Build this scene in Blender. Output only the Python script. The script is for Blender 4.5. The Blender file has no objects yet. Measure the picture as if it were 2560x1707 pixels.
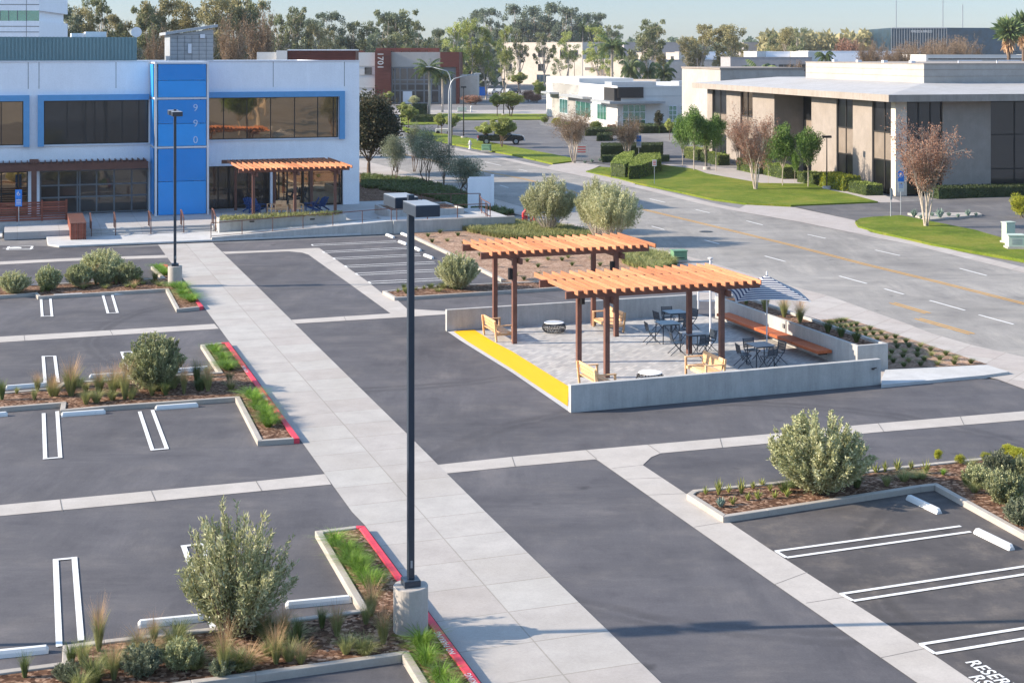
import bpy, math, random
import numpy as np
from mathutils import Vector, Matrix
R_ = math.radians
HAZE = .00009
S = bpy.context.scene
COL = S.collection
F, H, HY = 3574.0, 11.2, 130.0          # focal length (photo pixels), eye height, horizon row
EX = Vector((.945, .327, 0)).normalized(); EL = Vector((-EX.y, EX.x, 0)); LOT = math.atan2(EX.y, EX.x)

def G(px, py, z=0.0):                    # a point of the photograph on the level z, in metres
    Y = F * (H - z) / (py - HY)
    return Vector(((px - 1280) / F * Y, Y, z))
def K(c, r, u, v):                       # reading taken in an enlarged quarter of a quarter
    return (c * 640 + u / 3.672, (0, 427, 854, 1280)[r] + v / 3.672)

# ---------------------------------------------------------------- mesh kit
class MB:
    def __init__(s): s.v = []; s.f = []; s.m = []; s.mi = 0
    def add(s, vs, fs):
        n = len(s.v); s.v += [tuple(x) for x in vs]
        for f in fs: s.f.append(tuple(n + i for i in f)); s.m.append(s.mi)
        return s
    def box(s, x0, x1, y0, y1, z0, z1):
        s.add([(x0,y0,z0),(x1,y0,z0),(x1,y1,z0),(x0,y1,z0),(x0,y0,z1),(x1,y0,z1),(x1,y1,z1),(x0,y1,z1)],
              [(3,2,1,0),(4,5,6,7),(0,1,5,4),(1,2,6,5),(2,3,7,6),(3,0,4,7)]); return s
    def prism(s, pts, z0, z1):           # pts (x,y) anticlockwise; z0/z1 number or list
        n = len(pts); a = z0 if hasattr(z0,'__len__') else [z0]*n; b = z1 if hasattr(z1,'__len__') else [z1]*n
        ar = sum(pts[i][0]*pts[(i+1)%n][1]-pts[(i+1)%n][0]*pts[i][1] for i in range(n))
        if ar < 0: pts = pts[::-1]; a = a[::-1]; b = b[::-1]
        s.add([(p[0],p[1],a[i]) for i,p in enumerate(pts)]+[(p[0],p[1],b[i]) for i,p in enumerate(pts)],
              [tuple(range(n-1,-1,-1)), tuple(range(n,2*n))]+[(i,(i+1)%n,n+(i+1)%n,n+i) for i in range(n)]); return s
    def sheet(s, pts, z):
        ar = sum(pts[i][0]*pts[(i+1)%len(pts)][1]-pts[(i+1)%len(pts)][0]*pts[i][1] for i in range(len(pts)))
        if ar < 0: pts = pts[::-1]
        s.add([(p[0],p[1],z) for p in pts],[tuple(range(len(pts)))]); return s
    def strip(s, a, b, w, z):
        a = Vector((a[0],a[1],0)); b = Vector((b[0],b[1],0)); d = (b-a).normalized(); n = Vector((-d.y,d.x,0))*w/2
        return s.sheet([a-n,b-n,b+n,a+n], z)
    def bar(s, a, b, w, h, up=(0,0,1)):  # square bar from a to b
        a = Vector(a); b = Vector(b); d = (b-a).normalized(); up = Vector(up)
        if abs(d.dot(up)) > .98: up = Vector((1,0,0))
        x = d.cross(up).normalized()*w/2; y = x.cross(d).normalized()*h/2
        s.add([a-x-y,a+x-y,a+x+y,a-x+y,b-x-y,b+x-y,b+x+y,b-x+y],
              [(3,2,1,0),(4,5,6,7),(0,1,5,4),(1,2,6,5),(2,3,7,6),(3,0,4,7)]); return s
    def tube(s, path, rad, n=6):
        path = [Vector(p) for p in path]; N = len(path)
        if not hasattr(rad,'__len__'): rad = [rad]*N
        base = len(s.v); ref = None
        for i,p in enumerate(path):
            d = (path[min(i+1,N-1)]-path[max(i-1,0)]).normalized()
            if ref is None: ref = Vector((1,0,0)) if abs(d.x)<.8 else Vector((0,1,0))
            x = (ref - d*ref.dot(d)).normalized(); y = d.cross(x); ref = x
            for k in range(n):
                a = 2*math.pi*k/n; s.v.append(tuple(p+(x*math.cos(a)+y*math.sin(a))*rad[i]))
        for i in range(N-1):
            for k in range(n):
                a = base+i*n+k; b = base+i*n+(k+1)%n
                s.f.append((a,b,b+n,a+n)); s.m.append(s.mi)
        s.f.append(tuple(base+k for k in range(n-1,-1,-1))); s.m.append(s.mi)
        s.f.append(tuple(base+(N-1)*n+k for k in range(n))); s.m.append(s.mi); return s
    def lathe(s, prof, n=24, c=(0,0,0)): # prof (r,z)
        base = len(s.v)
        for r,z in prof:
            for k in range(n):
                a = 2*math.pi*k/n; s.v.append((c[0]+r*math.cos(a),c[1]+r*math.sin(a),c[2]+z))
        for i in range(len(prof)-1):
            for k in range(n):
                a = base+i*n+k; b = base+i*n+(k+1)%n
                s.f.append((a,b,b+n,a+n)); s.m.append(s.mi)
        s.f.append(tuple(base+k for k in range(n-1,-1,-1))); s.m.append(s.mi)
        s.f.append(tuple(base+(len(prof)-1)*n+k for k in range(n))); s.m.append(s.mi); return s
    def ball(s, c, r, n=8, sc=(1,1,1)):
        c = Vector(c); base=len(s.v); m=n//2
        for i in range(m+1):
            t = math.pi*i/m
            for k in range(n):
                a = 2*math.pi*k/n
                s.v.append((c.x+r*sc[0]*math.sin(t)*math.cos(a), c.y+r*sc[1]*math.sin(t)*math.sin(a), c.z-r*sc[2]*math.cos(t)))
        for i in range(m):
            for k in range(n):
                a=base+i*n+k; b=base+i*n+(k+1)%n; s.f.append((a,b,b+n,a+n)); s.m.append(s.mi)
        return s
    def build(s, name, mat, parent=None, world=False, bevel=0, smooth=False, loc=None, rot=0):
        me = bpy.data.meshes.new(name)
        v = s.v
        if parent is not None and world:
            L = parent.matrix_basis.inverted() if False else None
            M = (Matrix.Translation(parent.location) @ Matrix.Rotation(parent.rotation_euler.z,4,'Z')).inverted()
            v = [tuple(M @ Vector(p)) for p in v]
        me.from_pydata(v, [], s.f)
        mats = mat if isinstance(mat,(list,tuple)) else [mat]
        for m in mats: me.materials.append(m)
        if len(mats) > 1: me.polygons.foreach_set('material_index', s.m)
        if smooth: me.polygons.foreach_set('use_smooth', [True]*len(me.polygons))
        me.update()
        o = bpy.data.objects.new(name, me); COL.objects.link(o)
        if parent is not None: o.parent = parent
        if loc is not None: o.location = loc
        if rot: o.rotation_euler.z = rot
        if bevel:
            b = o.modifiers.new('b','BEVEL'); b.width = bevel; b.segments = 2; b.limit_method='ANGLE'
        return o

def tag(o, label=None, cat=None, group=None, kind=None):
    if label: o['label'] = label
    if cat: o['category'] = cat
    if group: o['group'] = group
    if kind: o['kind'] = kind
    return o
def thing(name, label, cat, loc=(0,0,0), rz=0, group=None):
    o = bpy.data.objects.new(name, None); COL.objects.link(o); o.location = loc; o.rotation_euler.z = rz
    o.empty_display_size = .3
    return tag(o, label, cat, group)
def copy_tree(o, parent=None, lin=None):
    c = o.copy(); COL.objects.link(c)
    if parent is not None: c.parent = parent
    for ch in list(o.children): copy_tree(ch, c)
    return c
def struct(name, mb, mat): return tag(mb.build(name, mat), kind='structure')

# ---------------------------------------------------------------- materials
def nm(name, rough=.8, spec=.3):
    m = bpy.data.materials.new(name); m.use_nodes = True
    nt = m.node_tree; b = nt.nodes['Principled BSDF']
    b.inputs['Roughness'].default_value = rough; b.inputs['Specular IOR Level'].default_value = spec
    return m, nt, b
def N(nt, t, **kw):
    n = nt.nodes.new(t)
    for k,v in kw.items():
        if k in n.inputs.keys(): n.inputs[k].default_value = v
        else: setattr(n, k, v)
    return n
def coords(nt, scale=(1,1,1), rot=0, loc=(0,0,0), obj=False):
    if obj: tc = N(nt,'ShaderNodeTexCoord'); src = tc.outputs['Object']
    else: tc = N(nt,'ShaderNodeNewGeometry'); src = tc.outputs['Position']
    mp = N(nt,'ShaderNodeMapping'); mp.inputs['Rotation'].default_value=(0,0,rot); mp.inputs['Scale'].default_value=scale; mp.inputs['Location'].default_value=loc
    nt.links.new(src, mp.inputs['Vector']); return mp.outputs['Vector']
def ramp(nt, src, stops):
    r = N(nt,'ShaderNodeValToRGB'); e = r.color_ramp.elements
    while len(e) < len(stops): e.new(.5)
    for i,(p,c) in enumerate(stops): e[i].position = p; e[i].color = (*c,1) if len(c)==3 else c
    nt.links.new(src, r.inputs['Fac']); return r.outputs['Color']
def mix(nt, a, b, fac, mode='MIX'):
    m = N(nt,'ShaderNodeMix', data_type='RGBA', blend_type=mode)
    for i,x in ((0,fac),(6,a),(7,b)):
        if hasattr(x,'links') or isinstance(x, bpy.types.NodeSocket): nt.links.new(x, m.inputs[i])
        else: m.inputs[i].default_value = x if i==0 else ((*x,1) if len(x)==3 else x)
    return m.outputs[2]
def noise(nt, vec, scale, detail=4, rough=.6):
    n = N(nt,'ShaderNodeTexNoise'); n.inputs['Scale'].default_value=scale; n.inputs['Detail'].default_value=detail; n.inputs['Roughness'].default_value=rough
    nt.links.new(vec, n.inputs['Vector']); return n.outputs['Fac']
def bump(nt, b, h, st, dist=.02):
    bp = N(nt,'ShaderNodeBump'); bp.inputs['Strength'].default_value=st; bp.inputs['Distance'].default_value=dist
    nt.links.new(h, bp.inputs['Height']); nt.links.new(bp.outputs['Normal'], b.inputs['Normal'])
def simple(name, col, rough=.7, var=.12, scale=3, spec=.3, metal=0, fine=0, obj=False):
    m, nt, b = nm(name, rough, spec); b.inputs['Metallic'].default_value = metal
    v = coords(nt, obj=obj); n = noise(nt, v, scale)
    lo = tuple(c*(1-var) for c in col); hi = tuple(min(1,c*(1+var)) for c in col)
    c = ramp(nt, n, [(.3,lo),(.7,hi)])
    if fine:
        c = mix(nt, c, ramp(nt, noise(nt, v, scale*14, 3), [(.3,(1-fine,)*3),(.7,(1+fine*.2,)*3)]), 1.0, 'MULTIPLY')
    nt.links.new(c, b.inputs['Base Color']); return m

def asphalt(name, c0, stain=.5, scale=1.0, streak=LOT, warm=(1.18,1.1,.95), arcs=True):
    m, nt, b = nm(name, .85, .25); v = coords(nt)
    big = noise(nt, v, .10*scale, 4, .6); med = noise(nt, v, .55*scale, 8, .7); pat = noise(nt, v, .22*scale, 3, .5)
    vs = coords(nt, scale=(.22,.9,1), rot=-streak+.12); st = noise(nt, vs, .9, 8, .75)
    vs2 = coords(nt, scale=(1.0,.20,1), rot=-streak+.35); st2 = noise(nt, vs2, .9, 8, .75)
    fine = noise(nt, v, 22, 3, .8); spk = noise(nt, v, 9, 2, .5)
    c = mix(nt, tuple(x*.84 for x in c0), tuple(x*1.18 for x in c0), ramp(nt, big, [(.35,(0,0,0)),(.65,(1,1,1))]))
    c = mix(nt, c, tuple(x*y*1.75 for x,y in zip(c0,warm)), ramp(nt, med, [(.50,(0,0,0)),(.70,(stain,)*3)]))
    c = mix(nt, c, ramp(nt, med, [(.30,(.72,.72,.75)),(.46,(1,1,1))]), .9, 'MULTIPLY')
    k = ramp(nt, pat, [(.40,(0,0,0)),(.62,(1,1,1))])
    c = mix(nt, c, mix(nt,(1,1,1),ramp(nt, st, [(.34,(.80,.80,.82)),(.5,(1,1,1)),(.66,(1.30,1.28,1.24))]),k), 1.0, 'MULTIPLY')
    k2 = ramp(nt, pat, [(.42,(1,1,1)),(.58,(0,0,0))])
    c = mix(nt, c, mix(nt,(1,1,1),ramp(nt, st2, [(.34,(.82,.82,.83)),(.5,(1,1,1)),(.66,(1.26,1.24,1.21))]),k2), 1.0, 'MULTIPLY')
    if arcs:
        for cx,cy,rad,sc in ((6.5,36.5,9.5,.9),(-6,58,11,.8),(14,30,7,.8)):
            vv = coords(nt, loc=(-cx,-cy,0)); ln = N(nt,'ShaderNodeVectorMath', operation='LENGTH'); nt.links.new(vv, ln.inputs[0])
            ad = N(nt,'ShaderNodeMath', operation='MULTIPLY_ADD'); nt.links.new(med, ad.inputs[0]); ad.inputs[1].default_value=.8; nt.links.new(ln.outputs['Value'], ad.inputs[2])
            w = N(nt,'ShaderNodeMath', operation='SUBTRACT'); nt.links.new(ad.outputs[0], w.inputs[0]); w.inputs[1].default_value=rad
            ab = N(nt,'ShaderNodeMath', operation='ABSOLUTE'); nt.links.new(w.outputs[0], ab.inputs[0])
            s = N(nt,'ShaderNodeMath', operation='SINE'); mu = N(nt,'ShaderNodeMath', operation='MULTIPLY'); mu.inputs[1].default_value=7; nt.links.new(ab.outputs[0], mu.inputs[0]); nt.links.new(mu.outputs[0], s.inputs[0])
            f = ramp(nt, ab.outputs[0], [(.0,(1,1,1)),(1.0,(0,0,0))]); g2 = ramp(nt, s.outputs[0], [(.1,(0,0,0)),(.9,(1,1,1))])
            kk = mix(nt, f, g2, 1.0, 'MULTIPLY'); kk = mix(nt, kk, ramp(nt, st2, [(.35,(0,0,0)),(.6,(.75,.75,.75))]), 1.0, 'MULTIPLY')
            c = mix(nt, c, tuple(x*.58 for x in c0), kk)
    c = mix(nt, c, ramp(nt, fine, [(.25,(.84,.84,.84)),(.75,(1.14,1.14,1.14))]), 1.0, 'MULTIPLY')
    vo = N(nt,'ShaderNodeTexVoronoi'); vo.inputs['Scale'].default_value=.42; vw=N(nt,'ShaderNodeVectorMath', operation='MULTIPLY_ADD'); nz=N(nt,'ShaderNodeTexNoise'); nz.inputs['Scale'].default_value=3.5; nt.links.new(v,nz.inputs['Vector']); nt.links.new(nz.outputs['Color'],vw.inputs[0]); vw.inputs[1].default_value=(.35,.35,0); nt.links.new(v,vw.inputs[2]); nt.links.new(vw.outputs[0],vo.inputs['Vector'])
    c = mix(nt, c, tuple(x*.5 for x in c0), ramp(nt, vo.outputs['Distance'], [(.03,(.75,.75,.75)),(.085,(0,0,0))]))
    c = mix(nt, c, (.45,.43,.40), ramp(nt, spk, [(.80,(0,0,0)),(.84,(.6,.6,.6))]))
    nt.links.new(c, b.inputs['Base Color']); bump(nt, b, fine, .3, .01); return m
def concrete(name, c0, sx=0, sy=0, off=(0,0), mortar=.016, rot=LOT, drip=0, c1=None, amp=1.0):
    m, nt, b = nm(name, .85, .25); v = coords(nt)
    med = noise(nt, v, 1.3, 6, .65); fine = noise(nt, v, 16, 4, .8); big = noise(nt, v, .25, 3)
    c = mix(nt, tuple(x*(1-.12*amp) for x in c0), tuple(min(1,x*(1+.09*amp)) for x in c0), ramp(nt, med, [(.3,(0,0,0)),(.7,(1,1,1))]))
    c = mix(nt, c, tuple(x*y for x,y in zip(c0,(.86,.84,.80))), ramp(nt, big, [(.45,(0,0,0)),(.7,(.6*amp,)*3)]))
    if sx:
        br = N(nt,'ShaderNodeTexBrick', offset=0.0, squash=1.0); vv = coords(nt, rot=-rot, loc=(-off[0],-off[1],0))
        nt.links.new(vv, br.inputs['Vector']); br.inputs['Scale'].default_value=1
        br.inputs['Brick Width'].default_value=sx; br.inputs['Row Height'].default_value=sy
        br.inputs['Mortar Size'].default_value=mortar; br.inputs['Mortar Smooth'].default_value=.1
        br.inputs['Color1'].default_value=(1,1,1,1); br.inputs['Color2'].default_value=(*(c1 or (.91,.875,.87)),1); br.inputs['Mortar'].default_value=(.70,.68,.65,1)
        c = mix(nt, c, br.outputs['Color'], 1.0, 'MULTIPLY')
    if drip:
        vd = coords(nt, scale=(1.6,1.6,.18)); d = noise(nt, vd, 2.0, 6, .75)
        c = mix(nt, c, ramp(nt, d, [(.3,(1-drip,)*3),(.6,(1,1,1)),(.8,(1.08,1.08,1.08))]), 1.0, 'MULTIPLY')
    c = mix(nt, c, ramp(nt, fine, [(.25,(.9,.9,.9)),(.75,(1.08,1.08,1.08))]), 1.0, 'MULTIPLY')
    nt.links.new(c, b.inputs['Base Color']); bump(nt, b, fine, .2, .008); return m
def wood(name, c0, c1, axis='x', scale=1, spec=.3):
    m, nt, b = nm(name, .6, spec); sc = (.5,7,7) if axis=='x' else ((7,.5,7) if axis=='y' else (7,7,.5))
    v = coords(nt, scale=sc, obj=True); n = noise(nt, v, 2.2*scale, 5, .7); oi = N(nt,'ShaderNodeObjectInfo')
    c = ramp(nt, n, [(.3,c0),(.7,c1)])
    g = N(nt,'ShaderNodeNewGeometry'); hs = N(nt,'ShaderNodeHueSaturation'); mr = N(nt,'ShaderNodeMapRange')
    mr.inputs['To Min'].default_value=.72; mr.inputs['To Max'].default_value=1.25
    fr_=N(nt,'ShaderNodeMath', operation='ADD'); nt.links.new(g.outputs['Random Per Island'], fr_.inputs[0]); nt.links.new(oi.outputs['Random'], fr_.inputs[1]); f2=N(nt,'ShaderNodeMath', operation='FRACT'); nt.links.new(fr_.outputs[0], f2.inputs[0]); nt.links.new(f2.outputs[0], mr.inputs['Value']); nt.links.new(mr.outputs['Result'], hs.inputs['Value']); nt.links.new(c, hs.inputs['Color'])
    nt.links.new(hs.outputs['Color'], b.inputs['Base Color']); return m
def foliage(name, cols, trans=.3, rough=.55):
    m, nt, b = nm(name, rough, .25); g = N(nt,'ShaderNodeNewGeometry'); oi = N(nt,'ShaderNodeObjectInfo')
    v = coords(nt, obj=True); n = noise(nt, v, .9, 3)
    ad = N(nt,'ShaderNodeMath', operation='ADD'); ml = N(nt,'ShaderNodeMath', operation='MULTIPLY'); ml.inputs[1].default_value=.55
    nt.links.new(g.outputs['Random Per Island'], ml.inputs[0]); nt.links.new(ml.outputs[0], ad.inputs[0])
    ml2 = N(nt,'ShaderNodeMath', operation='MULTIPLY'); ml2.inputs[1].default_value=.9; nt.links.new(n, ml2.inputs[0]); nt.links.new(ml2.outputs[0], ad.inputs[1])
    k = len(cols); c = ramp(nt, ad.outputs[0], [(.3+.75*i/(k-1), cc) for i,cc in enumerate(cols)])
    hs = N(nt,'ShaderNodeHueSaturation'); mr = N(nt,'ShaderNodeMapRange'); mr.inputs['To Min'].default_value=.8; mr.inputs['To Max'].default_value=1.22
    nt.links.new(oi.outputs['Random'], mr.inputs['Value']); nt.links.new(mr.outputs['Result'], hs.inputs['Value']); nt.links.new(c, hs.inputs['Color'])
    nt.links.new(hs.outputs['Color'], b.inputs['Base Color'])
    tr = N(nt,'ShaderNodeBsdfTranslucent'); nt.links.new(hs.outputs['Color'], tr.inputs['Color'])
    ms = N(nt,'ShaderNodeMixShader'); ms.inputs[0].default_value=trans
    nt.links.new(b.outputs[0], ms.inputs[1]); nt.links.new(tr.outputs[0], ms.inputs[2])
    nt.links.new(ms.outputs[0], nt.nodes['Material Output'].inputs['Surface']); return m
def glass(name, tint, body, refl=.5, rough=.02, wob=.0):
    m, nt, b = nm(name, .3, .5); b.inputs['Base Color'].default_value=(*body,1)
    gl = N(nt,'ShaderNodeBsdfGlossy'); gl.inputs['Color'].default_value=(*tint,1); gl.inputs['Roughness'].default_value=rough
    v = coords(nt); n = noise(nt, v, .5, 2); n2 = noise(nt, v, .35, 3)
    bp = N(nt,'ShaderNodeBump'); bp.inputs['Strength'].default_value=.08+wob; bp.inputs['Distance'].default_value=.05; nt.links.new(n, bp.inputs['Height']); nt.links.new(bp.outputs['Normal'], gl.inputs['Normal'])
    c = ramp(nt, n2, [(.35,tuple(x*.6 for x in body)),(.7,tuple(x*1.6 for x in body))]); nt.links.new(c, b.inputs['Base Color'])
    ms = N(nt,'ShaderNodeMixShader'); ms.inputs[0].default_value=refl
    nt.links.new(b.outputs[0], ms.inputs[1]); nt.links.new(gl.outputs[0], ms.inputs[2]); nt.links.new(ms.outputs[0], nt.nodes['Material Output'].inputs['Surface']); return m
def grassmat(name, cols, scale=1.0):
    m, nt, b = nm(name, .9, .1); v = coords(nt)
    n = noise(nt, v, .22*scale, 6, .7); n2 = noise(nt, v, 1.3, 6, .75); f = noise(nt, v, 9*scale, 5, .8)
    c = ramp(nt, n, [(.36,cols[0]),(.5,cols[1]),(.62,cols[2])])
    c = mix(nt, c, (.26,.24,.07), ramp(nt, n2, [(.52,(0,0,0)),(.72,(.7,.7,.7))]))
    c = mix(nt, c, tuple(x*.6 for x in cols[0]), ramp(nt, n2, [(.28,(.6,.6,.6)),(.44,(0,0,0))]))
    c = mix(nt, c, ramp(nt, f, [(.25,(.55,.55,.55)),(.75,(1.35,1.35,1.35))]), 1.0, 'MULTIPLY')
    nt.links.new(c, b.inputs['Base Color']); bump(nt, b, f, .9, .08); return m
def mulchmat(name, c0, c1, c2):
    m, nt, b = nm(name, .95, .1); v = coords(nt)
    vo = N(nt,'ShaderNodeTexVoronoi'); vo.inputs['Scale'].default_value=14; nt.links.new(v, vo.inputs['Vector'])
    n = noise(nt, v, 1.0, 5); f = noise(nt, v, 30, 3)
    sp = N(nt,'ShaderNodeSeparateColor'); nt.links.new(vo.outputs['Color'], sp.inputs[0])
    c = ramp(nt, sp.outputs[0], [(.0,c0),(.6,c1),(.97,c2)])
    c = mix(nt, c, ramp(nt, n, [(.3,(.72,.7,.68)),(.7,(1.18,1.18,1.18))]), 1.0, 'MULTIPLY')
    nt.links.new(c, b.inputs['Base Color']); bump(nt, b, sp.outputs[1], .8, .04); return m

_w = G(1065,1296); WOFF = (_w.dot(EX), _w.dot(EL))
M = {}
M['lot'] = asphalt('lot_asphalt', (.089,.086,.093), .34)
M['lot_r'] = asphalt('lot_asphalt_worn', (.078,.072,.072), .8, 1.6)
M['street'] = asphalt('street_asphalt', (.25,.236,.218), .22, .8, streak=-1.23, warm=(1,1,1), arcs=False)
M['ground'] = asphalt('ground_asphalt', (.17,.165,.165), .3, .5, arcs=False)
M['farlot'] = asphalt('far_lot_asphalt', (.115,.112,.115), .4, .6, arcs=False)
M['walk'] = concrete('walkway_concrete', (.405,.387,.362), 1.6, 1.52, (WOFF[0]%1.6, WOFF[1]%1.52))
M['gut'] = concrete('gutter_concrete', (.42,.388,.356))
M['side'] = concrete('sidewalk_concrete', (.41,.378,.35), 1.5, 1.5, rot=-.63, mortar=.015)
M['apron'] = concrete('apron_concrete', (.38,.345,.325))
M['kerb'] = concrete('kerb_concrete', (.37,.34,.305))
M['pad'] = concrete('new_concrete', (.46,.46,.455))
M['wallc'] = concrete('wall_concrete', (.44,.435,.42), drip=.22)
M['podium'] = concrete('podium_concrete', (.42,.42,.415), 2.4, 2.4, (0,0), .015)
_m,_nt,_b=nm('kerb_red_paint',.6,.3); _v=coords(_nt); _c=mix(_nt,(.56,.035,.065),(.66,.07,.10),noise(_nt,_v,3,4)); _c=mix(_nt,_c,(.38,.27,.25),ramp(_nt,noise(_nt,_v,8,8,.8),[(.60,(0,0,0)),(.72,(.7,.7,.7))])); _nt.links.new(_c,_b.inputs['Base Color']); M['red']=_m
_m,_nt,_b=nm('marking_white',.7,.2); _v=coords(_nt); _c=mix(_nt,(.62,.62,.61),(.72,.72,.71),noise(_nt,_v,2,3)); _c=mix(_nt,_c,(.30,.295,.30),ramp(_nt,noise(_nt,_v,7,8,.8),[(.53,(0,0,0)),(.68,(.75,.75,.75))])); _nt.links.new(_c,_b.inputs['Base Color']); M['white']=_m
_m,_nt,_b=nm('wheel_stop_paint',.7,.2); _v=coords(_nt,obj=False); _c=mix(_nt,(.56,.57,.565),(.66,.665,.65),noise(_nt,_v,3,3)); _c=mix(_nt,_c,(.16,.155,.15),ramp(_nt,noise(_nt,_v,9,8,.8),[(.60,(0,0,0)),(.74,(.7,.7,.7))])); _nt.links.new(_c,_b.inputs['Base Color']); M['stop']=_m
M['yellow'] = None
M['ylw'] = simple('road_yellow', (.62,.33,.06), .7, .15, 4, fine=.3)
M['wallw'] = concrete('white_stucco', (.83,.845,.88), drip=.04, amp=.25)
M['sky_blue'] = simple('frame_blue', (.12,.32,.57), .4, .05)
M['blue'] = simple('panel_blue', (.005,.22,.62), .25, .05, .6, spec=.6)
M['blue2'] = simple('panel_blue_light', (.012,.28,.72), .3, .05, .6, spec=.6)
M['bluechair'] = simple('chair_blue', (.01,.05,.17), .5, .1)
M['met_white'] = simple('white_metal', (.62,.64,.68), .4, .05)
M['teal'] = simple('screen_teal', (.13,.22,.245), .6, .06, .4)
M['gm'] = simple('galv_metal', (.33,.35,.37), .45, .08, metal=.3)
M['pole'] = simple('pole_paint', (.028,.040,.058), .35, .1, spec=.5)
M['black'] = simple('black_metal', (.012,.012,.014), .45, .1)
M['dark'] = simple('dark_frame', (.03,.028,.027), .45, .1)
M['alu'] = simple('grey_frame', (.16,.17,.18), .45, .08)
M['brown'] = simple('pergola_brown', (.15,.072,.055), .55, .15, 3, fine=.15, obj=True)
M['rafter'] = wood('rafter_cedar', (.34,.135,.067), (.52,.23,.125), 'y', 1, .2)
M['red_wood'] = wood('redwood', (.16,.045,.03), (.26,.085,.055), 'x')
M['bench_wood'] = wood('bench_wood', (.34,.085,.03), (.52,.14,.05), 'y')
M['teak'] = wood('teak', (.56,.34,.17), (.74,.48,.27), 'x')
M['pav'] = concrete('patio_paving', (.46,.45,.435), .34, .16, (0,0), .008, rot=LOT+R_(45), c1=(.68,.70,.73))
M['cream'] = concrete('cream_stucco', (.56,.50,.435), drip=.05)
M['tan'] = concrete('tan_panel', (.27,.236,.208), drip=.08)
M['tanw'] = concrete('offwhite_panel', (.37,.35,.325), drip=.05)
M['roofg'] = concrete('roof_membrane', (.37,.37,.375))
M['fascia'] = concrete('fascia_concrete', (.31,.275,.245), drip=.2)
M['medw'] = concrete('med_white', (.58,.57,.55), drip=.03, amp=.3)
M['greyst'] = concrete('grey_stucco', (.38,.36,.34))
M['gw'] = concrete('grey_wall_far', (.30,.29,.30))
M['g_brz'] = glass('bronze_glass', (.66,.50,.33), (.02,.014,.01), .50)
M['g_drk'] = glass('dark_glass', (.55,.56,.58), (.008,.009,.011), .09)
M['g_shop'] = glass('shopfront_glass', (.5,.48,.45), (.012,.012,.013), .11)
M['g_grn'] = glass('green_glass', (.45,.72,.66), (.03,.14,.12), .45)
M['g_blu'] = glass('blue_glass', (.16,.26,.38), (.008,.032,.06), .14)
M['spand'] = simple('tan_spandrel', (.20,.165,.135), .4, .15, 1.2)
M['mulch'] = mulchmat('bark_mulch', (.055,.028,.018), (.16,.088,.055), (.36,.24,.17))
M['mulch2'] = mulchmat('dry_soil_mulch', (.22,.135,.09), (.34,.225,.16), (.46,.33,.25))
M['lawn'] = grassmat('lawn', [(.09,.135,.016),(.135,.185,.022),(.20,.21,.035)])
M['lawn2'] = grassmat('lawn_far', [(.12,.17,.02),(.16,.21,.025),(.20,.22,.035)])
M['bark_w'] = simple('bark_pale', (.42,.36,.30), .9, .25, 6, obj=True)
M['bark_b'] = simple('bark_brown', (.13,.09,.065), .9, .3, 6, obj=True)
M['f_euc'] = foliage('leaf_eucalyptus', [(.08,.10,.05),(.16,.185,.09),(.29,.30,.16)])
M['f_euc2'] = foliage('leaf_eucalyptus_olive', [(.14,.13,.06),(.26,.24,.11),(.40,.35,.18)])
M['f_euc3'] = foliage('leaf_eucalyptus_bluish', [(.06,.09,.06),(.115,.15,.10),(.22,.25,.16)])
M['f_yel'] = foliage('leaf_yellow_green', [(.15,.19,.045),(.29,.33,.09),(.42,.45,.16)])
M['f_grn'] = foliage('leaf_green', [(.045,.095,.02),(.10,.19,.04),(.21,.31,.08)])
M['f_drk'] = foliage('leaf_dark', [(.018,.026,.014),(.04,.05,.026),(.12,.10,.055)])
M['f_olv'] = foliage('leaf_olive', [(.21,.23,.105),(.40,.41,.21),(.66,.65,.42)], .25)
M['f_olvd'] = foliage('leaf_olive_dark', [(.14,.165,.075),(.28,.305,.15),(.50,.50,.29)], .25)
M['f_gray'] = foliage('leaf_grey', [(.08,.10,.065),(.16,.185,.115),(.28,.30,.20)], .25)
M['f_red'] = foliage('leaf_russet', [(.13,.07,.045),(.26,.14,.095),(.38,.22,.15)], .3)
M['f_tan'] = foliage('leaf_brown', [(.10,.06,.035),(.18,.12,.07),(.27,.19,.12)], .2)
M['f_palm'] = foliage('leaf_palm', [(.05,.09,.04),(.11,.17,.065),(.24,.28,.12)], .3)
M['f_hedge'] = foliage('leaf_hedge', [(.06,.09,.02),(.13,.18,.035),(.28,.33,.08)], .2)
M['f_hedged'] = foliage('leaf_hedge_dark', [(.02,.035,.016),(.04,.06,.024),(.08,.11,.04)], .2)
M['f_lime'] = foliage('leaf_lime', [(.14,.17,.02),(.28,.30,.03),(.42,.40,.05)], .3)
M['g_bright'] = foliage('blade_bright', [(.06,.12,.015),(.15,.28,.03),(.34,.48,.10)], .35)
M['g_olive'] = foliage('blade_olive', [(.13,.15,.05),(.25,.27,.10),(.42,.40,.18)], .35)
M['g_tan'] = foliage('blade_tan', [(.30,.17,.08),(.48,.30,.17),(.60,.42,.26)], .35)
M['g_dark'] = foliage('blade_dark', [(.05,.075,.025),(.10,.14,.045),(.19,.22,.08)], .3)
M['aloe'] = foliage('aloe_leaf', [(.12,.16,.03),(.22,.26,.06),(.36,.34,.10)], .15)
M['agave'] = foliage('agave_leaf', [(.08,.14,.12),(.14,.21,.18),(.24,.31,.26)], .1)
M['utilg'] = simple('utility_green', (.13,.25,.15), .5, .08)
M['utilw'] = simple('utility_pale', (.45,.52,.44), .5, .06)
M['redp'] = simple('hydrant_red', (.6,.05,.05), .4, .1)
M['bluep'] = simple('hydrant_blue', (.03,.2,.65), .4, .1)
M['signblue'] = simple('sign_blue', (.02,.17,.58), .4, .03)
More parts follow.
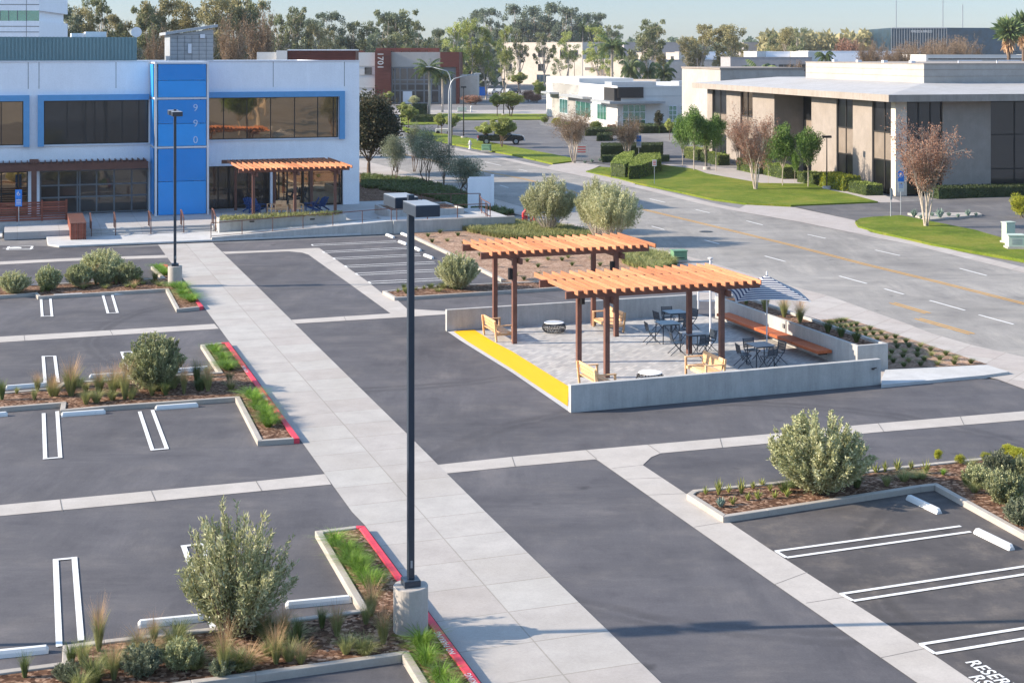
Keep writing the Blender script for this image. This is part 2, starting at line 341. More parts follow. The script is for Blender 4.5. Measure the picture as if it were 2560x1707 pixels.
M['brick_r'] = wood('cladding_redbrown', (.075,.018,.014), (.17,.045,.032), 'x', .6)
M['tyre'] = simple('tyre', (.015,.015,.015), .8, .1)
M['paint_truck'] = simple('truck_paint', (.012,.018,.028), .18, .05, spec=.7)
M['table'] = simple('table_top_blue', (.10,.155,.20), .35, .05, spec=.5)
M['tablet'] = simple('table_top_grey', (.17,.18,.20), .35, .05, spec=.5)
M['marble'] = simple('stone_top', (.74,.73,.71), .4, .04)
# tactile paving, bright yellow with raised rows
_m, _nt, _b = nm('tactile_yellow', .6, .3); _v = coords(_nt, rot=-LOT, scale=(1,1,1))
_br = N(_nt,'ShaderNodeTexBrick', offset=0.0); _nt.links.new(_v,_br.inputs['Vector']); _br.inputs['Scale'].default_value=1; _br.inputs['Brick Width'].default_value=.09; _br.inputs['Row Height'].default_value=.6
_br.inputs['Mortar Size'].default_value=.009; _br.inputs['Color1'].default_value=(.86,.47,.002,1); _br.inputs['Color2'].default_value=(.80,.43,.002,1); _br.inputs['Mortar'].default_value=(.66,.36,.01,1)
_nt.links.new(_br.outputs['Color'],_b.inputs['Base Color']); M['yellow'] = _m
# ================================================================ GROUND
hz,hnt,_=nm('haze_air'); hnt.nodes.remove(hnt.nodes['Principled BSDF']); pv=hnt.nodes.new('ShaderNodeVolumePrincipled'); pv.inputs['Color'].default_value=(.90,.94,1,1); pv.inputs['Density'].default_value=HAZE; pv.inputs['Anisotropy'].default_value=.1; hnt.links.new(pv.outputs[0],hnt.nodes['Material Output'].inputs['Volume'])
if HAZE>0:
    m=MB(); m.box(-1250,1250,-550,1650,-1.2,48); tag(m.build('haze',hz),'thin pale haze in the air over the whole place','haze',None,'stuff')
def gp(pts, z=0.0): return [G(x,y,z)[:2] for x,y in pts]
b = MB(); b.sheet([(-1200,-500),(1200,-500),(1200,1600),(-1200,1600)], -.03); struct('ground', b, M['ground'])
# parking lot (fresh dark asphalt) reaches under islands, patio and walkway
lot = [(-14,-5),(40,-5)]
near_edge = [(700,360),(880,395),(1000,425),(1100,455),(1225,495),(1309,519),(1388,546),(1447,562),(1520,587),(1635,619),(1752,650),(1979,716),(2074,741),(2161,772),(2262,808),(2329,834),(2433,864),(2560,893),(2750,950),(3000,1030)]
far_edge = [(700,290),(900,318),(1029,350),(1127,373),(1210,390),(1359,422),(1450,440),(1607,474),(1752,511),(1837,528),(2000,556),(2132,583),(2271,611),(2400,643),(2560,683),(2750,735),(3000,810)]
inner = [(918,439),(1038,447),(1139,473),(1222,513),(1289,536),(1378,556),(1406,569),(1498,584),(1567,627),(1663,641),(1700,700),(1746,750),(1850,750),(1917,760),(2051,801),(2203,962),(2402,945),(2458,941),(2495,949),(2560,973),(2750,1050),(3000,1150)]
def clip_near(p): return p
Lp = gp([(1663,641),(1850,700),(2051,801),(2203,962),(2402,945),(2495,949),(2560,973),(2750,1050),(3400,1250)])
b = MB(); b.sheet([(-60,86),(-22,82),tuple(G(1100,585)[:2]),tuple(G(1400,575)[:2])]+Lp+[(45,-40),(-60,-40)], 0.0)
struct('parking_lot_asphalt', b, M['lot'])
b = MB(); b.sheet(gp([(1716,1234),(1784,1280),(1808,1295),(1920,1370),(2097,1484),(2296,1611),(2437,1707),(2700,1890),(3400,1890),(3400,1300),(2560,1136),(1920,1208)]), .004)
struct('parking_bay_asphalt', b, M['lot_r'])
b = MB(); b.sheet(gp(near_edge)+gp(far_edge)[::-1], .010); struct('street', b, M['street'])
b = MB(); b.sheet(gp(near_edge)+gp(inner+[(3200,1230)])[::-1], .014); struct('sidewalk', b, M['side'])
# far kerb band along the street, with the driveway apron
def offs(pts, d):
    P=[Vector((*p,0)) for p in pts]; o=[]
    for i,p in enumerate(P):
        t=(P[min(i+1,len(P)-1)]-P[max(i-1,0)]).normalized(); o.append((p.x-t.y*d, p.y+t.x*d))
    return o
fe = gp(far_edge); b = MB(); b.sheet(fe+offs(fe,1.15)[::-1], .018); struct('gutter_far', b, M['side'])
b = MB(); b.sheet(gp([(1359,422),(1450,440),(1584,468),(1590,456),(1533,446),(1465,431),(1500,415),(1432,404),(1382,412)]), .026)
struct('driveway_apron', b, M['apron'])
b = MB(); b.sheet(gp([(1837,528),(2000,556),(2132,583),(2190,590),(2141,560),(2138,552),(2060,535),(1985,519),(1865,513)]), .026)
struct('driveway_apron', b, M['apron'])
b = MB(); b.sheet(gp([(1985,517),(2200,508),(2255,505),(2560,490),(2900,480),(2900,690),(2560,625),(2440,583),(2300,560),(2181,550),(2138,552)]), .022)
struct('side_lot_asphalt', b, M['farlot'])
b = MB(); b.sheet(gp([(1001,324),(1020,309),(1345,302),(1350,313),(1500,341),(1620,345),(1760,372),(1780,425),(1700,421),(1520,412),(1462,404),(1430,400),(1260,368),(1160,347),(1035,329)]), .022)
struct('truck_lot_asphalt', b, M['farlot'])
b = MB(); b.sheet(gp([(900,276),(1372,276),(1372,287),(900,287)]), .03); struct('cross_street', b, M['side'])
# entrance path to the tan building
b = MB(); b.sheet(gp([(1657,412),(1720,423),(1767,437),(1823,446),(1902,462),(2033,462),(2070,478),(2190,508),(2255,506),(2213,490),(2100,462),(2020,447),(1940,430),(1830,421),(1740,415)]), .03)
struct('entry_path', b, M['apron'])
m=MB()
for p_,q_ in [((378,1227),(389,1252)),((150,1247),(156,1278)),((640,1203),(655,1228)),((1465,1125),(1492,1148)),((1280,1142),(1288,1167)),((1530,1171),(1607,1163)),((1565,1198),(1655,1195)),((1618,1238),(1716,1234)),((1735,1318),(1820,1304)),((1935,1462),(2020,1430)),((2015,1508),(2110,1493)),((2200,1645),(2320,1620)),((1620,1112),(1650,1133)),((1800,1096),(1806,1119)),((2195,1058),(2210,1080)),((275,826),(282,838)),((60,838),(62,852)),((860,792),(866,803)),((845,650),(815,660)),((925,712),(880,722)),((1975,1077),(1985,1104)),((2400,1041),(2410,1062))]:
    m.strip(G(*p_),G(*q_),.022,.0125)
struct('gutter_joint',m,simple('joint_shadow',(.17,.16,.15),.9,.2,6))  # dark joint lines across the concrete gutters
# lawns: gently raised slabs of turf
def lawn(name, pts, h=.12, mat='lawn'):
    b = MB(); P = gp(pts); b.prism(P, -.02, h); return tag(b.build(name, M[mat]), kind='structure')
lawn('lawn', [(1584,459),(1696,482),(1781,501),(1865,512),(1977,517),(2195,508),(2120,488),(2070,478),(2033,463),(1902,461),(1823,447),(1767,437),(1738,426),(1657,415),(1560,400),(1530,425),(1534,445)])
lawn('lawn', [(1465,431),(1534,445),(1540,423),(1500,420)])
lawn('lawn', [(1003,317),(1035,325),(1160,345),(1260,365),(1430,398),(1432,406),(1382,412),(1290,391),(1200,375),(1127,362),(1060,345),(1010,329)], .14, 'lawn2')
lawn('lawn', [(1108,286),(1368,287),(1368,300),(1152,301),(1100,303)], .14, 'lawn2')
lawn('lawn', [(1001,294),(1106,304),(1104,312),(1003,314)], .14, 'lawn2')
lawn('lawn', [(2138,560),(2150,551),(2181,547),(2252,543),(2307,554),(2437,580),(2519,604),(2700,640),(2900,700),(2900,760),(2560,656),(2328,615),(2192,583),(2145,570)], .14)
# mulch and ground-cover beds
b = MB(); b.sheet(gp([(1035,594),(1037,572),(1247,562),(1262,556),(1406,569),(1498,584),(1567,627),(1663,641),(1680,690),(1640,702),(1405,716),(1257,706),(1114,634)]), .05); struct('mulch_slope', b, M['mulch2'])
b = MB(); b.sheet(gp([(899,437),(1038,447),(1139,473),(1222,513),(1289,536),(1250,560),(1222,540),(1150,520),(1000,510),(899,505)]), .06); struct('planting_bed', b, M['mulch'])
b = MB(); b.sheet(gp([(2051,801),(2116,797),(2468,912),(2213,924),(2150,870)]), .03); struct('mulch_verge', b, M['mulch2'])
b = MB(); b.prism(gp([(2203,950),(2213,924),(2468,912),(2523,929),(2458,938),(2402,943),(2203,962)],.1), -.02, .1); struct('concrete_pad', b, M['pad'])
# walkway and concrete gutters
left = [(395,612),(426,655),(539,808),(640,946),(812,1185),(828,1208),(880,1280),(912,1313),(1204,1707),(1420,2000)]
right = [(531,607),(640,713),(728,800),(782,854),(1016,1083),(1095,1162),(1215,1281),(1517,1574),(1653,1707),(1950,2000)]
b = MB(); b.sheet(gp(left)+gp(right)[::-1], .012); struct('walkway', b, M['walk'])
def band(name, top, bot, z=.008):
    b = MB(); b.sheet(gp(top)+gp(bot)[::-1], z); struct(name, b, M['gut'])
band('gutter', [(-150,1277),(0,1262.5),(378,1227),(640,1203),(812,1185)], [(-150,1305),(0,1290),(389,1253),(640,1228.5),(828,1211)])
band('gutter', [(-150,849),(0,842),(275,826),(536,810)], [(-150,863),(0,856),(286,838),(547,822)])
band('gutter', [(-150,659),(0,654.4),(177,646),(414,638)], [(-150,667),(0,662),(169,653),(419,645)])
band('gutter', [(555,630),(640,627.5),(790,620.4)], [(564,635.5),(640,632),(722,629),(755,632),(771,637),(798,620.4)],.010)
band('gutter', [(798,620.4),(912,699),(961,737.5),(986,744),(1017,771.5)], [(771,637),(867,705),(976,783.7),(1017,793)])
band('gutter', [(728.5,800),(976,784),(1017,771.5),(1043,774),(1111,778),(1300,764),(1746,738),(1900,728)], [(738,809.6),(1016,793),(1111,786.5),(1300,775),(1746,751),(1900,745)],.011)
band('gutter', [(1095,1162),(1280,1142),(1465,1125),(1920,1085.5),(2165,1061),(2560,1028),(2800,1008)], [(1117,1183.5),(1280,1167),(1492,1148),(1653,1133),(1920,1108.6),(2184,1081.4),(2560,1050),(2800,1030)])
band('gutter', [(1653,1133),(1628,1143),(1607,1163),(1716,1235),(1808,1295),(1920,1370),(2097,1484),(2296,1611),(2437,1707),(2700,1890)], [(1492,1148),(1490,1148.5),(1500,1155),(1680,1281),(1800,1365),(1920,1449),(2110,1580),(2293,1707),(2560,1895)],.011)
# patio floor
pav = [(1186,826),(1230,854),(1280,880),(1420,966),(1440,1020),(2202,955),(2090,905),(1789,798),(1743,786),(1440,805)]
b = MB(); b.sheet(gp(pav), .020); struct('patio_paving', b, M['pav'])
b = MB(); b.sheet(gp([(1119,830),(1154,854),(1280,932),(1427,1033),(1427,1010),(1280,915),(1168,850),(1140,828)]), .016); struct('patio_threshold', b, M['pad'])
b = MB(); b.sheet(gp([(1134,830),(1167,854),(1280,924),(1419,1017),(1422,968),(1280,880),(1230,854),(1186,826)]), .028); tag(b.build('tactile_paving', M['yellow']), 'bright yellow tactile paving strip along the open side of the patio', 'tactile paving')
# ---------------------------------------------------------------- painted markings (each a thing of its own)
def stall(lines, label, group, cap=None, w=.10):
    b = MB(); z=.018
    for p,q in lines: b.strip(G(*p),G(*q),w,z); z+=.001
    if cap: b.strip(G(*cap[0]),G(*cap[1]),w*.9,z)
    return tag(b.build('bay_marking', M['white']), label, 'parking marking', group)
m=MB(); q4=[G(x,y)[:2] for x,y in ((18,625),(77,624),(81,616),(22,617))]
for i in range(4): m.strip(q4[i],q4[(i+1)%4],.14,.014+.001*i)
mid=G(50,620.5); m.lathe([(.28,0),(.38,0),(.38,.002),(.28,.002)],16,(mid.x-.3,mid.y,.016)); m.strip((mid.x-.2,mid.y+.3),(mid.x+.1,mid.y-.3),.16,.019); m.strip((mid.x-.9,mid.y-.25),(mid.x+.9,mid.y-.30),.12,.020)
tag(m.build('bay_symbol',M['white']),'faded white disabled bay symbol painted near the left edge','parking marking')
g1='white hairpin lines between the parking bays left of the walkway'
stall([((139,1400),(148,1617)),((186,1396),(202.5,1602))],'white hairpin bay line at the lower left, behind the nearest planter',g1,((132,1401),(193,1395)),.12)
stall([((459,1366),(533,1570)),((504,1362),(588,1548))],'white hairpin bay line partly hidden by the nearest olive shrub',g1,((452,1367),(511,1360)),.12)
stall([((109,1034),(113,1148)),((143,1029),(150.5,1145))],'white hairpin bay line nearer the left edge, in front of the middle planter',g1,((107,1148),(156,1144)),.11)
stall([((349,1029.6),(381,1126)),((381,1026),(417,1122))],'slanting white hairpin bay line in front of the middle planter, between two wheel stops',g1,((377,1126),(422,1122)),.11)
stall([((108,892),(113,959)),((137,891.5),(145,957))],'white hairpin bay line beyond the middle planter near the left edge',g1,((104,892),(140,891)),.11)
stall([((304.5,881),(330,950)),((331,880.5),(362,945))],'white hairpin bay line beyond the middle planter, hidden by its shrub',g1,((301,881),(335,880)),.11)
stall([((102,740),(105.7,792)),((125.3,739.6),(130,792))],'short white hairpin bay line near the far planter, left one',g1,((101,792),(134,791)),.11)
stall([((257.4,739),(270,784)),((280.5,738),(293.6,783))],'short white hairpin bay line near the far planter, right one by the grass strip',g1,((267,784),(298,782.5)),.11)
g2='white hairpin lines in the right bays'
stall([((1938,1379),(2402,1316)),((1966,1395),(2427,1330))],'long white hairpin bay line nearest the right planter',g2,((1940,1379),(1966,1395)),.10)
stall([((2100,1486),(2640,1405)),((2133,1503),(2670,1420))],'long white hairpin bay line, middle of the right bays',g2,((2102,1486),(2133,1503)),.10)
stall([((2299,1612),(2800,1533)),((2337,1635),(2850,1550))],'white hairpin bay line just above the stencilled word',g2,((2301,1612),(2338,1635)),.10)
g3='white hairpin lines in the upper bays'
for i,(a,bb,lab) in enumerate([((779,612),(991,603),'first'),((807,629.5),(1019,619),'second'),((833,645.5),(1050,636),'third'),((862,665),(1086,655),'fourth'),((889,684),(1100,674),'fifth'),((921,705),(1105,696),'sixth')]):
    a2=(a[0]+3.5+i*.6,a[1]+3.2+.35*i); b2=(bb[0]+3,bb[1]+3.4+.35*i)
    stall([(a,bb),(a2,b2)],f'thin white hairpin line in the upper bays, {lab} from the ramp wall',g3,(a,a2),.11)
g4='white lane dashes on the street'
for i,(a,c,lab) in enumerate([((1624,498),(1663,507),'beside the silver-green street tree'),((1739,525),(1774,533),'opposite the small lawn tree'),((1866,553),(1907,563.5),'below the lawn sweep'),((2019,587),(2064,597),'opposite the driveway apron'),((2188,626),(2250,640),'below the right lawn tip'),((2399,672),(2467,690),'far lane near the right edge'),
    ((1629,566.5),(1661,575),'just right of the leaning olive tree'),((1761,601),(1798,611),'in the tree shadow over the pergola'),((1912,641),(1964,655),'above the striped umbrella'),((2098,691),(2167,710),'right of the striped umbrella tip'),((2211,723),(2260,737),'above the short yellow lines'),((2324,752),(2413,777),'right of the short yellow lines'),((2447,788),(2534,812),'worn, near lane at the right edge'),
    ((1250,464),(1271,470),'left of the silver street tree in shadow'),((1424,511),(1439,515),'between the two street trees'),((1210,405),(1253,415),'far lane beside the long lawn'),((1297,424),(1318,429),'far lane near the lawn tip')]):
    b=MB(); b.strip(G(*a),G(*c),.11,.022); tag(b.build('lane_dash',M['white']),'white lane dash on the grey street, '+lab,'road marking',g4)
def dbl(pts, label, name='centre_line'):
    b=MB()
    for o in (-.12,.12):
        P=offs(gp(pts),o); P=[Vector((*p,0)) for p in P]
        for i in range(len(P)-1): b.strip(P[i],P[i+1],.10,.022)
    tag(b.build(name,M['ylw']),label,'road marking')
dbl([(1000,385),(1194,426),(1314,449),(1450,485),(1623.5,528),(1780.6,565.7),(1977,613.4),(2160,661),(2350,707),(2560,760),(2800,825)],'double yellow centre line running the length of the street')
dbl([(2230,758),(2320,784)],'short worn double yellow line right of the umbrella, upper one','short_yellow_line')
dbl([(2293,797),(2430,836)],'short worn double yellow line near the sidewalk, lower one','short_yellow_line')
b=MB(); c=G(1765,580); b.lathe([(.01,0),(.42,0),(.42,.006),(.01,.006)],20,(c.x,c.y,.02)); tag(b.build('manhole_cover',M['dark']),'dark round manhole cover in the near lanes of the street','manhole cover')
# ---------------------------------------------------------------- stencilled lettering
def text(body, size, loc, xdir, up, mat, name, depth=.0, parent=None, align='LEFT', sx=1.0, bold=0):
    cu = bpy.data.curves.new(name,'FONT'); cu.body=body; cu.size=size; cu.extrude=depth; cu.align_x=align; cu.offset=bold; cu.space_character=1.05
    to = bpy.data.objects.new(name,cu); COL.objects.link(to); dg=bpy.context.evaluated_depsgraph_get(); dg.update()
    me = bpy.data.meshes.new_from_object(to.evaluated_get(dg)); bpy.data.objects.remove(to)
    me.materials.clear(); me.materials.append(mat); o=bpy.data.objects.new(name,me); COL.objects.link(o)
    x=Vector(xdir).normalized(); u=Vector(up).normalized(); n=x.cross(u)
    o.matrix_world = Matrix(((x.x*sx,u.x,n.x,loc[0]),(x.y*sx,u.y,n.y,loc[1]),(x.z*sx,u.z,n.z,loc[2]),(0,0,0,1)))
    if parent is not None:
        PM = Matrix.Translation(parent.location)@Matrix.Rotation(parent.rotation_euler.z,4,'Z')
        mw=o.matrix_world.copy(); o.parent=parent; o.matrix_basis = PM.inverted()@mw
    return o
p=G(2411,1653,.014); o=text('RESERVED',.40,(p.x,p.y,.014),-EL,EX,M['white'],'stencilled_word',sx=.92,bold=.008); tag(o,'white stencilled word RESERVED on the asphalt at the lower right corner','lettering')
p=G(2419,1690,.014); o=text('RSI',.40,(p.x,p.y,.014),-EL,EX,M['white'],'stencilled_word',sx=.92,bold=.008); tag(o,'white stencilled letters RSI under the word RESERVED','lettering')
# ---------------------------------------------------------------- wheel stops
def wheel_stop():
    b=MB(); L=1.0; pr=[(-.09,0),(.09,0),(.075,.07),(.045,.125),(-.045,.125),(-.075,.07)]
    xs=[(-.5,.0,1),(-.455,1,1)]
    prof=lambda x,s:[(x,y*(.9 if s<1 else 1),z*s) for y,z in pr]
    rings=[prof(-.5,.55),prof(-.46,1),prof(.46,1),prof(.5,.55)]
    v=[q for r in rings for q in r]; n=6; f=[tuple(range(n-1,-1,-1)),tuple(range(3*n,4*n))]
    for i in range(3):
        for k in range(n): a=i*n+k; c=i*n+(k+1)%n; f.append((a,c,c+n,a+n))
    b.add(v,f); return b.build('wheel_stop',M['stop'])
ws0=wheel_stop(); first=True
def stop(a, c, label, group, off=.09):
    global first
    A=G(*a);C=G(*c); d=(C-A); L=d.length; d.normalize(); n=Vector((-d.y,d.x,0))
    if n.y<0: n=-n
    o=ws0 if first else ws0.copy()
    if not first: COL.objects.link(o)
    first=False
    m=(A+C)/2+n*off; o.location=(m.x,m.y,.005); o.rotation_euler=(0,0,math.atan2(d.y,d.x)); o.scale=(L,1,1)
    tag(o,label,'wheel stop',group)
gl='white concrete wheel stops in the left bays'; gr='white concrete wheel stops in the right bays'; gu='white concrete wheel stops in the upper bays'
stop((-45,1651),(121,1634),'white wheel stop at the lower left corner beside the nearest planter',gl)
stop((344.5,1571),(508,1555),'white wheel stop just left of the nearest olive shrub',gl)
stop((715,1523),(880,1507),'white wheel stop between the nearest olive shrub and the green grass strip',gl)
stop((152.5,1043),(264,1035),'white wheel stop in the bay between two hairpin lines, before the middle planter',gl)
stop((388,1026),(496,1018),'white wheel stop near the middle planter corner by the grass',gl)
stop((-92,1049),(19,1041),'white wheel stop cut by the left edge, before the middle planter',gl)
stop((13.6,975),(117,967),'white wheel stop beyond the middle planter at the left edge',gl)
stop((223,947),(335,939),'white wheel stop beyond the middle planter, left of its shrub',gl)
stop((420,934),(524,925),'white wheel stop beyond the middle planter, right of its shrub',gl)
stop((132,744),(208,740),'small white wheel stop before the far planter, between its two hairpin lines',gl)
stop((285,738),(359.5,733),'small white wheel stop before the far planter by the grass strip',gl)
stop((-50,749),(26,745),'small white wheel stop before the far planter cut by the left edge',gl)
stop((41,594),(97,592),'grey wheel stop below the blue disabled parking sign',gl)
stop((2263,1249),(2341,1286),'white wheel stop in the kerb corner of the right bays',gr)
stop((2432,1333),(2522,1377),'white wheel stop at the end of the long hairpin line in the right bays',gr)
for a,c,l in [((963,589),(981,596),'nearest the ramp wall'),((1000,586),(1021,594),'behind the tall lamp post'),((994,606),(1013,613),'second from the ramp wall'),((1033,622),(1047,629),'third, half hidden by the lamp post'),((1057,640),(1078,648),'closest to the round shrub')]:
    stop(a,c,'white wheel stop in the upper bays, '+l,gu)
# ---------------------------------------------------------------- planter islands
def island(name, pts, kerbred, label, soil='mulch', h=.15, w=.16):
    e = thing(name,label,'planter',tuple(sum((G(x,y,h) for x,y in pts),Vector())/len(pts)*1.0)[:2]+(0,))
    P=[Vector((*G(x,y,h)[:2],0)) for x,y in pts]
    if sum(P[i].x*P[(i+1)%len(P)].y-P[(i+1)%len(P)].x*P[i].y for i in range(len(P)))<0: P=P[::-1]; pts=pts[::-1]
    n=len(P); ins=[]
    for i in range(n):
        a=(P[i]-P[i-1]).normalized(); c=(P[(i+1)%n]-P[i]).normalized(); na=Vector((-a.y,a.x,0)); nc=Vector((-c.y,c.x,0)); k=(na+nc); k.normalize(); s=min(2.2,1/max(.35,k.dot(na))); ins.append(P[i]+k*w*s)
    kb=MB(); rb=MB()
    for i in range(n):
        j=(i+1)%n; tgt = rb if kerbred and kerbred(pts[i],pts[j]) else kb
        A,B,Bi,Ai=P[i],P[j],ins[j],ins[i]; g=.012
        tgt.prism([A[:2],B[:2],Bi[:2],Ai[:2]],-.01,h if tgt is kb else h+.002)
    kb.build('kerb',M['kerb'],e,world=True,bevel=.015)
    if rb.v: rb.build('red_kerb',M['red'],e,world=True,bevel=.015)
    s=MB(); s.sheet([p[:2] for p in ins],h-.035); s.build('mulch',M[soil],e,world=True)
    return e
def redk(*segs): return lambda a,c: any((a in s and c in s) for s in segs)
i1=[(-150,1700),(-40,1678),(155,1653),(157,1611),(261,1597),(474,1573),(694,1548),(901,1521),(787,1326),(890,1313),(912,1313),(1204,1707),(1420,1990),(1250,1990),(1049,1707),(1005,1635),(640,1686),(480,1707),(300,1735),(-150,1800)]
isl1=island('planter_island',i1,redk(((890,1313),(912,1313)),((912,1313),(1204,1707)),((1204,1707),(1420,1990))),'nearest planter island with bark mulch, red kerb and lamp post')
i2=[(-150,991),(13,979),(140,968),(155,955),(545,929),(501,861),(553,856),(572,855),(749,1095),(735,1096),(644,1102),(588,993),(272,1015),(150,1026),(153,1007),(0,1019),(-150,1032)]
isl2=island('planter_island',i2,redk(((553,856),(572,855)),((572,855),(749,1095)),((749,1095),(735,1096))),'middle planter island with dry grasses and a red kerb')
i3=[(-150,722),(272,702),(405,694),(377,666),(405,661),(418,661),(509,765),(499,767),(441,773),(414,722),(95,741),(86,733),(-150,749)]
isl3=island('planter_island',i3,redk(((405,661),(418,661)),((418,661),(509,765)),((509,765),(499,767))),'far planter island with dense shrubs and the far lamp post')
i4=[(1716,1234),(1732,1223),(1920,1205),(2184,1172),(2335,1155),(2560,1133),(2900,1100),(2900,1560),(2560,1335),(2337,1212),(2301,1216),(1920,1275),(1808,1292)]
isl4=island('planter_island',i4,None,'right planter island with aloes and a big rounded shrub')
i5=[(956,727),(1100,714),(1257,706),(1405,700),(1640,690),(1640,703),(1405,718),(1280,726),(986,744)]
isl5=island('planter_island',i5,None,'narrow planter strip with small aloes beyond the patio wall')
b=MB()
for a,c in [((1035,596),(1114,633)),((1114,633),(1257,705))]: b.bar(Vector((*G(*a)[:2],.07)),Vector((*G(*c)[:2],.07)),.18,.16)
tag(b.build('kerb',M['kerb'],bevel=.01),'pale kerb between the upper bays and the mulch slope','kerb')
b=MB(); P=gp([(2269,538),(2323,555),(2456,542),(2446,537)]); b.prism(P,-.01,.16); tag(b.build('planter_island',M['kerb']),'small kerbed bed of blue-green agaves in the side lot','planter')
# letters on the red kerbs
def kerbtext(word,px,size,e,lab):
    p=G(*px,.153); text(word,size,(p.x,p.y,.1545),EL,-EX,M['white'],'lettering',parent=e,bold=.002)
kerbtext('NO PARKING',(1139,1633),.17,isl1,'')
kerbtext('NO PARKING',(1222,1745),.17,isl1,'')
kerbtext('NO PARKING',(671,1000),.17,isl2,'')
kerbtext('NO PARKING',(622,930),.17,isl2,'')
kerbtext('NO PARKING',(466,716),.2,isl3,'')
# ================================================================ BUILDINGS
class Fr:                                 # a building's own frame: x along its front, y away from us
    def __init__(s, name, label, cat, P0, ang, group=None):
        s.P=Vector((P0[0],P0[1],0)); s.a=ang; s.e=thing(name,label,cat,(P0[0],P0[1],0),ang,group)
        s.dx=Vector((math.cos(ang),math.sin(ang),0)); s.dy=Vector((-s.dx.y,s.dx.x,0))
    def q(s, px, py, y=0.0):              # reading on the plane y -> (x,z)
        k=(px-1280)/F; O=s.P+s.dy*y; t=(k*O.y-O.x)/(s.dx.x-k*s.dx.y); Y=O.y+t*s.dx.y
        return t, H-(py-HY)/F*Y
    def s_(s, px, py, x=0.0):             # reading on the side plane x -> (y,z)
        k=(px-1280)/F; O=s.P+s.dx*x; t=(k*O.y-O.x)/(s.dy.x-k*s.dy.y); Y=O.y+t*s.dy.y
        return t, H-(py-HY)/F*Y
    def l(s, p): d=Vector((p[0],p[1],0))-Vector((s.P.x,s.P.y,0)); return d.dot(s.dx), d.dot(s.dy)
    def b(s, mb, name, mat, parent=None, **k): return mb.build(name, mat, parent or s.e, **k)
def wall_with_holes(mb, x0,x1,z0,z1,holes,y0=0,y1=.35):   # holes (xa,xb,za,zb); solid wall boxes between y0..y1
    xs=sorted({x0,x1,*[h[0] for h in holes],*[h[1] for h in holes]}); xs=[x for x in xs if x0<=x<=x1]
    for i in range(len(xs)-1):
        a,c=xs[i],xs[i+1]
        if c-a<1e-4: continue
        hs=sorted([(h[2],h[3]) for h in holes if h[0]<c-1e-4 and h[1]>a+1e-4]); z=z0
        for h0,h1 in hs:
            if h0>z+1e-4: mb.box(a,c,y0,y1,z,h0)
            z=max(z,h1)
        if z1>z+1e-4: mb.box(a,c,y0,y1,z,z1)
def grid(mb, x0,x1,z0,z1,vx,hz,w=.06,y0=.12,y1=.2,edge=True):
    if edge:
        mb.box(x0,x0+w,y0,y1,z0,z1); mb.box(x1-w,x1,y0,y1,z0,z1); mb.box(x0+w,x1-w,y0,y1,z1-w,z1); mb.box(x0+w,x1-w,y0,y1,z0,z0+w)
    for v in vx: mb.box(v-w/2,v+w/2,y0+.004,y1-.004,z0+w,z1-w)
    for z in hz: mb.box(x0+w,x1-w,y0+.008,y1-.008,z-w/2,z+w/2)
def winpart(fr, x0,x1,z0,z1,mat,vx=(),hz=(),fm='dark',y=.15,w=.06,name='window',wall_y=0):
    m=MB(); grid(m,x0,x1,z0,z1,vx,hz,w,wall_y+y,wall_y+y+.08); f=fr.b(m,name,M[fm])
    g=MB(); g.box(x0+.01,x1-.01,wall_y+y+.03,wall_y+y+.05,z0+.01,z1-.01); g.build('pane',M[mat],f); return f

# ---- white office building with the blue tower
B=Fr('office_building','white two-storey office building with blue window frames and a blue sign tower','building',(-10.8,101.1),LOT)
q=B.q
xl=-46.0; zt=10.52
w1=(q(500,0)[0],q(847,0)[0]); wz1=(q(700,347)[1],q(700,243)[1])
w2=(q(109.5,0)[0],q(372,0)[0]); wz2=(q(250,360)[1],q(250,251)[1])
w3=(xl+3,q(58.5,0)[0]); wz3=(wz2[0],wz2[1])
g1x=(q(520,0)[0],q(676,0)[0]); g2x=(q(689,0)[0],q(858,0)[0]); gz=q(700,412)[1]
g3x=(q(99,0)[0],q(372,0)[0]); g4x=(xl+3,q(70,0)[0]); gz2=q(250,424)[1]
hol=[(w1[0],w1[1],*wz1),(w2[0],w2[1],*wz2),(w3[0],w3[1],*wz3),(g1x[0],g1x[1],.45,gz),(g2x[0],g2x[1],.45,gz),(g3x[0],g3x[1],.45,gz2),(g4x[0],g4x[1],.45,gz2)]
m=MB(); wall_with_holes(m,xl,0,0,zt,hol,0,.5); m.box(-.4,0,.5,22,0,zt); m.box(xl,-.4,21.6,22,0,zt); B.b(m,'wall',M['wallw'])
m=MB(); m.box(xl,-.4,.5,21.6,zt-.5,zt-.35); B.b(m,'roof',M['roofg'])
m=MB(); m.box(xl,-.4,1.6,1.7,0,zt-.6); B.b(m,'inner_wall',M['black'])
m=MB()
for px in (70,97.5,290): pass
for px in (70.5,97.5,290,683,861): t=q(px,200)[0]; m.box(t-.02,t+.02,-.004,.0,wz1[1]+.7,zt-.02)
B.b(m,'panel_joint',M['alu'])
m=MB(); m.box(xl-.03,.03,-.06,.45,zt,zt+.08); B.b(m,'coping',M['met_white'])
def blueframe(x0,x1,z0,z1,top,left,right,bottom,w=.38):
    m=MB()
    if top: m.box(x0-(w if left else 0),x1+(w if right else 0),-.30,.0,z1,z1+w)
    if left: m.box(x0-w,x0,-.30,0,z0-.1,z1)
    if right: m.box(x1,x1+w,-.30,0,z0-.1,z1)
    if bottom: m.box(x0,x1,-.12,0,z0-.1,z0-.02)
    B.b(m,'window_surround',M['sky_blue'])
blueframe(*w1,*wz1,1,0,1,0); blueframe(*w2,*wz2,1,1,0,0); blueframe(*w3,*wz3,1,0,1,0)
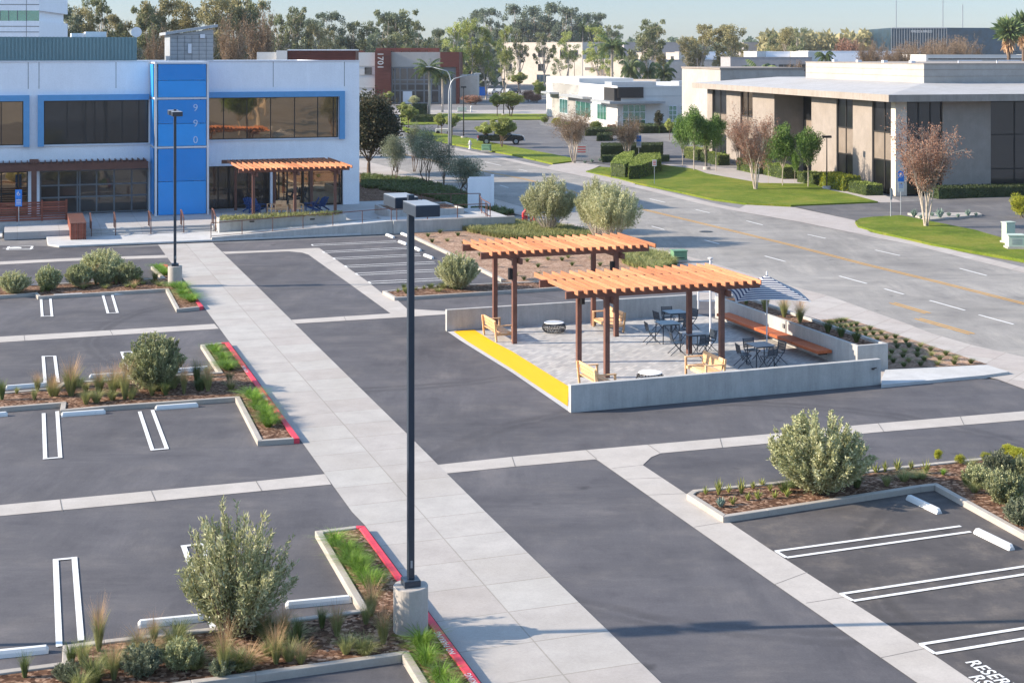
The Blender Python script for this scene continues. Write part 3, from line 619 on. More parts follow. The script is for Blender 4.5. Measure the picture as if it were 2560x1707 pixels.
m=MB(); m.box(w1[0],w1[1],-.1,.3,wz1[0]-.1,wz1[0]-.003); m.box(w2[0],w2[1],-.1,.3,wz2[0]-.1,wz2[0]-.003); m.box(w3[0],w3[1],-.1,.3,wz3[0]-.1,wz3[0]-.003); B.b(m,'sill',M['met_white'])
winpart(B,*w1,*wz1,'g_brz',[q(p,0)[0] for p in (560,618.7,678,738,796,835)],(),'dark',.22)
winpart(B,*w2,*wz2,'g_drk',[q(p,0)[0] for p in (168,215,238,268,306,348)],(),'dark',.22)
winpart(B,*w3,*wz3,'g_brz',[q(p,0)[0] for p in (-70,-30,3)],(),'dark',.22)
winpart(B,*g1x,.45,gz,'g_shop',[q(p,0)[0] for p in (547,575,620,662)],[1.7],'dark',.3,.08)
winpart(B,*g2x,.45,gz,'g_brz',[q(p,0)[0] for p in (699,720,760,775,851)],(),'dark',.3,.10)
winpart(B,*g3x,.45,gz2,'g_shop',[q(p,0)[0] for p in (147,194,200,242,286,330)],[1.55,2.35],'alu',.3,.10)
winpart(B,*g4x,.45,gz2,'g_brz',[q(p,0)[0] for p in (-60,3,45)],[1.9],'dark',.3,.08)
# timber canopy along the ground floor, left
m=MB(); zz=(q(200,425,-1.3)[1],q(200,407,-1.3)[1]); xr=q(370,0,-1.3)[0]
m.box(xl,xr,-1.45,-1.3,zz[0],zz[1]); px_=q(85,0,-1.3)[0]; m.box(px_-.17,px_+.17,-1.47,-1.28,.45,zz[1]+.25); m.box(px_-14,px_-13.7,-1.47,-1.28,.45,zz[1]+.25); m.box(px_-.28,px_+.28,-1.5,-1.25,zz[1]+.05,zz[1]+.3); m.box(xl,xr,-.12,-.02,zz[0],zz[1])
x=xr-.2
while x>xl+.5: m.box(x-.03,x+.03,-1.75,-.02,zz[1]+.003,zz[1]+.15); x-=.37
B.b(m,'entrance_canopy',M['brown'])
# blue sign tower
tx0,tx1,ty=-14.35,-10.85,-2.95
m=MB()
for x in (tx0,tx1-.14): m.box(x,x+.14,ty,ty+.14,.35,zt+.02)
TZ=[q(450,y,ty)[1] for y in (371,249)]
for z in (.35,*TZ,zt-.12): m.box(tx0+.14,tx1-.14,ty+.01,ty+.13,z,z+.12)
m.box(tx0,tx1,ty+.14,0,zt-.1,zt-.003)
for z in (.35,*TZ): m.box(tx0,tx0+.1,ty+.14,-.02,z,z+.12); m.box(tx1-.1,tx1,ty+.14,-.02,z,z+.12)
tw=B.b(m,'tower_frame',M['met_white'])
for i,(za,zb) in enumerate([(.5,(.5+TZ[0])/2-.01),((.5+TZ[0])/2+.02,TZ[0]-.03),(TZ[0]+.15,(TZ[0]+TZ[1])/2),((TZ[0]+TZ[1])/2+.03,TZ[1]-.03),(TZ[1]+.15,9.3),(9.33,zt-.15)]):
    m=MB(); m.box(tx0+.22,tx1-.2,ty-.04,ty-.005,za,zb); B.b(m,'tower_panel',M['blue' if i in (1,3,5) else 'blue2'])
for xq in (tx0-.06,tx1+.02):
    m=MB()
    for za,zb in [(.5,TZ[0]-.03),(TZ[0]+.15,TZ[1]-.03),(TZ[1]+.15,zt-.15)]: m.box(xq,xq+.04,ty+.45,-.1,za,zb)
    B.b(m,'tower_side_panel',M['blue2'])
m=MB(); m.box(tx0+.9,tx1-.9,ty+.6,ty+.65,.5,zt-.5); m.box(tx0+.12,tx0+.2,ty+.3,-.05,.45,zt-.4); m.box(tx1-.2,tx1-.12,ty+.3,-.05,.45,zt-.4); B.b(m,'tower_core',M['sky_blue'])
for ch,py in (('9',269),('9',308),('0',349)):
    X,Z=q(494,py,ty-.05); p=B.P+B.dx*(X-.3)+B.dy*(ty-.06); text(ch,.66,(p.x,p.y,Z-.24),B.dx,(0,0,1),simple('numeral_pale',(.40,.55,.76),.4,.05),'numeral',depth=.02,parent=B.e,bold=.0)
# roof: screen, units, dish, stair housing
X0,Z0=q(343,93.5,3.2); m=MB(); x=xl
m.box(xl,X0-.02,3.25,12,zt-.3,Z0-.01)
while x<X0-.12: m.box(x,x+.12,3.2,3.25,zt-.3,Z0); x+=.24
B.b(m,'roof_screen',M['teal'])
m=MB(); a=q(178,84,7)[0];c=q(212,84,7)[0];d=q(265,80,7)[0]; m.box(a,c,6.6,9,Z0,q(178,84,7)[1]); m.box(c+.02,d,6.4,9,Z0,q(178,80,7)[1]); B.b(m,'rooftop_unit',M['met_white'])
X,Z=q(341,81,4.2); dp=thing('dish_antenna','round white dish antenna on the roof beside the teal screen','antenna',tuple((B.P+B.dx*X+B.dy*4.2)[:2])+(Z,),LOT)
m=MB(); ng=24; m.add([(.36*math.cos(2*math.pi*k/ng),-.05,.36*math.sin(2*math.pi*k/ng)) for k in range(ng)]+[(.30*math.cos(2*math.pi*k/ng),.08,.30*math.sin(2*math.pi*k/ng)) for k in range(ng)],[tuple(range(ng)),tuple(range(2*ng-1,ng-1,-1))]+[(k,ng+k,ng+(k+1)%ng,(k+1)%ng) for k in range(ng)]); m.build('dish',M['met_white'],dp)
m=MB(); m.bar((-.1,.1,-1.6),(-.1,.1,0),.08,.08); m.build('mast',M['gm'],dp)
xa=q(425,0,8)[0]; xb=q(533,0,8)[0]; zl=q(425,87,8)[1]; zr=q(533,74,8)[1]
m=MB(); m.add([(xa,8,zt-.4),(xb,8,zt-.4),(xb,8,zr),(xa,8,zl),(xa,12,zt-.4),(xb,12,zt-.4),(xb,12,zr),(xa,12,zl)],[(0,1,2,3),(5,4,7,6),(0,3,7,4),(1,5,6,2),(3,2,6,7)])
h=B.b(m,'stair_housing',M['gm'])
m=MB()
for i in range(1,9): z=zt-.4+i*(zl-zt+.4)/8; m.box(xa+.02,xb-.02,7.985,7.999,z,z+.03)
for i in range(1,6): x=xa+i*(xb-xa)/6; m.box(x,x+.03,7.97,7.984,zt-.4,zl-.1)
m.build('cladding_joint',M['alu'],h)
e0=q(414,84,7.6); e1=q(545,64,7.6)
m=MB(); m.add([(e0[0],7.6,e0[1]-.12),(e1[0],7.6,e1[1]-.12),(e1[0],12.4,e1[1]-.12),(e0[0],12.4,e0[1]-.12),(e0[0],7.6,e0[1]+.08),(e1[0],7.6,e1[1]+.08),(e1[0],12.4,e1[1]+.08),(e0[0],12.4,e0[1]+.08)],[(3,2,1,0),(4,5,6,7),(0,1,5,4),(1,2,6,5),(2,3,7,6),(3,0,4,7)]); m.build('sloped_roof',M['gm'],h)
m=MB(); m.box(q(470,0,7.9)[0],q(479,0,7.9)[0],7.85,7.99,q(475,134,7.9)[1],q(475,110,7.9)[1]); m.build('wall_box',M['met_white'],h); m=MB(); m.box(q(500,0,7.9)[0],q(512,0,7.9)[0],7.8,7.99,q(505,96,7.9)[1],q(505,86,7.9)[1]); m.build('wall_box',M['met_white'],h)

# ---- podium, steps, ramp
P_=Fr('entrance_podium','pale concrete podium with three steps in front of the white office building','podium',(-10.8,101.1),LOT)
pz=.45
m=MB(); m.box(-23.6,-11.4,-8.8,1.6,0,pz); m.box(-11.4,5.2,-9.38,1.6,0,pz); m.box(-1.0,7.0,-13.4,-9.4,0,.62); m.box(5.22,7.0,-9.4,-6.6,0,.62)
m.box(-46,-23.6,-4.6,1.6,0,pz); P_.b(m,'deck',M['podium'])
m=MB(); m.box(-19,-11.4,-9.5,-9.16,0,.17); m.box(-19,-11.4,-9.15,-8.81,0,.31)
P_.b(m,'step',M['podium'])
m=MB(); pts=[(-21.2,-12.4),(-20.6,-13.4),(-3.0,-13.62),(-3,-9.42),(-12.4,-9.42),(-12.4,-9.52),(-19,-9.52),(-19,-8.82),(-21.2,-8.82)]; m.prism(pts,0,.12)
m.box(-46,-23.7,-7.8,-4.95,0,.1); P_.b(m,'front_walk',M['pad'],bevel=.03)
m=MB(); m.box(-46,-18.9,-4.95,-4.6,0,.62); P_.b(m,'terrace_wall',M['wallc'])
m=MB(); m.add([(-12,-13.25,.125),(-1,-13.25,.62),(-1,-10.7,.62),(-12,-10.7,.125),(-12,-13.25,.05),(-1,-13.25,.05),(-1,-10.7,.05),(-12,-10.7,.05)],[(0,1,2,3),(0,4,5,1),(2,6,7,3)]); P_.b(m,'ramp',M['pad'])
m=MB(); m.add([(-12,-13.5,0),(-1,-13.5,0),(-1,-13.27,0),(-12,-13.27,0),(-12,-13.5,.24),(-1,-13.5,.80),(-1,-13.27,.80),(-12,-13.27,.24)],[(0,1,5,4),(1,2,6,5),(2,3,7,6),(3,0,4,7),(4,5,6,7)]); m.box(-.99,6.9,-13.65,-13.42,0,.80); P_.b(m,'ramp_wall',M['wallc'])
def planterbox(fr,name,x0,x1,y0,y1,h,soil,t=.16,mat='wallc'):
    m=MB(); m.box(x0,x1,y0,y0+t,0,h); m.box(x0,x1,y1-t,y1,0,h); m.box(x0,x0+t,y0+t,y1-t,0,h); m.box(x1-t,x1,y0+t,y1-t,0,h); o=fr.b(m,name,M[mat],bevel=.012)
    m=MB(); m.box(x0+t,x1-t,y0+t,y1-t,0,h-.1); fr.b(m,soil,M['mulch'])
fp=Fr('raised_planter','long pale concrete planter box between the ramp and the small timber pergola','planter',(-10.8,101.1),LOT)
planterbox(fp,'planter_wall',-11.2,-3.3,-10.65,-9.4,1.0,'mulch')
m=MB(); m.box(-9.35,-9.05,-10.67,-10.64,.72,.8); m.box(-5.6,-5.3,-10.67,-10.64,.72,.8); fp.b(m,'wall_light',M['black'])
fp2=Fr('raised_planter','square pale concrete planter box behind the tall lamp head, right of the podium','planter',(-10.8,101.1),LOT)
planterbox(fp2,'planter_wall',-.3,4.7,-9.9,-5.8,1.02,'mulch')
def rail(fr,name,label,pts,z0,h=.95,mid=True,r=.025,group=None,mat='dark',posts=None):
    e=thing(name,label,'handrail',(fr.P.x,fr.P.y,0),fr.a,group); m=MB()
    zz=z0 if hasattr(z0,'__len__') else [z0]*len(pts)
    for i in range(len(pts)-1):
        a=Vector((*pts[i],zz[i]+h)); c=Vector((*pts[i+1],zz[i+1]+h)); m.bar(a,c,r*2,r*2)
        if mid: m.bar(a-Vector((0,0,h-.12)),c-Vector((0,0,h-.12)),r*1.4,r*1.4)
    m.build('rail',M[mat],e)
    for i in range(len(pts)-1):
        a=Vector((*pts[i],zz[i])); c=Vector((*pts[i+1],zz[i+1])); n=max(1,round((c-a).length/1.9)) if posts is None else posts
        for k in range(n+(1 if i==len(pts)-2 else 0)): p=a+(c-a)*k/n; m=MB(); m.bar(p,p+Vector((0,0,h)),r*1.8,r*1.8); m.build('post',M[mat],e)
    return e
for i,(px,py,wd) in enumerate([(213,553,'beside the slatted timber box'),(292,594,'second from the slatted box'),(380,589,'left of the lamp post'),(464,587,'right of the lamp post, before the blue tower'),(545,584,'at the corner of the long planter box')]):
    x=P_.l(G(px,py,.12))[0]
    rail(P_,'step_handrail','short brown handrail over the steps, '+wd,[(x,-9.7),(x,-8.6),(x,-8.0)],[.12,pz,pz],.9,False,.03,'handrails over the entrance steps',mat='brown',posts=1)
rail(P_,'ramp_handrail','long thin brown handrail along the ramp in front of the planter box',[(-12,-13.1),(-1,-13.1)],[.15,.62],.9,True,.022,mat='brown')
rail(P_,'podium_handrail','thin brown handrail in front of the square planter box',[(-.6,-12.9),(5.3,-12.9)],.62,.95,True,.025,mat='brown')
rail(P_,'podium_handrail','thin brown handrail right of the square planter, by the path',[(5.5,-12.9),(5.9,-9.9),(6.6,-7.2)],.62,.95,True,.025,mat='brown')
rail(P_,'podium_handrail','far brown handrail along the planting beyond the path',[(3.0,-5.6),(6.9,-6.5)],.62,.95,False,.025,mat='brown')
# slatted fence on the terrace wall
fe_=thing('slatted_fence','red-brown slatted timber fence on the low terrace wall at the left edge','fence',(-10.8,101.1,0),LOT)
fx1=P_.q(166,0,-4.8)[0]; m=MB()
for k in range(8): z=.66+k*.15; m.box(-46,fx1,-4.82,-4.78,z,z+.11)
m.build('slats',M['red_wood'],fe_); m=MB()
for px in (-95,-25,43,105,166): x=P_.q(px,0,-4.8)[0]; m=MB(); m.box(x-.06,x+.06,-4.9,-4.77,.62,1.92); m.build('fence_post',M['red_wood'],fe_)
c0=P_.l(G(176.5,600,.12)); sb=thing('slatted_screen_box','long red-brown slatted timber box standing on the front walk','screen box',tuple(G(176.5,600,.12)[:2])+(.12,),LOT)
m=MB(); L_=5.6; W_=.88; hh=.95; k=0.0
while k<W_: m.box(k,k+.085,0,.03,0,hh); k+=.098
k=.04
while k<L_: m.box(0,.03,k,k+.085,0,hh); m.box(W_-.03,W_,k,k+.085,0,hh); k+=.098
m.build('side_slats',M['red_wood'],sb); m=MB(); k=.0
while k<L_: m.box(-.02,W_+.02,k,k+.10,hh,hh+.03); k+=.118
m.build('top_slats',M['brown'],sb)

# ---- pergolas
def pergola(name,label,P0,ang,post_s,post_t,zb,beam_s,raft,rl,fl=0,rz=.15,npost=2,raftmat='rafter'):
    e=thing(name,label,'pergola',(P0[0],P0[1],fl),ang)
    for s in post_s:
        for t in post_t: m=MB(); m.box(s-.085,s+.085,t-.085,t+.085,0,zb-fl-.003); m.build('post',M['brown'],e)
    for t in post_t: m=MB(); m.box(beam_s[0],beam_s[1],t-.06,t+.06,zb-fl,zb-fl+.25); m.build('beam',M['brown'],e)
    for s in post_s: m=MB(); m.box(s+.11,s+.21,rl[0]+.05,rl[1]-.05,zb-fl-.22,zb-fl-.004); m.build('cross_beam',M['brown'],e)
    n=raft[2]
    for i in range(n): s=raft[0]+(raft[1]-raft[0])*i/(n-1); m=MB(); m.box(s-.022,s+.022,rl[0],rl[1],zb-fl+.16,zb-fl+.16+rz+.02); m.build('rafter',M[raftmat],e)
    return e
PA=G(1427,1032.4)
per1=pergola('pergola','orange timber pergola nearer the camera, on brown posts over the bistro tables',PA,LOT,(2.9,7.3),(4.02,6.6),2.80,(1.39,8.8),(1.7,8.65,21),(3.62,7.95))
per2=pergola('pergola','taller orange timber pergola at the back of the patio over two loveseats',PA,LOT,(1.79,6.03),(10.48,12.83),3.31,(.43,7.42),(.77,7.54,21),(10.05,13.8))

for e,(s,t,z) in ((per2,(1.62,10.48,2.7)),(per2,(5.86,10.48,2.75)),(per1,(2.98,6.45,2.35))):
    m=MB(); m.box(s-.07,s+.07,t-.09,t+.09,z-.22,z+.22); m.build('speaker',M['black'],e,bevel=.02)
Pq=P_.q
xs=[Pq(633.6,0,-9.1)[0],Pq(737.5,0,-9.1)[0],Pq(838,0,-9.1)[0]]; yb=P_.l(G(596,526,.45))[1]; zb=Pq(700,430,-9.1)[1]
bx0=Pq(596,0,-9.1)[0]; bx1=Pq(873.5,0,-9.1)[0]
pergola('pergola','small red-brown timber pergola on the podium by the white building',(B.P.x,B.P.y),LOT,tuple(xs),(-9.1,yb),zb,(bx0,bx1),(bx0+.25,bx1+.05,21),(-9.7,-2.2),.45,raftmat='rafter')

# ---- patio walls, bench, planter
W1=Fr('patio_wall','near pale concrete patio wall with vertical streaks, beside the dark driveway','wall',PA[:2],LOT+R_(.5))
m=MB(); m.box(0,11.25,0,.2,0,.86); W1.b(m,'wall',M['wallc'],bevel=.012)
m=MB(); m.lathe([(.012,0),(.05,0),(.05,.05),(.012,.05)],10,(10.9,-.06,.55)); m.bar((10.9,-.02,.58),(11.0,-.12,.62),.03,.03); W1.b(m,'tap',M['dark'])
PC=G(1117,828.6); W2=Fr('patio_wall','back concrete patio wall behind the loveseats','wall',PC[:2],LOT)
m=MB(); m.box(0,11.1,0,.2,0,.86); W2.b(m,'wall',M['wallc'],bevel=.012)
pp=Fr('patio_planter','long pale concrete planter wall on the street side of the patio, with dry grasses','planter',PA[:2],LOT)
planterbox(pp,'planter_wall',11.55,12.8,2.0,12.8,.92,'mulch',.14)
m=MB(); m.box(11.5,11.55,7.0,7.12,.62,.78); pp.b(m,'wall_light',M['alu'])
bn=thing('wall_bench','long red-brown timber bench along the patio planter wall','bench',tuple(PA[:2])+(0,),LOT)
for a,c in ((3.57,5.35),(5.38,8.0),(8.03,11.4)): m=MB(); m.box(10.9,11.5,a,c,.36,.47); m.build('seat',M['bench_wood'],bn,bevel=.01)
m=MB()
for t in (4,5.5,8,11): m.box(11.2,11.54,t-.03,t+.03,.22,.357)
m.build('bracket',M['dark'],bn)
m=MB(); 
gr_=Fr('patio_rail','low white rail closing the gap at the back corner of the patio','rail',PA[:2],LOT)
a=gr_.l(G(1746,772)); c=gr_.l(G(1789,772)); m.bar((a[0],a[1],.35),(c[0],c[1],.35),.05,.05); m.bar((a[0],a[1],.75),(c[0],c[1],.75),.05,.05); m.bar((a[0],a[1],0),(a[0],a[1],.75),.05,.05); m.bar((c[0],c[1],0),(c[0],c[1],.75),.05,.05); gr_.b(m,'rail',M['met_white'])

# ---- tan office building, right
T=Fr('tan_office_building','tan two-storey office building with tall dark windows and an overhanging roof','building',(29.8,111.0),math.atan2(.2195,.9756))
DL=41.5; zt=T.s_(2239,257,-1.2)[1]; zt=7.35; zb=0
lw=[tuple(sorted((T.s_(a,0)[0],T.s_(c,0)[0]))) for a,c in ((1780.6,1816),(1851,1881.6),(1935.7,2028.6),(2091,2132),(2180,2236))]
m=MB(); ys=sorted([0.0,DL]+[v for w in lw for v in w]); ys=[y for y in ys if 0<=y<=DL]
wins=[(max(0,a),min(DL,c)) for a,c in lw]
y=0
for a,c in sorted(wins):
    if a>y+.02: m.box(0,.4,y,a,0,zt)
    y=c
if DL>y: m.box(0,.4,y,DL,0,zt)
rw=[(T.q(2267,0)[0],T.q(2357,0)[0]),(T.q(2477,0)[0],48)]
m.box(.4,rw[0][0],0,.4,0,zt); m.box(rw[0][1],rw[1][0],0,.4,0,zt); m.box(48,60,0,.4,0,zt); m.box(59.6,60,.4,DL,0,zt); m.box(.4,59.6,DL-.4,DL,0,zt)
T.b(m,'wall',M['tan'])
m=MB(); m.box(-.04,rw[0][0]-.02,-.04,.0,0,zt-.02); m.box(-.04,0,.0,.7,0,zt-.02); T.b(m,'corner_pier',M['cream'])
z1,z2=4.85,2.65
for i,(a,c) in enumerate(sorted(wins)):
    if c-a<.2: continue
    deep = 3.0 if i==2 else .18
    m=MB(); n=2 if i!=2 else 4
    for k in range(n+1): yy=a+(c-a)*k/n; m.box(deep-.06,deep+.03,max(a,yy-.05),min(c,yy+.05),0,zt-.01)
    for z in (z1,z2): m.box(deep-.05,deep+.02,a,c,z-.05,z+.05)
    f=T.b(m,'window',M['dark'])
    for za,zb_,mt in ((0.05,z2-.05,'g_drk'),(z2+.05,z1-.05,'spand'),(z1+.05,zt-.02,'g_brz' if i==3 else 'g_drk')):
        m=MB(); m.box(deep,deep+.02,a+.02,c-.02,za,zb_); m.build('pane',M[mt],f)
    if i==2:
        m=MB(); m.box(.4,3.3,a-.2,a,0,zt-.01); T.b(m,'recess_wall',M['tan']); m=MB(); m.box(.4,3.3,c,c+.2,0,zt-.01); T.b(m,'recess_wall',M['tan'])
for (a,c),vx in zip(rw,((.35,.68),(.055,.11,.165,.22,.3,.4,.5,.6,.7,.8,.9))):
    m=MB(); grid(m,a,c,0.02,zt-.01,[a+(c-a)*k for k in vx],[z1-.2,z2-.7],.1,.15,.23); f=T.b(m,'window',M['black'])
    m=MB(); m.box(a+.02,c-.02,.19,.21,.05,zt-.03); m.build('pane',M['g_drk'],f)
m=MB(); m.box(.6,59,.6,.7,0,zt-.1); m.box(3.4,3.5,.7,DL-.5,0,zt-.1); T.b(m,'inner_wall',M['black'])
oh=1.25; px0=T.l((34.0,118.0)); x0,y0=px0; za,zb2=zt+.003,zt+.55
m=MB(); m.add([(-oh,-oh,za),(62,-oh,za),(62,DL+oh,za),(-oh,DL+oh,za),(-oh,-oh,zb2),(62,-oh,zb2),(62,DL+oh,zb2),(-oh,DL+oh,zb2)],[(3,2,1,0),(0,1,5,4),(1,2,6,5),(2,3,7,6),(3,0,4,7)]); T.b(m,'fascia',M['fascia'])
m=MB(); rz=8.62; xx,yy=x0,y0
v=[(-oh,-oh,zb2),(62,-oh,zb2),(62,DL+oh,zb2),(-oh,DL+oh,zb2),(xx,yy,rz),(56,yy,rz),(56,36,rz),(xx,36,rz)]
m.add(v,[(0,1,5,4),(1,2,6,5),(2,3,7,6),(3,0,4,7),(4,5,6,7)]); T.b(m,'roof',M['roofg'])

m=MB(); yp=yy+23.2; m.box(xx,56,yy,yp,rz+.002,10.18); o=T.b(m,'penthouse',M['tanw'])
m=MB()
for z in (9.15,9.7): m.box(xx-.02,56.02,yy-.02,yp+.02,z,z+.035)
m.box(xx-.06,56.06,yy-.06,yp+.06,10.18,10.24); m.build('joint',M['fascia'],o)
m=MB()
for k in range(12): x=xx+4+k*3.6; m.box(x,x+.08,yy+1.5,yy+1.58,10.2,10.5); m.box(x,x+2.2,yy+1.5,yy+1.56,10.42,10.5)
for k in range(4): y=yy+4+k*5; m.box(xx+1,xx+1.4,y,y+.4,10.2,10.45)
m.build('roof_pipe',M['met_white'],o)
# ---- plain buildings by their visible corner
def boxb(name,label,P0,ang,x0,x1,y0,y1,z,mat,cat='building',wins=(),extra=None,roof='roofg'):
    fr=Fr(name,label,cat,P0,ang); m=MB(); m.prism([(x0,y0),(x1,y0),(x1,y1),(x0,y1)],0,z); fr.b(m,'wall',M[mat])
    m=MB(); t=.3; m.box(x0-.05,x1+.05,y0-.05,y0+t,z+.002,z+.16); m.box(x0-.05,x0+t,y0+t,y1,z+.002,z+.16); m.box(x1-t,x1+.05,y0+t,y1,z+.002,z+.16); m.box(x0+t,x1-t,y0+t,y1,z+.002,z+.05); fr.b(m,'parapet',M[mat])
    for (px0_,px1_,py0_,py1_,gm,nx,nz) in wins:
        a,zb_=fr.q(px0_,py1_); c,za_=fr.q(px1_,py0_); m=MB(); grid(m,a,c,max(.05,zb_),za_,[a+(c-a)*k/nx for k in range(1,nx)],[zb_+(za_-zb_)*k/nz for k in range(1,nz)],.10,-.10,-.02); f=fr.b(m,'window',M['alu'])
        m=MB(); m.box(a+.02,c-.02,-.05,-.03,max(.07,zb_),za_-.02); m.build('pane',M[gm],f)
    return fr
# 1701 building
Y1=307; S1=boxb('brick_red_office','office building with red-brown cladding and the number 1701 on its tall pier','x',0,0,0,0,0,0,'medw') if False else Fr('cladded_office','grey, white and red-brown office building with the number 1701 on its pier','building',((978-1280)/F*Y1,Y1),0)
q1=S1.q; zt1=q1(1000,131)[1]
def seg(a,c,y0,y1,z0,z1,name,mat,par=None): m=MB(); m.box(q1(a,0)[0],q1(c,0)[0],y0,y1,z0,z1); return S1.b(m,name,M[mat],par)
seg(880,938,.5,22,0,zt1-.1,'white_wing','medw')
seg(938.2,978,-.8,12,0,zt1+.3,'cladding_pier','brick_r')
zc=q1(1000,168)[1]; zc2=q1(1000,166)[1]
seg(978.2,1100.3,.3,22,zc,zt1,'stucco_band','greyst'); seg(1100.5,1148,0,22,zc,zt1,'cladding_band','brick_r'); seg(1140,1148,0,22,0,zc-.02,'cladding_leg','brick_r')
seg(978.2,1100.3,1.2,22,0,zc-.02,'rear_wall','greyst'); seg(1100.5,1139.8,.6,22,0,zc-.02,'side_wall','alu')
a,c=q1(978.2,0)[0],q1(1100.3,0)[0]; m=MB(); zm=q1(0,206)[1]; grid(m,a,c,.05,zc-.05,[q1(p,0)[0] for p in (987,1000,1018,1038,1060,1078,1097)],[zm+.5,zm-.4,q1(0,227)[1]],.28,.4,.7); f=S1.b(m,'window',M['alu'])
m=MB(); m.box(a+.1,c-.1,.75,.8,.1,zc-.1); m.build('pane',M['g_drk'],f)
m=MB(); m.box(q1(1007,0)[0],q1(1030,0)[0],.3,.38,.1,q1(0,229)[1]); m.build('door_frame',M['met_white'],f)
m=MB(); a,c=q1(911,0)[0],q1(929,0)[0]; m.box(a,c,.4,.47,q1(0,187)[1],q1(0,169)[1]); S1.b(m,'window',M['g_drk'])
m=MB()
for py in (167,189,221): m.box(q1(880,0)[0],q1(938,0)[0],.44,.49,q1(0,py)[1],q1(0,py)[1]+.12)
S1.b(m,'panel_joint',M['greyst'])
m=MB()
for a,c in ((895,906),(979,1000),(1004,1022),(1026,1045),(1048,1065)): m.box(q1(a,0)[0],q1(c,0)[0],2,5,zt1,zt1+.35)
m.box(q1(930,0)[0],q1(1092,0)[0],9,14,zt1,zt1+.9); S1.b(m,'rooftop_screen',M['brick_r'])
X,Z=q1(957.5,130.5,-.85); p=S1.P+S1.dx*X+S1.dy*(-.9); text('1701',1.75,(q1(944.5,0,-.9)[0]+S1.P.x,Y1-.9,q1(0,131,-.9)[1]),(0,0,-1),(1,0,0),M['medw'],'numerals',depth=.05,parent=S1.e,bold=.02,sx=1.0)
seg(1148.2,1193,4,20,0,q1(0,190)[1],'low_wing','cream')
# red-brown roofed block behind the white building
b2=Fr('brown_block','low red-brown and white block just behind the white office building','building',((719-1280)/F*150,150),0); q2=b2.q
m=MB(); m.box(0,q2(889,0)[0],0,3,0,q2(0,127)[1]); b2.b(m,'wall',M['brick_r']); m=MB(); m.box(q2(640,0)[0],-.02,.5,3,0,q2(0,131)[1]); m.box(q2(692,0)[0],-.02,-.3,.48,0,q2(0,127)[1]); b2.b(m,'side_wall',M['medw'])
m=MB(); m.box(0,q2(889,0)[0],-.1,3.1,q2(0,127)[1]+.002,q2(0,127)[1]+.12); b2.b(m,'coping',M['met_white'])
# pale office tower upper left
b3=Fr('office_tower','tall pale office tower with a greenish window band, cut by the upper left corner','building',((98-1280)/F*190,190),.12); q3=b3.q
m=MB(); xl3=-24; zw0,zw1=q3(60,53)[1],q3(60,27)[1]; m.box(xl3,0,0,20,0,zw0); m.box(xl3,0,0,20,zw1,q3(60,-60)[1]); m.box(xl3+.5,-.5,.5,19.5,zw0,zw1); b3.b(m,'wall',M['wallw'])
m=MB(); m.box(xl3,-.03,.05,.1,zw0,zw1); b3.b(m,'window_band',M['g_grn']); m=MB()
for px in (-20,0,21.5,43.5,66): x=q3(px,0)[0]; m.box(x-.05,x+.05,.0,.2,zw0,zw1)
for py in (13,67.5,81.5,0): z=q3(60,py)[1]; m.box(xl3,.01,-.03,.0,z,z+.09)
x=q3(66,0)[0]; m.box(x-.03,x+.03,-.02,.0,0,40); b3.b(m,'joint',M['alu'])
# white single-storey building in the middle distance
C0=(15.2,206); med=Fr('white_clinic_building','bright white low building with green glass and grey canopies','building',C0,math.atan2(.206,.978)); qm=med.q; sm=med.s_
DLm=40.5; zr=5.95
m=MB(); m.prism([(0,0),(46,0),(46,DLm),(0,DLm)],0,zr); med.b(m,'wall',M['medw'])
m=MB(); m.box(-.05,46,-.05,.3,zr+.002,zr+.3); m.box(-.05,.3,.3,DLm,zr+.002,zr+.3); m.box(.3,46,.3,DLm,zr+.002,zr+.06)
m.box(.0,9,22,DLm+4,0,6.95); med.b(m,'parapet',M['medw'])
m=MB(); m.box(-.5,.5,-.06,5.5,zr-1.9,zr+.02); a,c=qm(1544,0,-.2)[0],qm(1608,0,-.2)[0]; m.box(0,c,-.35,-.06,qm(0,256,-.2)[1],qm(0,227,-.2)[1]); med.b(m,'sign_panel',M['dark'])
m=MB(); zc0=3.75
m.box(-1.6,qm(1655,0)[0],-1.6,0,zc0,zc0+.35); m.box(-1.6,0,0,9,zc0,zc0+.35); 
y0_,y1_=sm(1480,0)[0],sm(1420,0)[0]; m.box(-1.5,0,min(y0_,y1_),max(y0_,y1_),zc0+.2,zc0+.55); m.box(-1.6,0,DLm-5,DLm+1.5,zc0+.3,zc0+.65); med.b(m,'canopy',M['gm'])
def sidewin(fr,pa,pb,z0,z1,mat,n=3):
    a,c=sorted((fr.s_(pa,0)[0],fr.s_(pb,0)[0])); m=MB(); w=.08
    m.box(-.10,-.02,a,a+w,z0,z1); m.box(-.10,-.02,c-w,c,z0,z1); m.box(-.10,-.02,a+w,c-w,z0,z0+w); m.box(-.10,-.02,a+w,c-w,z1-w,z1)
    for k in range(1,n): y=a+(c-a)*k/n; m.box(-.09,-.03,y-.03,y+.03,z0+w,z1-w)
    f=fr.b(m,'window',M['met_white']); m=MB(); m.box(-.06,-.04,a+.02,c-.02,z0+.02,z1-.02); m.build('pane',M['g_grn'],f)
for pa,pb in ((1400,1420),(1440,1478),(1494,1517)): sidewin(med,pa,pb,1.0,3.4,'g_grn')
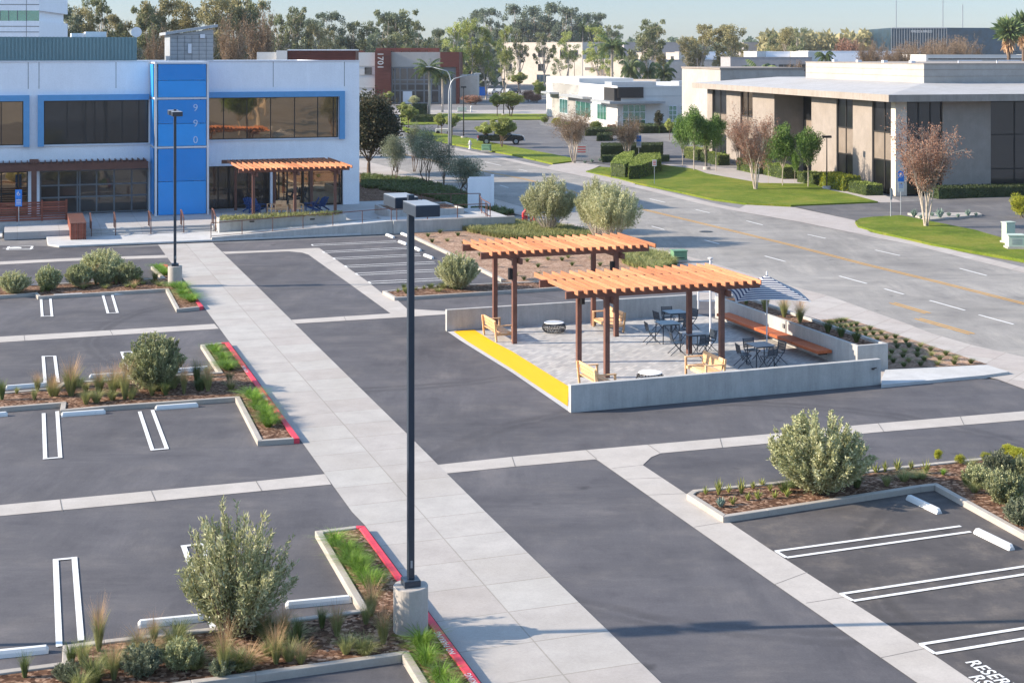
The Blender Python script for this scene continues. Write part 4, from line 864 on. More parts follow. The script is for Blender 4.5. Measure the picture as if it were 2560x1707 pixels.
for pa,pb,z0,z1,n in ((1556,1614,.3,3.6,4),(1671,1692,1.3,3.4,2),(1700,1722,1.3,3.4,2)):
    a,c=qm(pa,0)[0],qm(pb,0)[0]; m=MB(); grid(m,a,c,z0,z1,[a+(c-a)*k/n for k in range(1,n)],[z0+(z1-z0)*k/3 for k in (1,2)],.08,-.1,-.02); f=med.b(m,'window',M['met_white']); m=MB(); m.box(a+.02,c-.02,-.06,-.04,z0+.02,z1-.02); m.build('pane',M['g_grn'],f)
m=MB(); 
for z in (4.75,): m.box(.01,46,-.03,-.001,z,z+.05)
m.box(2,9,10,14,zr+.06,zr+.7); m.box(12,16,8,12,zr+.06,zr+.8); med.b(m,'rooftop_unit',M['gm'])
# the others behind
def bx(name,label,Y,px0,px1,pyt,mat,depth=14,ang=0,wins=()):
    return boxb(name,label,((px0-1280)/F*Y,Y),ang,0,(((px1-1280)/F*Y-(px0-1280)/F*Y)/(math.cos(ang)-(px1-1280)/F*math.sin(ang))),0,depth,H-(pyt-HY)/F*Y,mat,'building',wins)
bx('cream_office','cream two-storey office with dark square windows behind the eucalyptus trees',500,1255.5,1456,108,'cream',20,-.55,[(1264,1280,126,144,'g_drk',2,1),(1291,1308,126,144,'g_drk',2,1),(1345,1362,126,144,'g_drk',2,1),(1400,1417,126,144,'g_drk',2,1),(1429,1445,126,144,'g_drk',2,1),(1264,1280,160,178,'g_drk',2,1),(1345,1362,160,178,'g_drk',2,1),(1342,1375,187,206,'g_blu',4,1)])
bx('glass_wing','blue-green glazed wing at the right end of the cream office',504,1456.5,1489,110,'gw',16,0,[(1459,1487,123,150,'g_blu',4,2)])
bx('cream_pavilion','cream low pavilion with brown recessed windows behind the palms',400,1457.6,1560,150,'cream',16,-.55,[(1463,1489,169,176,'spand',2,1),(1496,1528,171,189,'spand',3,1)])
bx('cream_block','small cream block with a sunlit face behind the palms',430,1591,1628,133,'cream',12,-.6)
bx('grey_block','shaded grey block beside the small cream block',434,1628.5,1664,133,'greyst',12)
bx('cream_block','small cream block with one tiny dark window',428,1665,1697,133,'cream',12,-.6,[(1677,1684,141,149,'g_drk',1,1)])
bx('grey_block','low grey-cream roof block right of the tiny window',436,1698,1740,131,'greyst',12)
bx('pale_roof_block','pale blue-grey roof block with a thin white edge',438,1751,1828,131,'wallw',14)
bx('pale_office','long pale grey office front below the roof blocks',415,1585,1824,151,'podium',20,0,[(1715,1820,169.5,172.5,'g_drk',8,1)])
bx('warehouse','long grey warehouse in the far centre',700,1560,1720,107,'gw',40)
bx('warehouse','grey warehouse seen between the far trees right of centre',705,1860,1928,107,'gw',40)
bx('terrace_wall','pale terrace wall with a railing behind the white clinic',300,1425,1640,199,'cream',3,-.4)
pb=Fr('plain_beige_building','plain beige box building behind the white clinic, sunlit on its left face','building',((1801-1280)/F*178,178),math.atan2(.206,.978))
yb_=pb.s_(1705,0)[0]; m=MB(); m.box(0,pb.q(2010,0)[0],0,yb_,0,9.0); pb.b(m,'wall',M['tanw']); m=MB(); m.box(-.12,pb.q(2010,0)[0],-.12,yb_,9.002,9.2); pb.b(m,'coping',M['tan'])
m=MB()
for px in (1833,1896,1968): x=pb.q(px,0)[0]; m.box(x,x+.25,-.05,0,0,8.95)
pb.b(m,'pilaster',M['tanw'])
bx('grey_office','long grey office with dark ribbon windows behind the beige building',300,1826,2030,145,'gw',14,0,[(1930,1938,161,168,'g_drk',1,1),(1946,1986,161,172,'g_drk',3,1),(1994,2014,160,180,'g_drk',2,1)])
bx('white_roof_block','bright white roof block above the grey office, left one',306,1859,1892,130.5,'medw',8,-.6)
bx('pale_roof_block','pale shaded roof block between the two bright white ones',308,1893,1975,131,'wallw',8)
bx('white_roof_block','bright white roof block above the grey office, right one',306,1976,2020,131,'medw',8,-.6)
bx('pale_long_roof','long pale flat-roofed building behind the bare trees',380,2021,2330,129.5,'wallw',20)
bx('white_flat_building','low white flat-roofed building at the right edge with a row of dark openings',330,2315,2620,139,'medw',20,0,[(2320,2610,146,150,'g_drk',24,1)])
gb=Fr('glass_office','dark blue glass office block with a white name on its parapet','building',((2366.6-1280)/F*600,600),0)
qg=gb.q; m=MB(); zt_=qg(0,70)[1]; m.prism([(qg(2233,0)[0],3),(0,0),(60,14),(60,50),(-20,50)],0,zt_); gb.b(m,'wall',M['g_blu'])
m=MB(); xa=qg(2233,0)[0]
for i in range(22): x=xa+(0-xa)*i/21; m.box(x-.08,x+.08,3-3*i/21-.3,3-3*i/21-.05,zt_-14,zt_-.1)
m.box(xa,0,-.5,-.35,zt_-9.2,zt_-8.9)
for z in (1.8,5.2): m.bar((xa,2.75,zt_-8.9-(0)),(0,-.25,zt_-8.9),.3,.3)
m.bar((xa,2.75,zt_-.1),(0,-.25,zt_-.1),.4,.4); gb.b(m,'mullion',M['gm'])
m=MB(); m.box(36,50,18,30,zt_,zt_+5); gb.b(m,'roof_plant',M['gm'])
m=MB()
for px,h in ((2250,13),(2368,14),(2418,11)): x=qg(px,0)[0]; m.bar((x,6,zt_),(x,6,zt_+h*.9),.25,.25)
gb.b(m,'antenna',M['gm'])
X,Z=qg(2277,82,-.6); text('FERRUZZO & FERRUZZO',1.35,(gb.P.x+X,599.2-.2,Z),(1,0,0),(0,0,1),M['medw'],'lettering',depth=.05,parent=gb.e,bold=.03,sx=.56)
# ================================================================ FURNITURE AND STREET OBJECTS
def PT(s,t,z=0.0): return Vector(PA)+EX*s+EL*t+Vector((0,0,z-PA.z))
FZ=.022
def loveseat():
    e=thing('loveseat','','loveseat'); W,D=1.62,.78      # x along width, faces -y
    for x in (0.04,W-.04):
        m=MB(); m.bar((x,.04,0),(x,.04,.60),.07,.07); m.build('leg',M['teak'],e,bevel=.006)
        m=MB(); m.bar((x,D-.10,0),(x,D-.02,.80),.07,.07,(1,0,0)); m.build('leg',M['teak'],e,bevel=.006)
        m=MB(); m.box(x-.045,x+.045,0,D-.08,.603,.64); m.build('arm',M['teak'],e,bevel=.006)
        m=MB(); m.box(x-.03,x+.03,.075,D-.12,.24,.33); m.build('side_rail',M['teak'],e)
    m=MB()
    for k in range(5): y=.08+k*.125; m.box(.08,W-.08,y,y+.11,.34,.365)
    m.box(.08,W-.08,.03,.06,.24,.33); m.build('seat',M['teak'],e)
    m=MB()
    for k in range(3):
        z=.42+k*.135; y=D-.17+ (z-.34)*.18; m.add([(.075,y,z),(W-.075,y,z),(W-.075,y+.03,z+.004),(.075,y+.03,z+.004),(.075,y+.022,z+.12),(W-.075,y+.022,z+.12),(W-.075,y+.052,z+.124),(.075,y+.052,z+.124)],[(3,2,1,0),(4,5,6,7),(0,1,5,4),(1,2,6,5),(2,3,7,6),(3,0,4,7)])
    m.build('backrest',M['teak'],e); return e
def place(o,p,rz,label,group=None,cat=None):
    o.location=p; o.rotation_euler=(0,0,rz); tag(o,label,cat,group); return o
ls=loveseat(); gl_='teak loveseats on the patio'
# faces +R (opens to +x of the lot frame): local -y -> +R  => rotation LOT+90deg
place(ls,PT(1.90,10.88,FZ),LOT+R_(90),'pale timber loveseat beside the left posts of the back pergola',gl_)
o=copy_tree(ls); place(o,PT(5.90,12.62,FZ),LOT-R_(90),'pale timber loveseat facing left behind the right posts of the back pergola',gl_)
o=copy_tree(ls); place(o,PT(2.33,1.82,FZ),LOT+R_(90),'pale timber loveseat by the near wall, at the left post of the near pergola',gl_)
o=copy_tree(ls); place(o,PT(5.62,3.55,FZ),LOT-R_(90),'pale timber loveseat by the near wall, right of the white-topped drum table',gl_)
def drum():
    e=thing('drum_table','','table'); m=MB(); n=26
    for k in range(n):
        a=2*math.pi*k/n
        for sgn in (1,-1):
            path=[]
            for i in range(7):
                t=i/6; r=.36+.115*math.sin(math.pi*min(1,t*1.05)); aa=a+sgn*.35*t; path.append((r*math.cos(aa),r*math.sin(aa),.01+.35*t))
            m.tube(path,.007,4)
    for z,r in ((.02,.365),(.09,.42),(.19,.475),(.29,.45),(.36,.385)):
        path=[(r*math.cos(2*math.pi*i/24),r*math.sin(2*math.pi*i/24),z) for i in range(25)]; m.tube(path,.010,4)
    m.build('wire_base',M['black'],e); m=MB(); m.lathe([(.01,.365),(.385,.365),(.40,.375),(.385,.39),(.01,.39)],28); m.build('table_top',M['marble'],e); return e
dt=drum(); p=G(1385,831); place(dt,(p.x,p.y,FZ),0,'black wire drum table with a white top between the two back loveseats','drum tables')
o=copy_tree(dt); place(o,PT(3.93,2.7,FZ),0,'black wire drum table with a white top just behind the near wall','drum tables')
def bistro(mat):
    e=thing('bistro_table','','table'); h=.73; m=MB(); m.box(-.40,.40,-.40,.40,h,h+.025); m.build('table_top',M[mat],e,bevel=.006)
    for x in (-1,1):
        for y in (-1,1): m=MB(); m.bar((x*.33,y*.33,h),(x*.36,y*.36,0),.03,.03); m.build('leg',M['pole'],e)
    m=MB(); m.bar((-.33,-.33,h-.03),(.33,-.33,h-.03),.02,.03); m.bar((-.33,.33,h-.03),(.33,.33,h-.03),.02,.03); m.build('apron',M['pole'],e); return e
def meshchair():
    e=thing('bistro_chair','','chair')                       # faces -y
    m=MB()
    for k in range(9): x=-.19+k*.0475; m.bar((x,.19,.50),(x,.245,.80),.030,.008,(0,1,0))
    for z,y in ((.50,.19),(.60,.208),(.70,.227),(.80,.245)): m.bar((-.21,y,z),(.21,y,z),.02,.018)
    m.build('backrest',M['pole'],e); m=MB(); m.box(-.21,.21,-.20,.19,.43,.445)
    for x in (-.22,.22): m.bar((x,-.2,.44),(x,.19,.44),.02,.02)
    m.build('seat',M['pole'],e)
    for x in (-.225,.225):
        m=MB(); m.bar((x,-.26,0),(x,.19,.5),.022,.022); m.bar((x,.19,.5),(x,.25,.82),.022,.022); m.build('leg',M['pole'],e)
        m=MB(); m.bar((x,.30,0),(x,-.20,.44),.022,.022); m.build('leg',M['pole'],e)
    return e
tb=bistro('table'); tg=bistro('tablet'); ch=meshchair(); usedb=usedg=usedc=False
gb_='square bistro tables on the patio'; gc_='dark mesh folding chairs on the patio'
def setat(px,py,kind,tlabel,chairs,rot=0.0):
    global usedb,usedg,usedc
    c=G(px,py,.75)
    if kind=='b': o=tb if not usedb else copy_tree(tb); usedb=True
    else: o=tg if not usedg else copy_tree(tg); usedg=True
    place(o,(c.x,c.y,FZ),LOT+rot,tlabel,gb_)
    for d,dist,tw,lab in chairs:
        a=LOT+rot+{'E':0,'N':R_(90),'W':R_(180),'S':R_(270)}[d]
        o=ch if not usedc else copy_tree(ch); usedc=True
        place(o,(c.x+math.cos(a)*dist,c.y+math.sin(a)*dist,FZ),a-R_(90)+tw,lab,gc_)
setat(1687.4,780,'b','blue-grey bistro table farthest from the near wall',[('W',.62,.1,'dark mesh chair left of the farthest bistro table'),('N',.60,-.1,'dark mesh chair against the back wall, behind the farthest table'),('E',.66,.2,'dark mesh chair right of the farthest table, by the pergola post'),('S',.55,.1,'dark mesh chair in front of the farthest table')])
setat(1669,807.5,'b','blue-grey bistro table second from the back wall, nearest the left chairs',[('W',.66,-.15,'dark mesh chair standing alone at the left end of the dining group'),('E',.62,.15,'dark mesh chair between the second table and the pergola post')])
setat(1733,833.5,'g','grey bistro table around the pergola post, third from the back wall',[('W',.66,-.2,'dark mesh chair left of the third table, before the post'),('S',.62,.25,'dark mesh chair on the near side of the third table'),('E',.62,.1,'light-edged mesh chair right of the third table')])
setat(1901,862,'g','grey bistro table in front of the striped parasol',[('W',.66,-.15,'dark mesh chair left of the parasol table'),('N',.62,.1,'mesh chair behind the parasol table'),('S',.60,.25,'dark mesh chair at the near side of the parasol table'),('E',.66,.1,'dark mesh chair right of the parasol table')])
# parasol, concentric navy and white stripes
um=thing('parasol','square navy and white striped parasol open over the right bistro table','parasol',(9.5,53.3,0))
hw=1.38; zr,za=2.17,2.88; m=MB(); ns=22; nu=16
def cz(t): return za-(za-zr)*(t**.92)
for q4 in range(4):
    a=q4*math.pi/2; ca,sa=math.cos(a),math.sin(a)
    for i in range(ns):
        t0,t1=i/ns,(i+1)/ns; m.mi=(i+1)%2
        for k in range(nu):
            u0,u1=-1+2*k/nu,-1+2*(k+1)/nu; vs=[]
            for t,u in ((t0,u0),(t0,u1),(t1,u1),(t1,u0)):
                sag=.10*(1-u*u)*t; x=hw*t*(1-.05*(1-u*u)*t); y=u*hw*t; z=cz(t)+sag*.25-.06*(abs(u)**3)*t*t
                vs.append((x*ca-y*sa,x*sa+y*ca,z))
            m.add(vs,[(0,1,2,3)])
m.mi=0; m.build('canopy',[M['medw'],simple('parasol_navy',(.02,.035,.095),.7,.05)],um)
m=MB(); m.tube([(0,0,0),(0,0,za)],.028,10); m.build('pole',M['met_white'],um)
m=MB(); m.lathe([(.01,0),(.035,.02),(.02,.06),(.035,.09),(.008,.15)],10,(0,0,za)); m.build('finial',M['met_white'],um)
m=MB()
for a in range(4):
    for s in (0,): m.bar((0,0,za-.1),(hw*.97*math.cos(R_(45+90*a))*1.39,hw*.97*math.sin(R_(45+90*a))*1.39,zr-.07),.02,.02)
m.build('rib',M['met_white'],um)
m=MB(); m.lathe([(.25,0),(.25,.05),(.05,.07),(.05,.25),(.028,.25)],20,(0,0,FZ)); m.build('base',M['gm'],um)
sp=thing('slim_pole','slim white pole with a small knob rising through the near pergola','pole',((1776-1280)/F*54.5,54.5,0))
m=MB(); m.tube([(0,0,0),(0,0,3.3)],.04,8); m.build('shaft',M['met_white'],sp); m=MB(); m.lathe([(.01,3.3),(.10,3.31),(.10,3.36),(.01,3.38)],12); m.build('knob',M['medw'],sp)
# chairs on the podium
def adir():
    e=thing('slatted_armchair','','chair'); m=MB()
    for k in range(5): x=-.24+k*.12; m.bar((x,.15,.28),(x*1.15,.55,.98-.03*abs(k-2)),.10,.022,(0,1,0))
    m.build('backrest',M['bluechair'],e); m=MB()
    for k in range(5): m.box(-.27,.27,-.35+k*.11,-.26+k*.11,.36-k*.022,.385-k*.022)
    m.build('seat',M['bluechair'],e)
    for x in (-.33,.33):
        m=MB(); m.box(x-.08,x+.08,-.42,.35,.56,.585); m.build('arm',M['bluechair'],e); m=MB(); m.bar((x,-.34,0),(x,-.34,.56),.04,.09); m.build('leg',M['bluechair'],e); m=MB(); m.bar((x*.9,-.2,.33),(x*.9,.6,.04),.03,.1); m.build('leg',M['bluechair'],e)
    return e
ad=adir(); gad='dark blue slatted armchairs under the small pergola'
for i,(px,py,rz,l) in enumerate([(777,529,R_(-75),'dark blue slatted armchair facing left, right of the timber armchairs'),(800,526,R_(-130),'dark blue slatted armchair beside the right pergola post'),(648,533,R_(60),'dark blue slatted armchair left of the timber armchairs, behind the planter'),(628,531,R_(40),'dark blue slatted armchair half hidden by the left front post')]):
    o=ad if i==0 else copy_tree(ad); p=G(px,py,.45); place(o,(p.x,p.y,.45),rz,l,gad)
tc=None
def tchair():
    e=thing('timber_armchair','','chair')
    for x in (-.38,.38):
        m=MB(); m.bar((x,-.35,0),(x,-.35,.6),.07,.07); m.bar((x,.35,0),(x,.35,.6),.07,.07); m.bar((x,-.39,.62),(x,.39,.62),.08,.035); m.bar((x,-.35,.05),(x,.35,.05),.06,.04); m.build('side_frame',M['teak'],e)
    m=MB(); m.box(-.35,.35,-.33,.33,.30,.35); m.build('seat',M['teak'],e)
    m=MB(); m.add([(-.35,.22,.35),(.35,.22,.35),(.35,.27,.35),(-.35,.27,.35),(-.35,.40,.86),(.35,.40,.86),(.35,.45,.86),(-.35,.45,.86)],[(3,2,1,0),(4,5,6,7),(0,1,5,4),(1,2,6,5),(2,3,7,6),(3,0,4,7)]); m.build('backrest',M['teak'],e); return e
tc=tchair(); gtc='timber armchairs under the small pergola'
for i,(px,py,rz,l) in enumerate([(686,534,R_(-60),'timber armchair nearest the pale column, with its back tilted'),(703,536,R_(10),'timber armchair in the middle of the row behind the planter'),(740,534,R_(25),'timber armchair at the middle front post')]):
    o=tc if i==0 else copy_tree(tc); p=G(px,py,.45); place(o,(p.x,p.y,.45),rz,l,gtc)

# ---------------------------------------------------------------- lot lamps
def lotlamp(along='y'):
    e=thing('lamp_post','','lamp post'); m=MB(); m.lathe([(.335,0),(.335,.86),(.325,.875),(.01,.875)],36); m.build('pedestal',M['gut'],e,smooth=False)
    m=MB(); m.box(-.16,.16,-.16,.16,.876,1.0); m.build('base_cover',M['pole'],e,bevel=.01)
    m=MB(); m.box(-.062,.062,-.062,.062,1.0,8.36); m.build('pole',M['pole'],e,bevel=.01)
    m=MB(); m.box(.063,.10,-.02,.04,1.3,4.1) if False else m.box(-.02,.02,-.066,-.0625,1.22,1.36); m.build('hand_hole',M['gm'],e)
    for s in (-1,1):
        m=MB(); m.box(-.03,.03,min(s*.07,s*.30),max(s*.07,s*.30),8.12,8.2); m.build('arm',M['pole'],e)
        y0=s*.30; y1=s*1.22; h=[(-.235,min(y0,y1)),(.235,min(y0,y1)),(.235,max(y0,y1)),(-.235,max(y0,y1))]
        m=MB(); m.prism(h,8.06,8.27); hd=m.build('lamp_head',M['pole'],e,bevel=.012)
        m=MB(); m.prism([(p[0]*.97,p[1]*.99+ (0.01 if i<2 else -.01)*0) for i,p in enumerate(h)],8.272,8.28); m.build('lid',M['gm'],hd)
    return e
gll='two-headed parking lot lamp posts'
l1=lotlamp(); place(l1,(-1.945,27.45,.1),LOT,'tall dark lamp post on a round concrete pedestal, in front of the walkway',gll)
l2=copy_tree(l1); place(l2,(-16.1,68.3,.1),LOT,'smaller-looking dark lamp post in front of the blue tower',gll)
l3=copy_tree(l1); place(l3,(-14.35,26.75,.1),R_(-82),'lamp post out of view left of the nearest planter',gll)
l4=copy_tree(l1); place(l4,(-28.2,67.55,.1),R_(-82),'lamp post out of view left of the far planter',gll)

# ---------------------------------------------------------------- signs
def hcsign(name,label,p,h=2.1,w=.33,ph=.46,face=0.0,group=None,second=True):
    e=thing(name,label,'sign',(p.x,p.y,p.z),face,group); m=MB(); m.tube([(0,0,0),(0,0,h)],.03,8); m.build('pole',M['gm'],e)
    m=MB(); m.box(-w/2,w/2,-.045,-.032,h-ph,h+.02); pl=m.build('plate',M['signblue'],e,bevel=.004)
    m=MB(); cx,cz_=0,h-ph*.42; r=w*.2
    m.tube([(cx+r*math.cos(a),-.052,cz_-.03+r*math.sin(a)) for a in [R_(100+k*25) for k in range(11)]],.012,4); m.tube([(cx-.02,-.052,cz_+.10),(cx,-.052,cz_),(cx+.07,-.052,cz_),(cx+.10,-.052,cz_-.08)],.014,4); m.ball((cx-.02,-.05,cz_+.13),.025,6); m.build('symbol',M['medw'],pl)
    if second:
        m=MB(); m.box(-w/2,w/2,-.045,-.032,h-ph*1.95,h-ph-.02); q_=m.build('plate',M['signblue'] if second=='b' else M['medw'],e,bevel=.004)
        m=MB()
        for k in range(4): z=h-ph*1.15-k*.09; m.box(-w*.36,w*.36,-.05,-.046,z-.03,z)
        m.build('lettering',M['medw'] if second=='b' else M['signblue'],q_)
    return e
p=G(47,578,.1); hcsign('disabled_parking_sign','blue disabled parking sign on a pole before the slatted fence',p,2.55,.42,.52,0,None,'b')
p=G(1597,403,0); hcsign('disabled_parking_sign','blue and white parking sign beyond the dark hedge near the twiggy trees',p,2.6,.5,.62,0,None,True)
p=G(2252,542,0); hcsign('disabled_parking_sign','blue and white parking sign on the lawn tip, left of the reddish tree',p,3.1,.42,.72,.1,None,True)
def plate(name,label,p,h,w,ph,mat,face=0,txt=True):
    e=thing(name,label,'sign',(p.x,p.y,p.z),face); m=MB(); m.bar((0,0,0),(0,0,h),.05,.05); m.build('pole',M['gm'],e); m=MB(); m.box(-w/2,w/2,-.05,-.03,h-ph,h+.03); pl=m.build('plate',M[mat],e)
    if txt:
        m=MB()
        for k in range(3): z=h-ph*(.2+.27*k); m.box(-w*.36,w*.36,-.056,-.051,z-ph*.06,z+ph*.05)
        m.build('lettering',M['redp'],pl)
    return e
plate('street_sign','small pale notice plate on a pole at the lawn edge by the hedge',G(1636,463),2.1,.36,.5,'medw')
plate('street_sign','grey sign plate seen edge-on at the tip of the right lawn',G(2227,546),2.0,.16,.75,'gm',.4,False)
e=plate('yard_sign','white yard sign with red lettering beside the twiggy tree',G(1454,402),1.6,1.15,.95,'medw')
mp=G(1203,524,.06); mo=thing('monument_sign','blank white monument sign with two posts at the street corner','sign',tuple(mp),LOT-.25)
m=MB(); m.box(-.85,.7,-.08,.08,.25,2.3); m.build('panel',M['wallw'],mo); m=MB(); m.box(-.95,-.75,-.13,.13,0,2.2); m.build('post',M['wallw'],mo); m=MB(); m.box(.70,.9,-.13,.13,0,2.45); m.build('post',M['wallw'],mo)
# hydrants, valves, cabinets
def hydrant(name,label,p,mat,sc=1.0):
    e=thing(name,label,'hydrant',tuple(p)); m=MB(); m.lathe([(.16,0),(.16,.05),(.10,.06),(.10,.55),(.13,.57),(.13,.62),(.10,.72),(.04,.78),(.03,.84),(.005,.85)],14); m.build('barrel',M[mat],e,smooth=True)
    m=MB(); m.tube([(-.2,0,.45),(.2,0,.45)],.055,10); m.tube([(0,-.19,.42),(0,0,.42)],.07,10); m.build('outlet',M[mat],e); e.scale=(sc,)*3; return e
hydrant('fire_hydrant','white fire hydrant on the long lawn by the kerb',G(1175,373,.14),'medw',1.25)
hydrant('fire_hydrant','small white hydrant on the far kerb before the palm trees',G(1178,281,.03),'medw',1.5)
hydrant('water_hydrant','short blue hydrant beside the silver-green street tree',G(1394,567,.02),'bluep',1.25)
bf=thing('backflow_valve','red backflow preventer with two bends by the silver-green street tree','valve',tuple(G(1322,556,.06)))
m=MB(); m.tube([(-.35,0,0),(-.35,0,.62),(-.22,0,.76),(.05,0,.70),(.3,0,.66),(.38,0,.55),(.38,0,0)],.10,10); m.tube([(-.15,.1,0),(-.15,.1,.8)],.08,8); m.tube([(.15,.1,0),(.15,.1,1.05)],.08,8); m.build('pipe',M['redp'],bf)
m=MB(); m.lathe([(.01,0),(.16,.02),(.16,.05),(.01,.07)],12,(.15,.1,1.05)); m.lathe([(.01,0),(.15,.02),(.15,.05),(.01,.07)],12,(-.15,.1,.8)); m.ball((0,0,.72),.17,10); m.build('hand_wheel',M['redp'],bf)
def cabinet(name,label,p,w,d,h,mat,rz=0.0,louv=False):
    e=thing(name,label,'utility box',tuple(p),rz); m=MB(); m.box(-w/2,w/2,-d/2,d/2,.10,h); m.build('body',M[mat],e,bevel=.03)
    m=MB(); m.box(-w/2-.06,w/2+.06,-d/2-.06,d/2+.06,0,.097); m.build('plinth',M['gut'],e)
    m=MB(); m.box(-w/2-.03,w/2+.03,-d/2-.03,d/2+.03,h+.003,h+.05); m.build('lid',M[mat],e)
    m=MB()
    for k in range(4 if louv else 1): z=h*.35+k*.09; m.box(-w*.3,w*.3,-d/2-.012,-d/2-.002,z,z+.04)
    m.build('vent',M['dark'] if not louv else M['gm'],e); return e
cabinet('utility_cabinet','tall pale green utility cabinet on the right lawn',G(2521,606,.14),.62,.45,1.15,'utilw',LOT)
cabinet('utility_box','squat light green transformer box in front of the tall cabinet',G(2538,620,.14),.95,.75,.72,'utilw',LOT-.4,True)
cabinet('utility_box','green transformer box on the long lawn near the white hydrant',G(1216,378,.14),.95,.8,.68,'utilg',-.2)
cabinet('utility_box','dark green utility box in the grass above the near pergola',G(1697,653,.06),.75,.6,.55,'utilg',.2)
cabinet('utility_box','grey-green transformer box on the far kerb by the cross street',G(1155,280,.03),1.6,1.1,.8,'utilw',0)
# street lights and other poles
def streetlight(label,p,h,reach,py_dir):
    e=thing('street_light',label,'street light',tuple(p)); m=MB(); pts=[(0,0,0),(0,0,h-2.2)]+[(py_dir*reach*.28*(1-math.cos(a)),0,h-2.2+1.75*math.sin(a)) for a in [R_(k*15) for k in range(1,7)]]+[(py_dir*reach,0,h)]
    rr=[.11,.085]+[.075-.004*k for k in range(6)]+[.045]; m.tube(pts,rr,10); m.build('pole',M['gm'],e,smooth=True)
    m=MB(); x=py_dir*reach; m.box(min(x,x+py_dir*.7),max(x,x+py_dir*.7),-.14,.14,h-.06,h+.08); m.build('lamp_head',M['gm'],e,bevel=.04); return e
p=G(1122.5,403); streetlight('curved grey street light arching right over the street',p,H-(185-HY)/F*p.y,2.6,1)
p=G(1127.5,364); streetlight('curved grey street light behind the first, arching left',p,H-(168-HY)/F*p.y,2.3,-1)
def blackpole(label,px,pb,pt,w=.09,head=True):
    p=G(px,pb); h=H-(pt-HY)/F*p.y; e=thing('lamp_pole',label,'lamp post',tuple(p)); m=MB(); m.tube([(0,0,0),(0,0,h)],[w,w*.6],8); m.build('pole',M['black'],e)
    m=MB(); m.lathe([(.35,0),(.35,.3),(.01,.32)],14); m.build('base',M['gut'],e)
    if head: m=MB(); m.box(-.35,.35,-.2,.2,h,h+.18); m.build('lamp_head',M['black'],e)
blackpole('black lamp pole in the truck lot near the curved street lights',1159,347,220)
blackpole('black lamp pole behind the round bright green tree',1259,289,200,.09)
blackpole('black lamp pole on the lawn before the tan building',2067,475,345,.06)
blackpole('thin lamp pole among the small lawn trees',1767,425,318,.05)
blackpole('pale tall pole behind the white clinic roof',1436,250,155,.08,False)
# pickup truck
tr=thing('pickup_truck','dark blue-black pickup truck parked behind the long lawn','pickup truck',tuple(G(1252,361.5))[:2]+(.03,),R_(2)); tr.scale=(1.0,1.0,1.0)
prof=[(-2.75,.55),(-2.72,1.12),(-.95,1.15),(-.85,1.18),(-.55,1.80),(.75,1.82),(1.35,1.22),(2.55,1.08),(2.75,.85),(2.78,.5),(2.2,.42),(-2.5,.42)]
m=MB(); n=len(prof); wv=[.93,.95,.95,.95,.78,.78,.93,.92,.88,.88,.9,.9]
m.add([(x,-wv[i],z) for i,(x,z) in enumerate(prof)]+[(x,wv[i],z) for i,(x,z) in enumerate(prof)],[tuple(range(n-1,-1,-1)),tuple(range(n,2*n))]+[(i,(i+1)%n,n+(i+1)%n,n+i) for i in range(n)])
m.build('body',M['paint_truck'],tr,bevel=.05)
m=MB(); m.box(-2.6,-1.0,-.80,.80,1.151,1.165); m.build('bed',M['black'],tr)
m=MB()
for y in (-1,1):
    yy=y*.935
    m.add([(-.72,yy*.99,1.25),(.05,yy*.99,1.25),(.05,y*.815,1.74),(-.50,y*.815,1.74)],[(0,1,2,3)] if y<0 else [(3,2,1,0)])
    m.add([(.13,yy*.99,1.25),(1.18,yy*.99,1.25),(.72,y*.815,1.74),(.13,y*.815,1.74)],[(0,1,2,3)] if y<0 else [(3,2,1,0)])
m.build('window',M['g_drk'],tr)
for x in (-1.75,1.8):
    for y in (-.86,.86):
        m=MB(); N_=20; m.add([(x+.40*math.cos(2*math.pi*k/N_),y-.13,.40+.40*math.sin(2*math.pi*k/N_)) for k in range(N_)]+[(x+.40*math.cos(2*math.pi*k/N_),y+.13,.40+.40*math.sin(2*math.pi*k/N_)) for k in range(N_)],[tuple(range(N_)),tuple(range(2*N_-1,N_-1,-1))]+[(k,N_+k,N_+(k+1)%N_,(k+1)%N_) for k in range(N_)]); wh=m.build('wheel',M['tyre'],tr)
        s=-1 if y<0 else 1; m=MB(); m.add([(x+.23*math.cos(2*math.pi*k/N_),y+s*.137,.40+.23*math.sin(2*math.pi*k/N_)) for k in range(N_)],[tuple(range(N_)) if s<0 else tuple(range(N_-1,-1,-1))]); m.build('rim',M['gm'],wh)
for x,mt,nm_ in ((2.74,'medw','headlight'),(-2.76,'redp','tail_light')):
    for y in (-.7,.7): m=MB(); m.box(x-.05,x+.05,y-.16,y+.16,.78,1.0); m.build(nm_,M[mt],tr)
m=MB(); m.box(2.72,2.88,-.9,.9,.45,.62); m.build('bumper',M['gm'],tr); m=MB(); m.box(-2.88,-2.72,-.9,.9,.45,.62); m.build('bumper',M['gm'],tr)
gc2=thing('golf_cart','small pale cart parked under the small trees by the black lamp pole','cart',tuple(G(1108,336))[:2]+(.03,))
m=MB(); m.prism([(-1,-.55),(1,-.55),(1,.55),(-1,.55)],.3,.75); m.build('body',M['medw'],gc2,bevel=.05); m=MB(); m.box(-.8,.9,-.6,.6,1.75,1.83); m.build('canopy',M['medw'],gc2)
for x in (-.7,.8):
    for y in (-.5,.5): m=MB(); m.bar((x,y,.7),(x,y,1.75),.05,.05); m.build('post',M['black'],gc2); m=MB(); m.tube([(x,y-.08,.25),(x,y+.08,.25)],.25,12); m.build('wheel',M['tyre'],gc2)

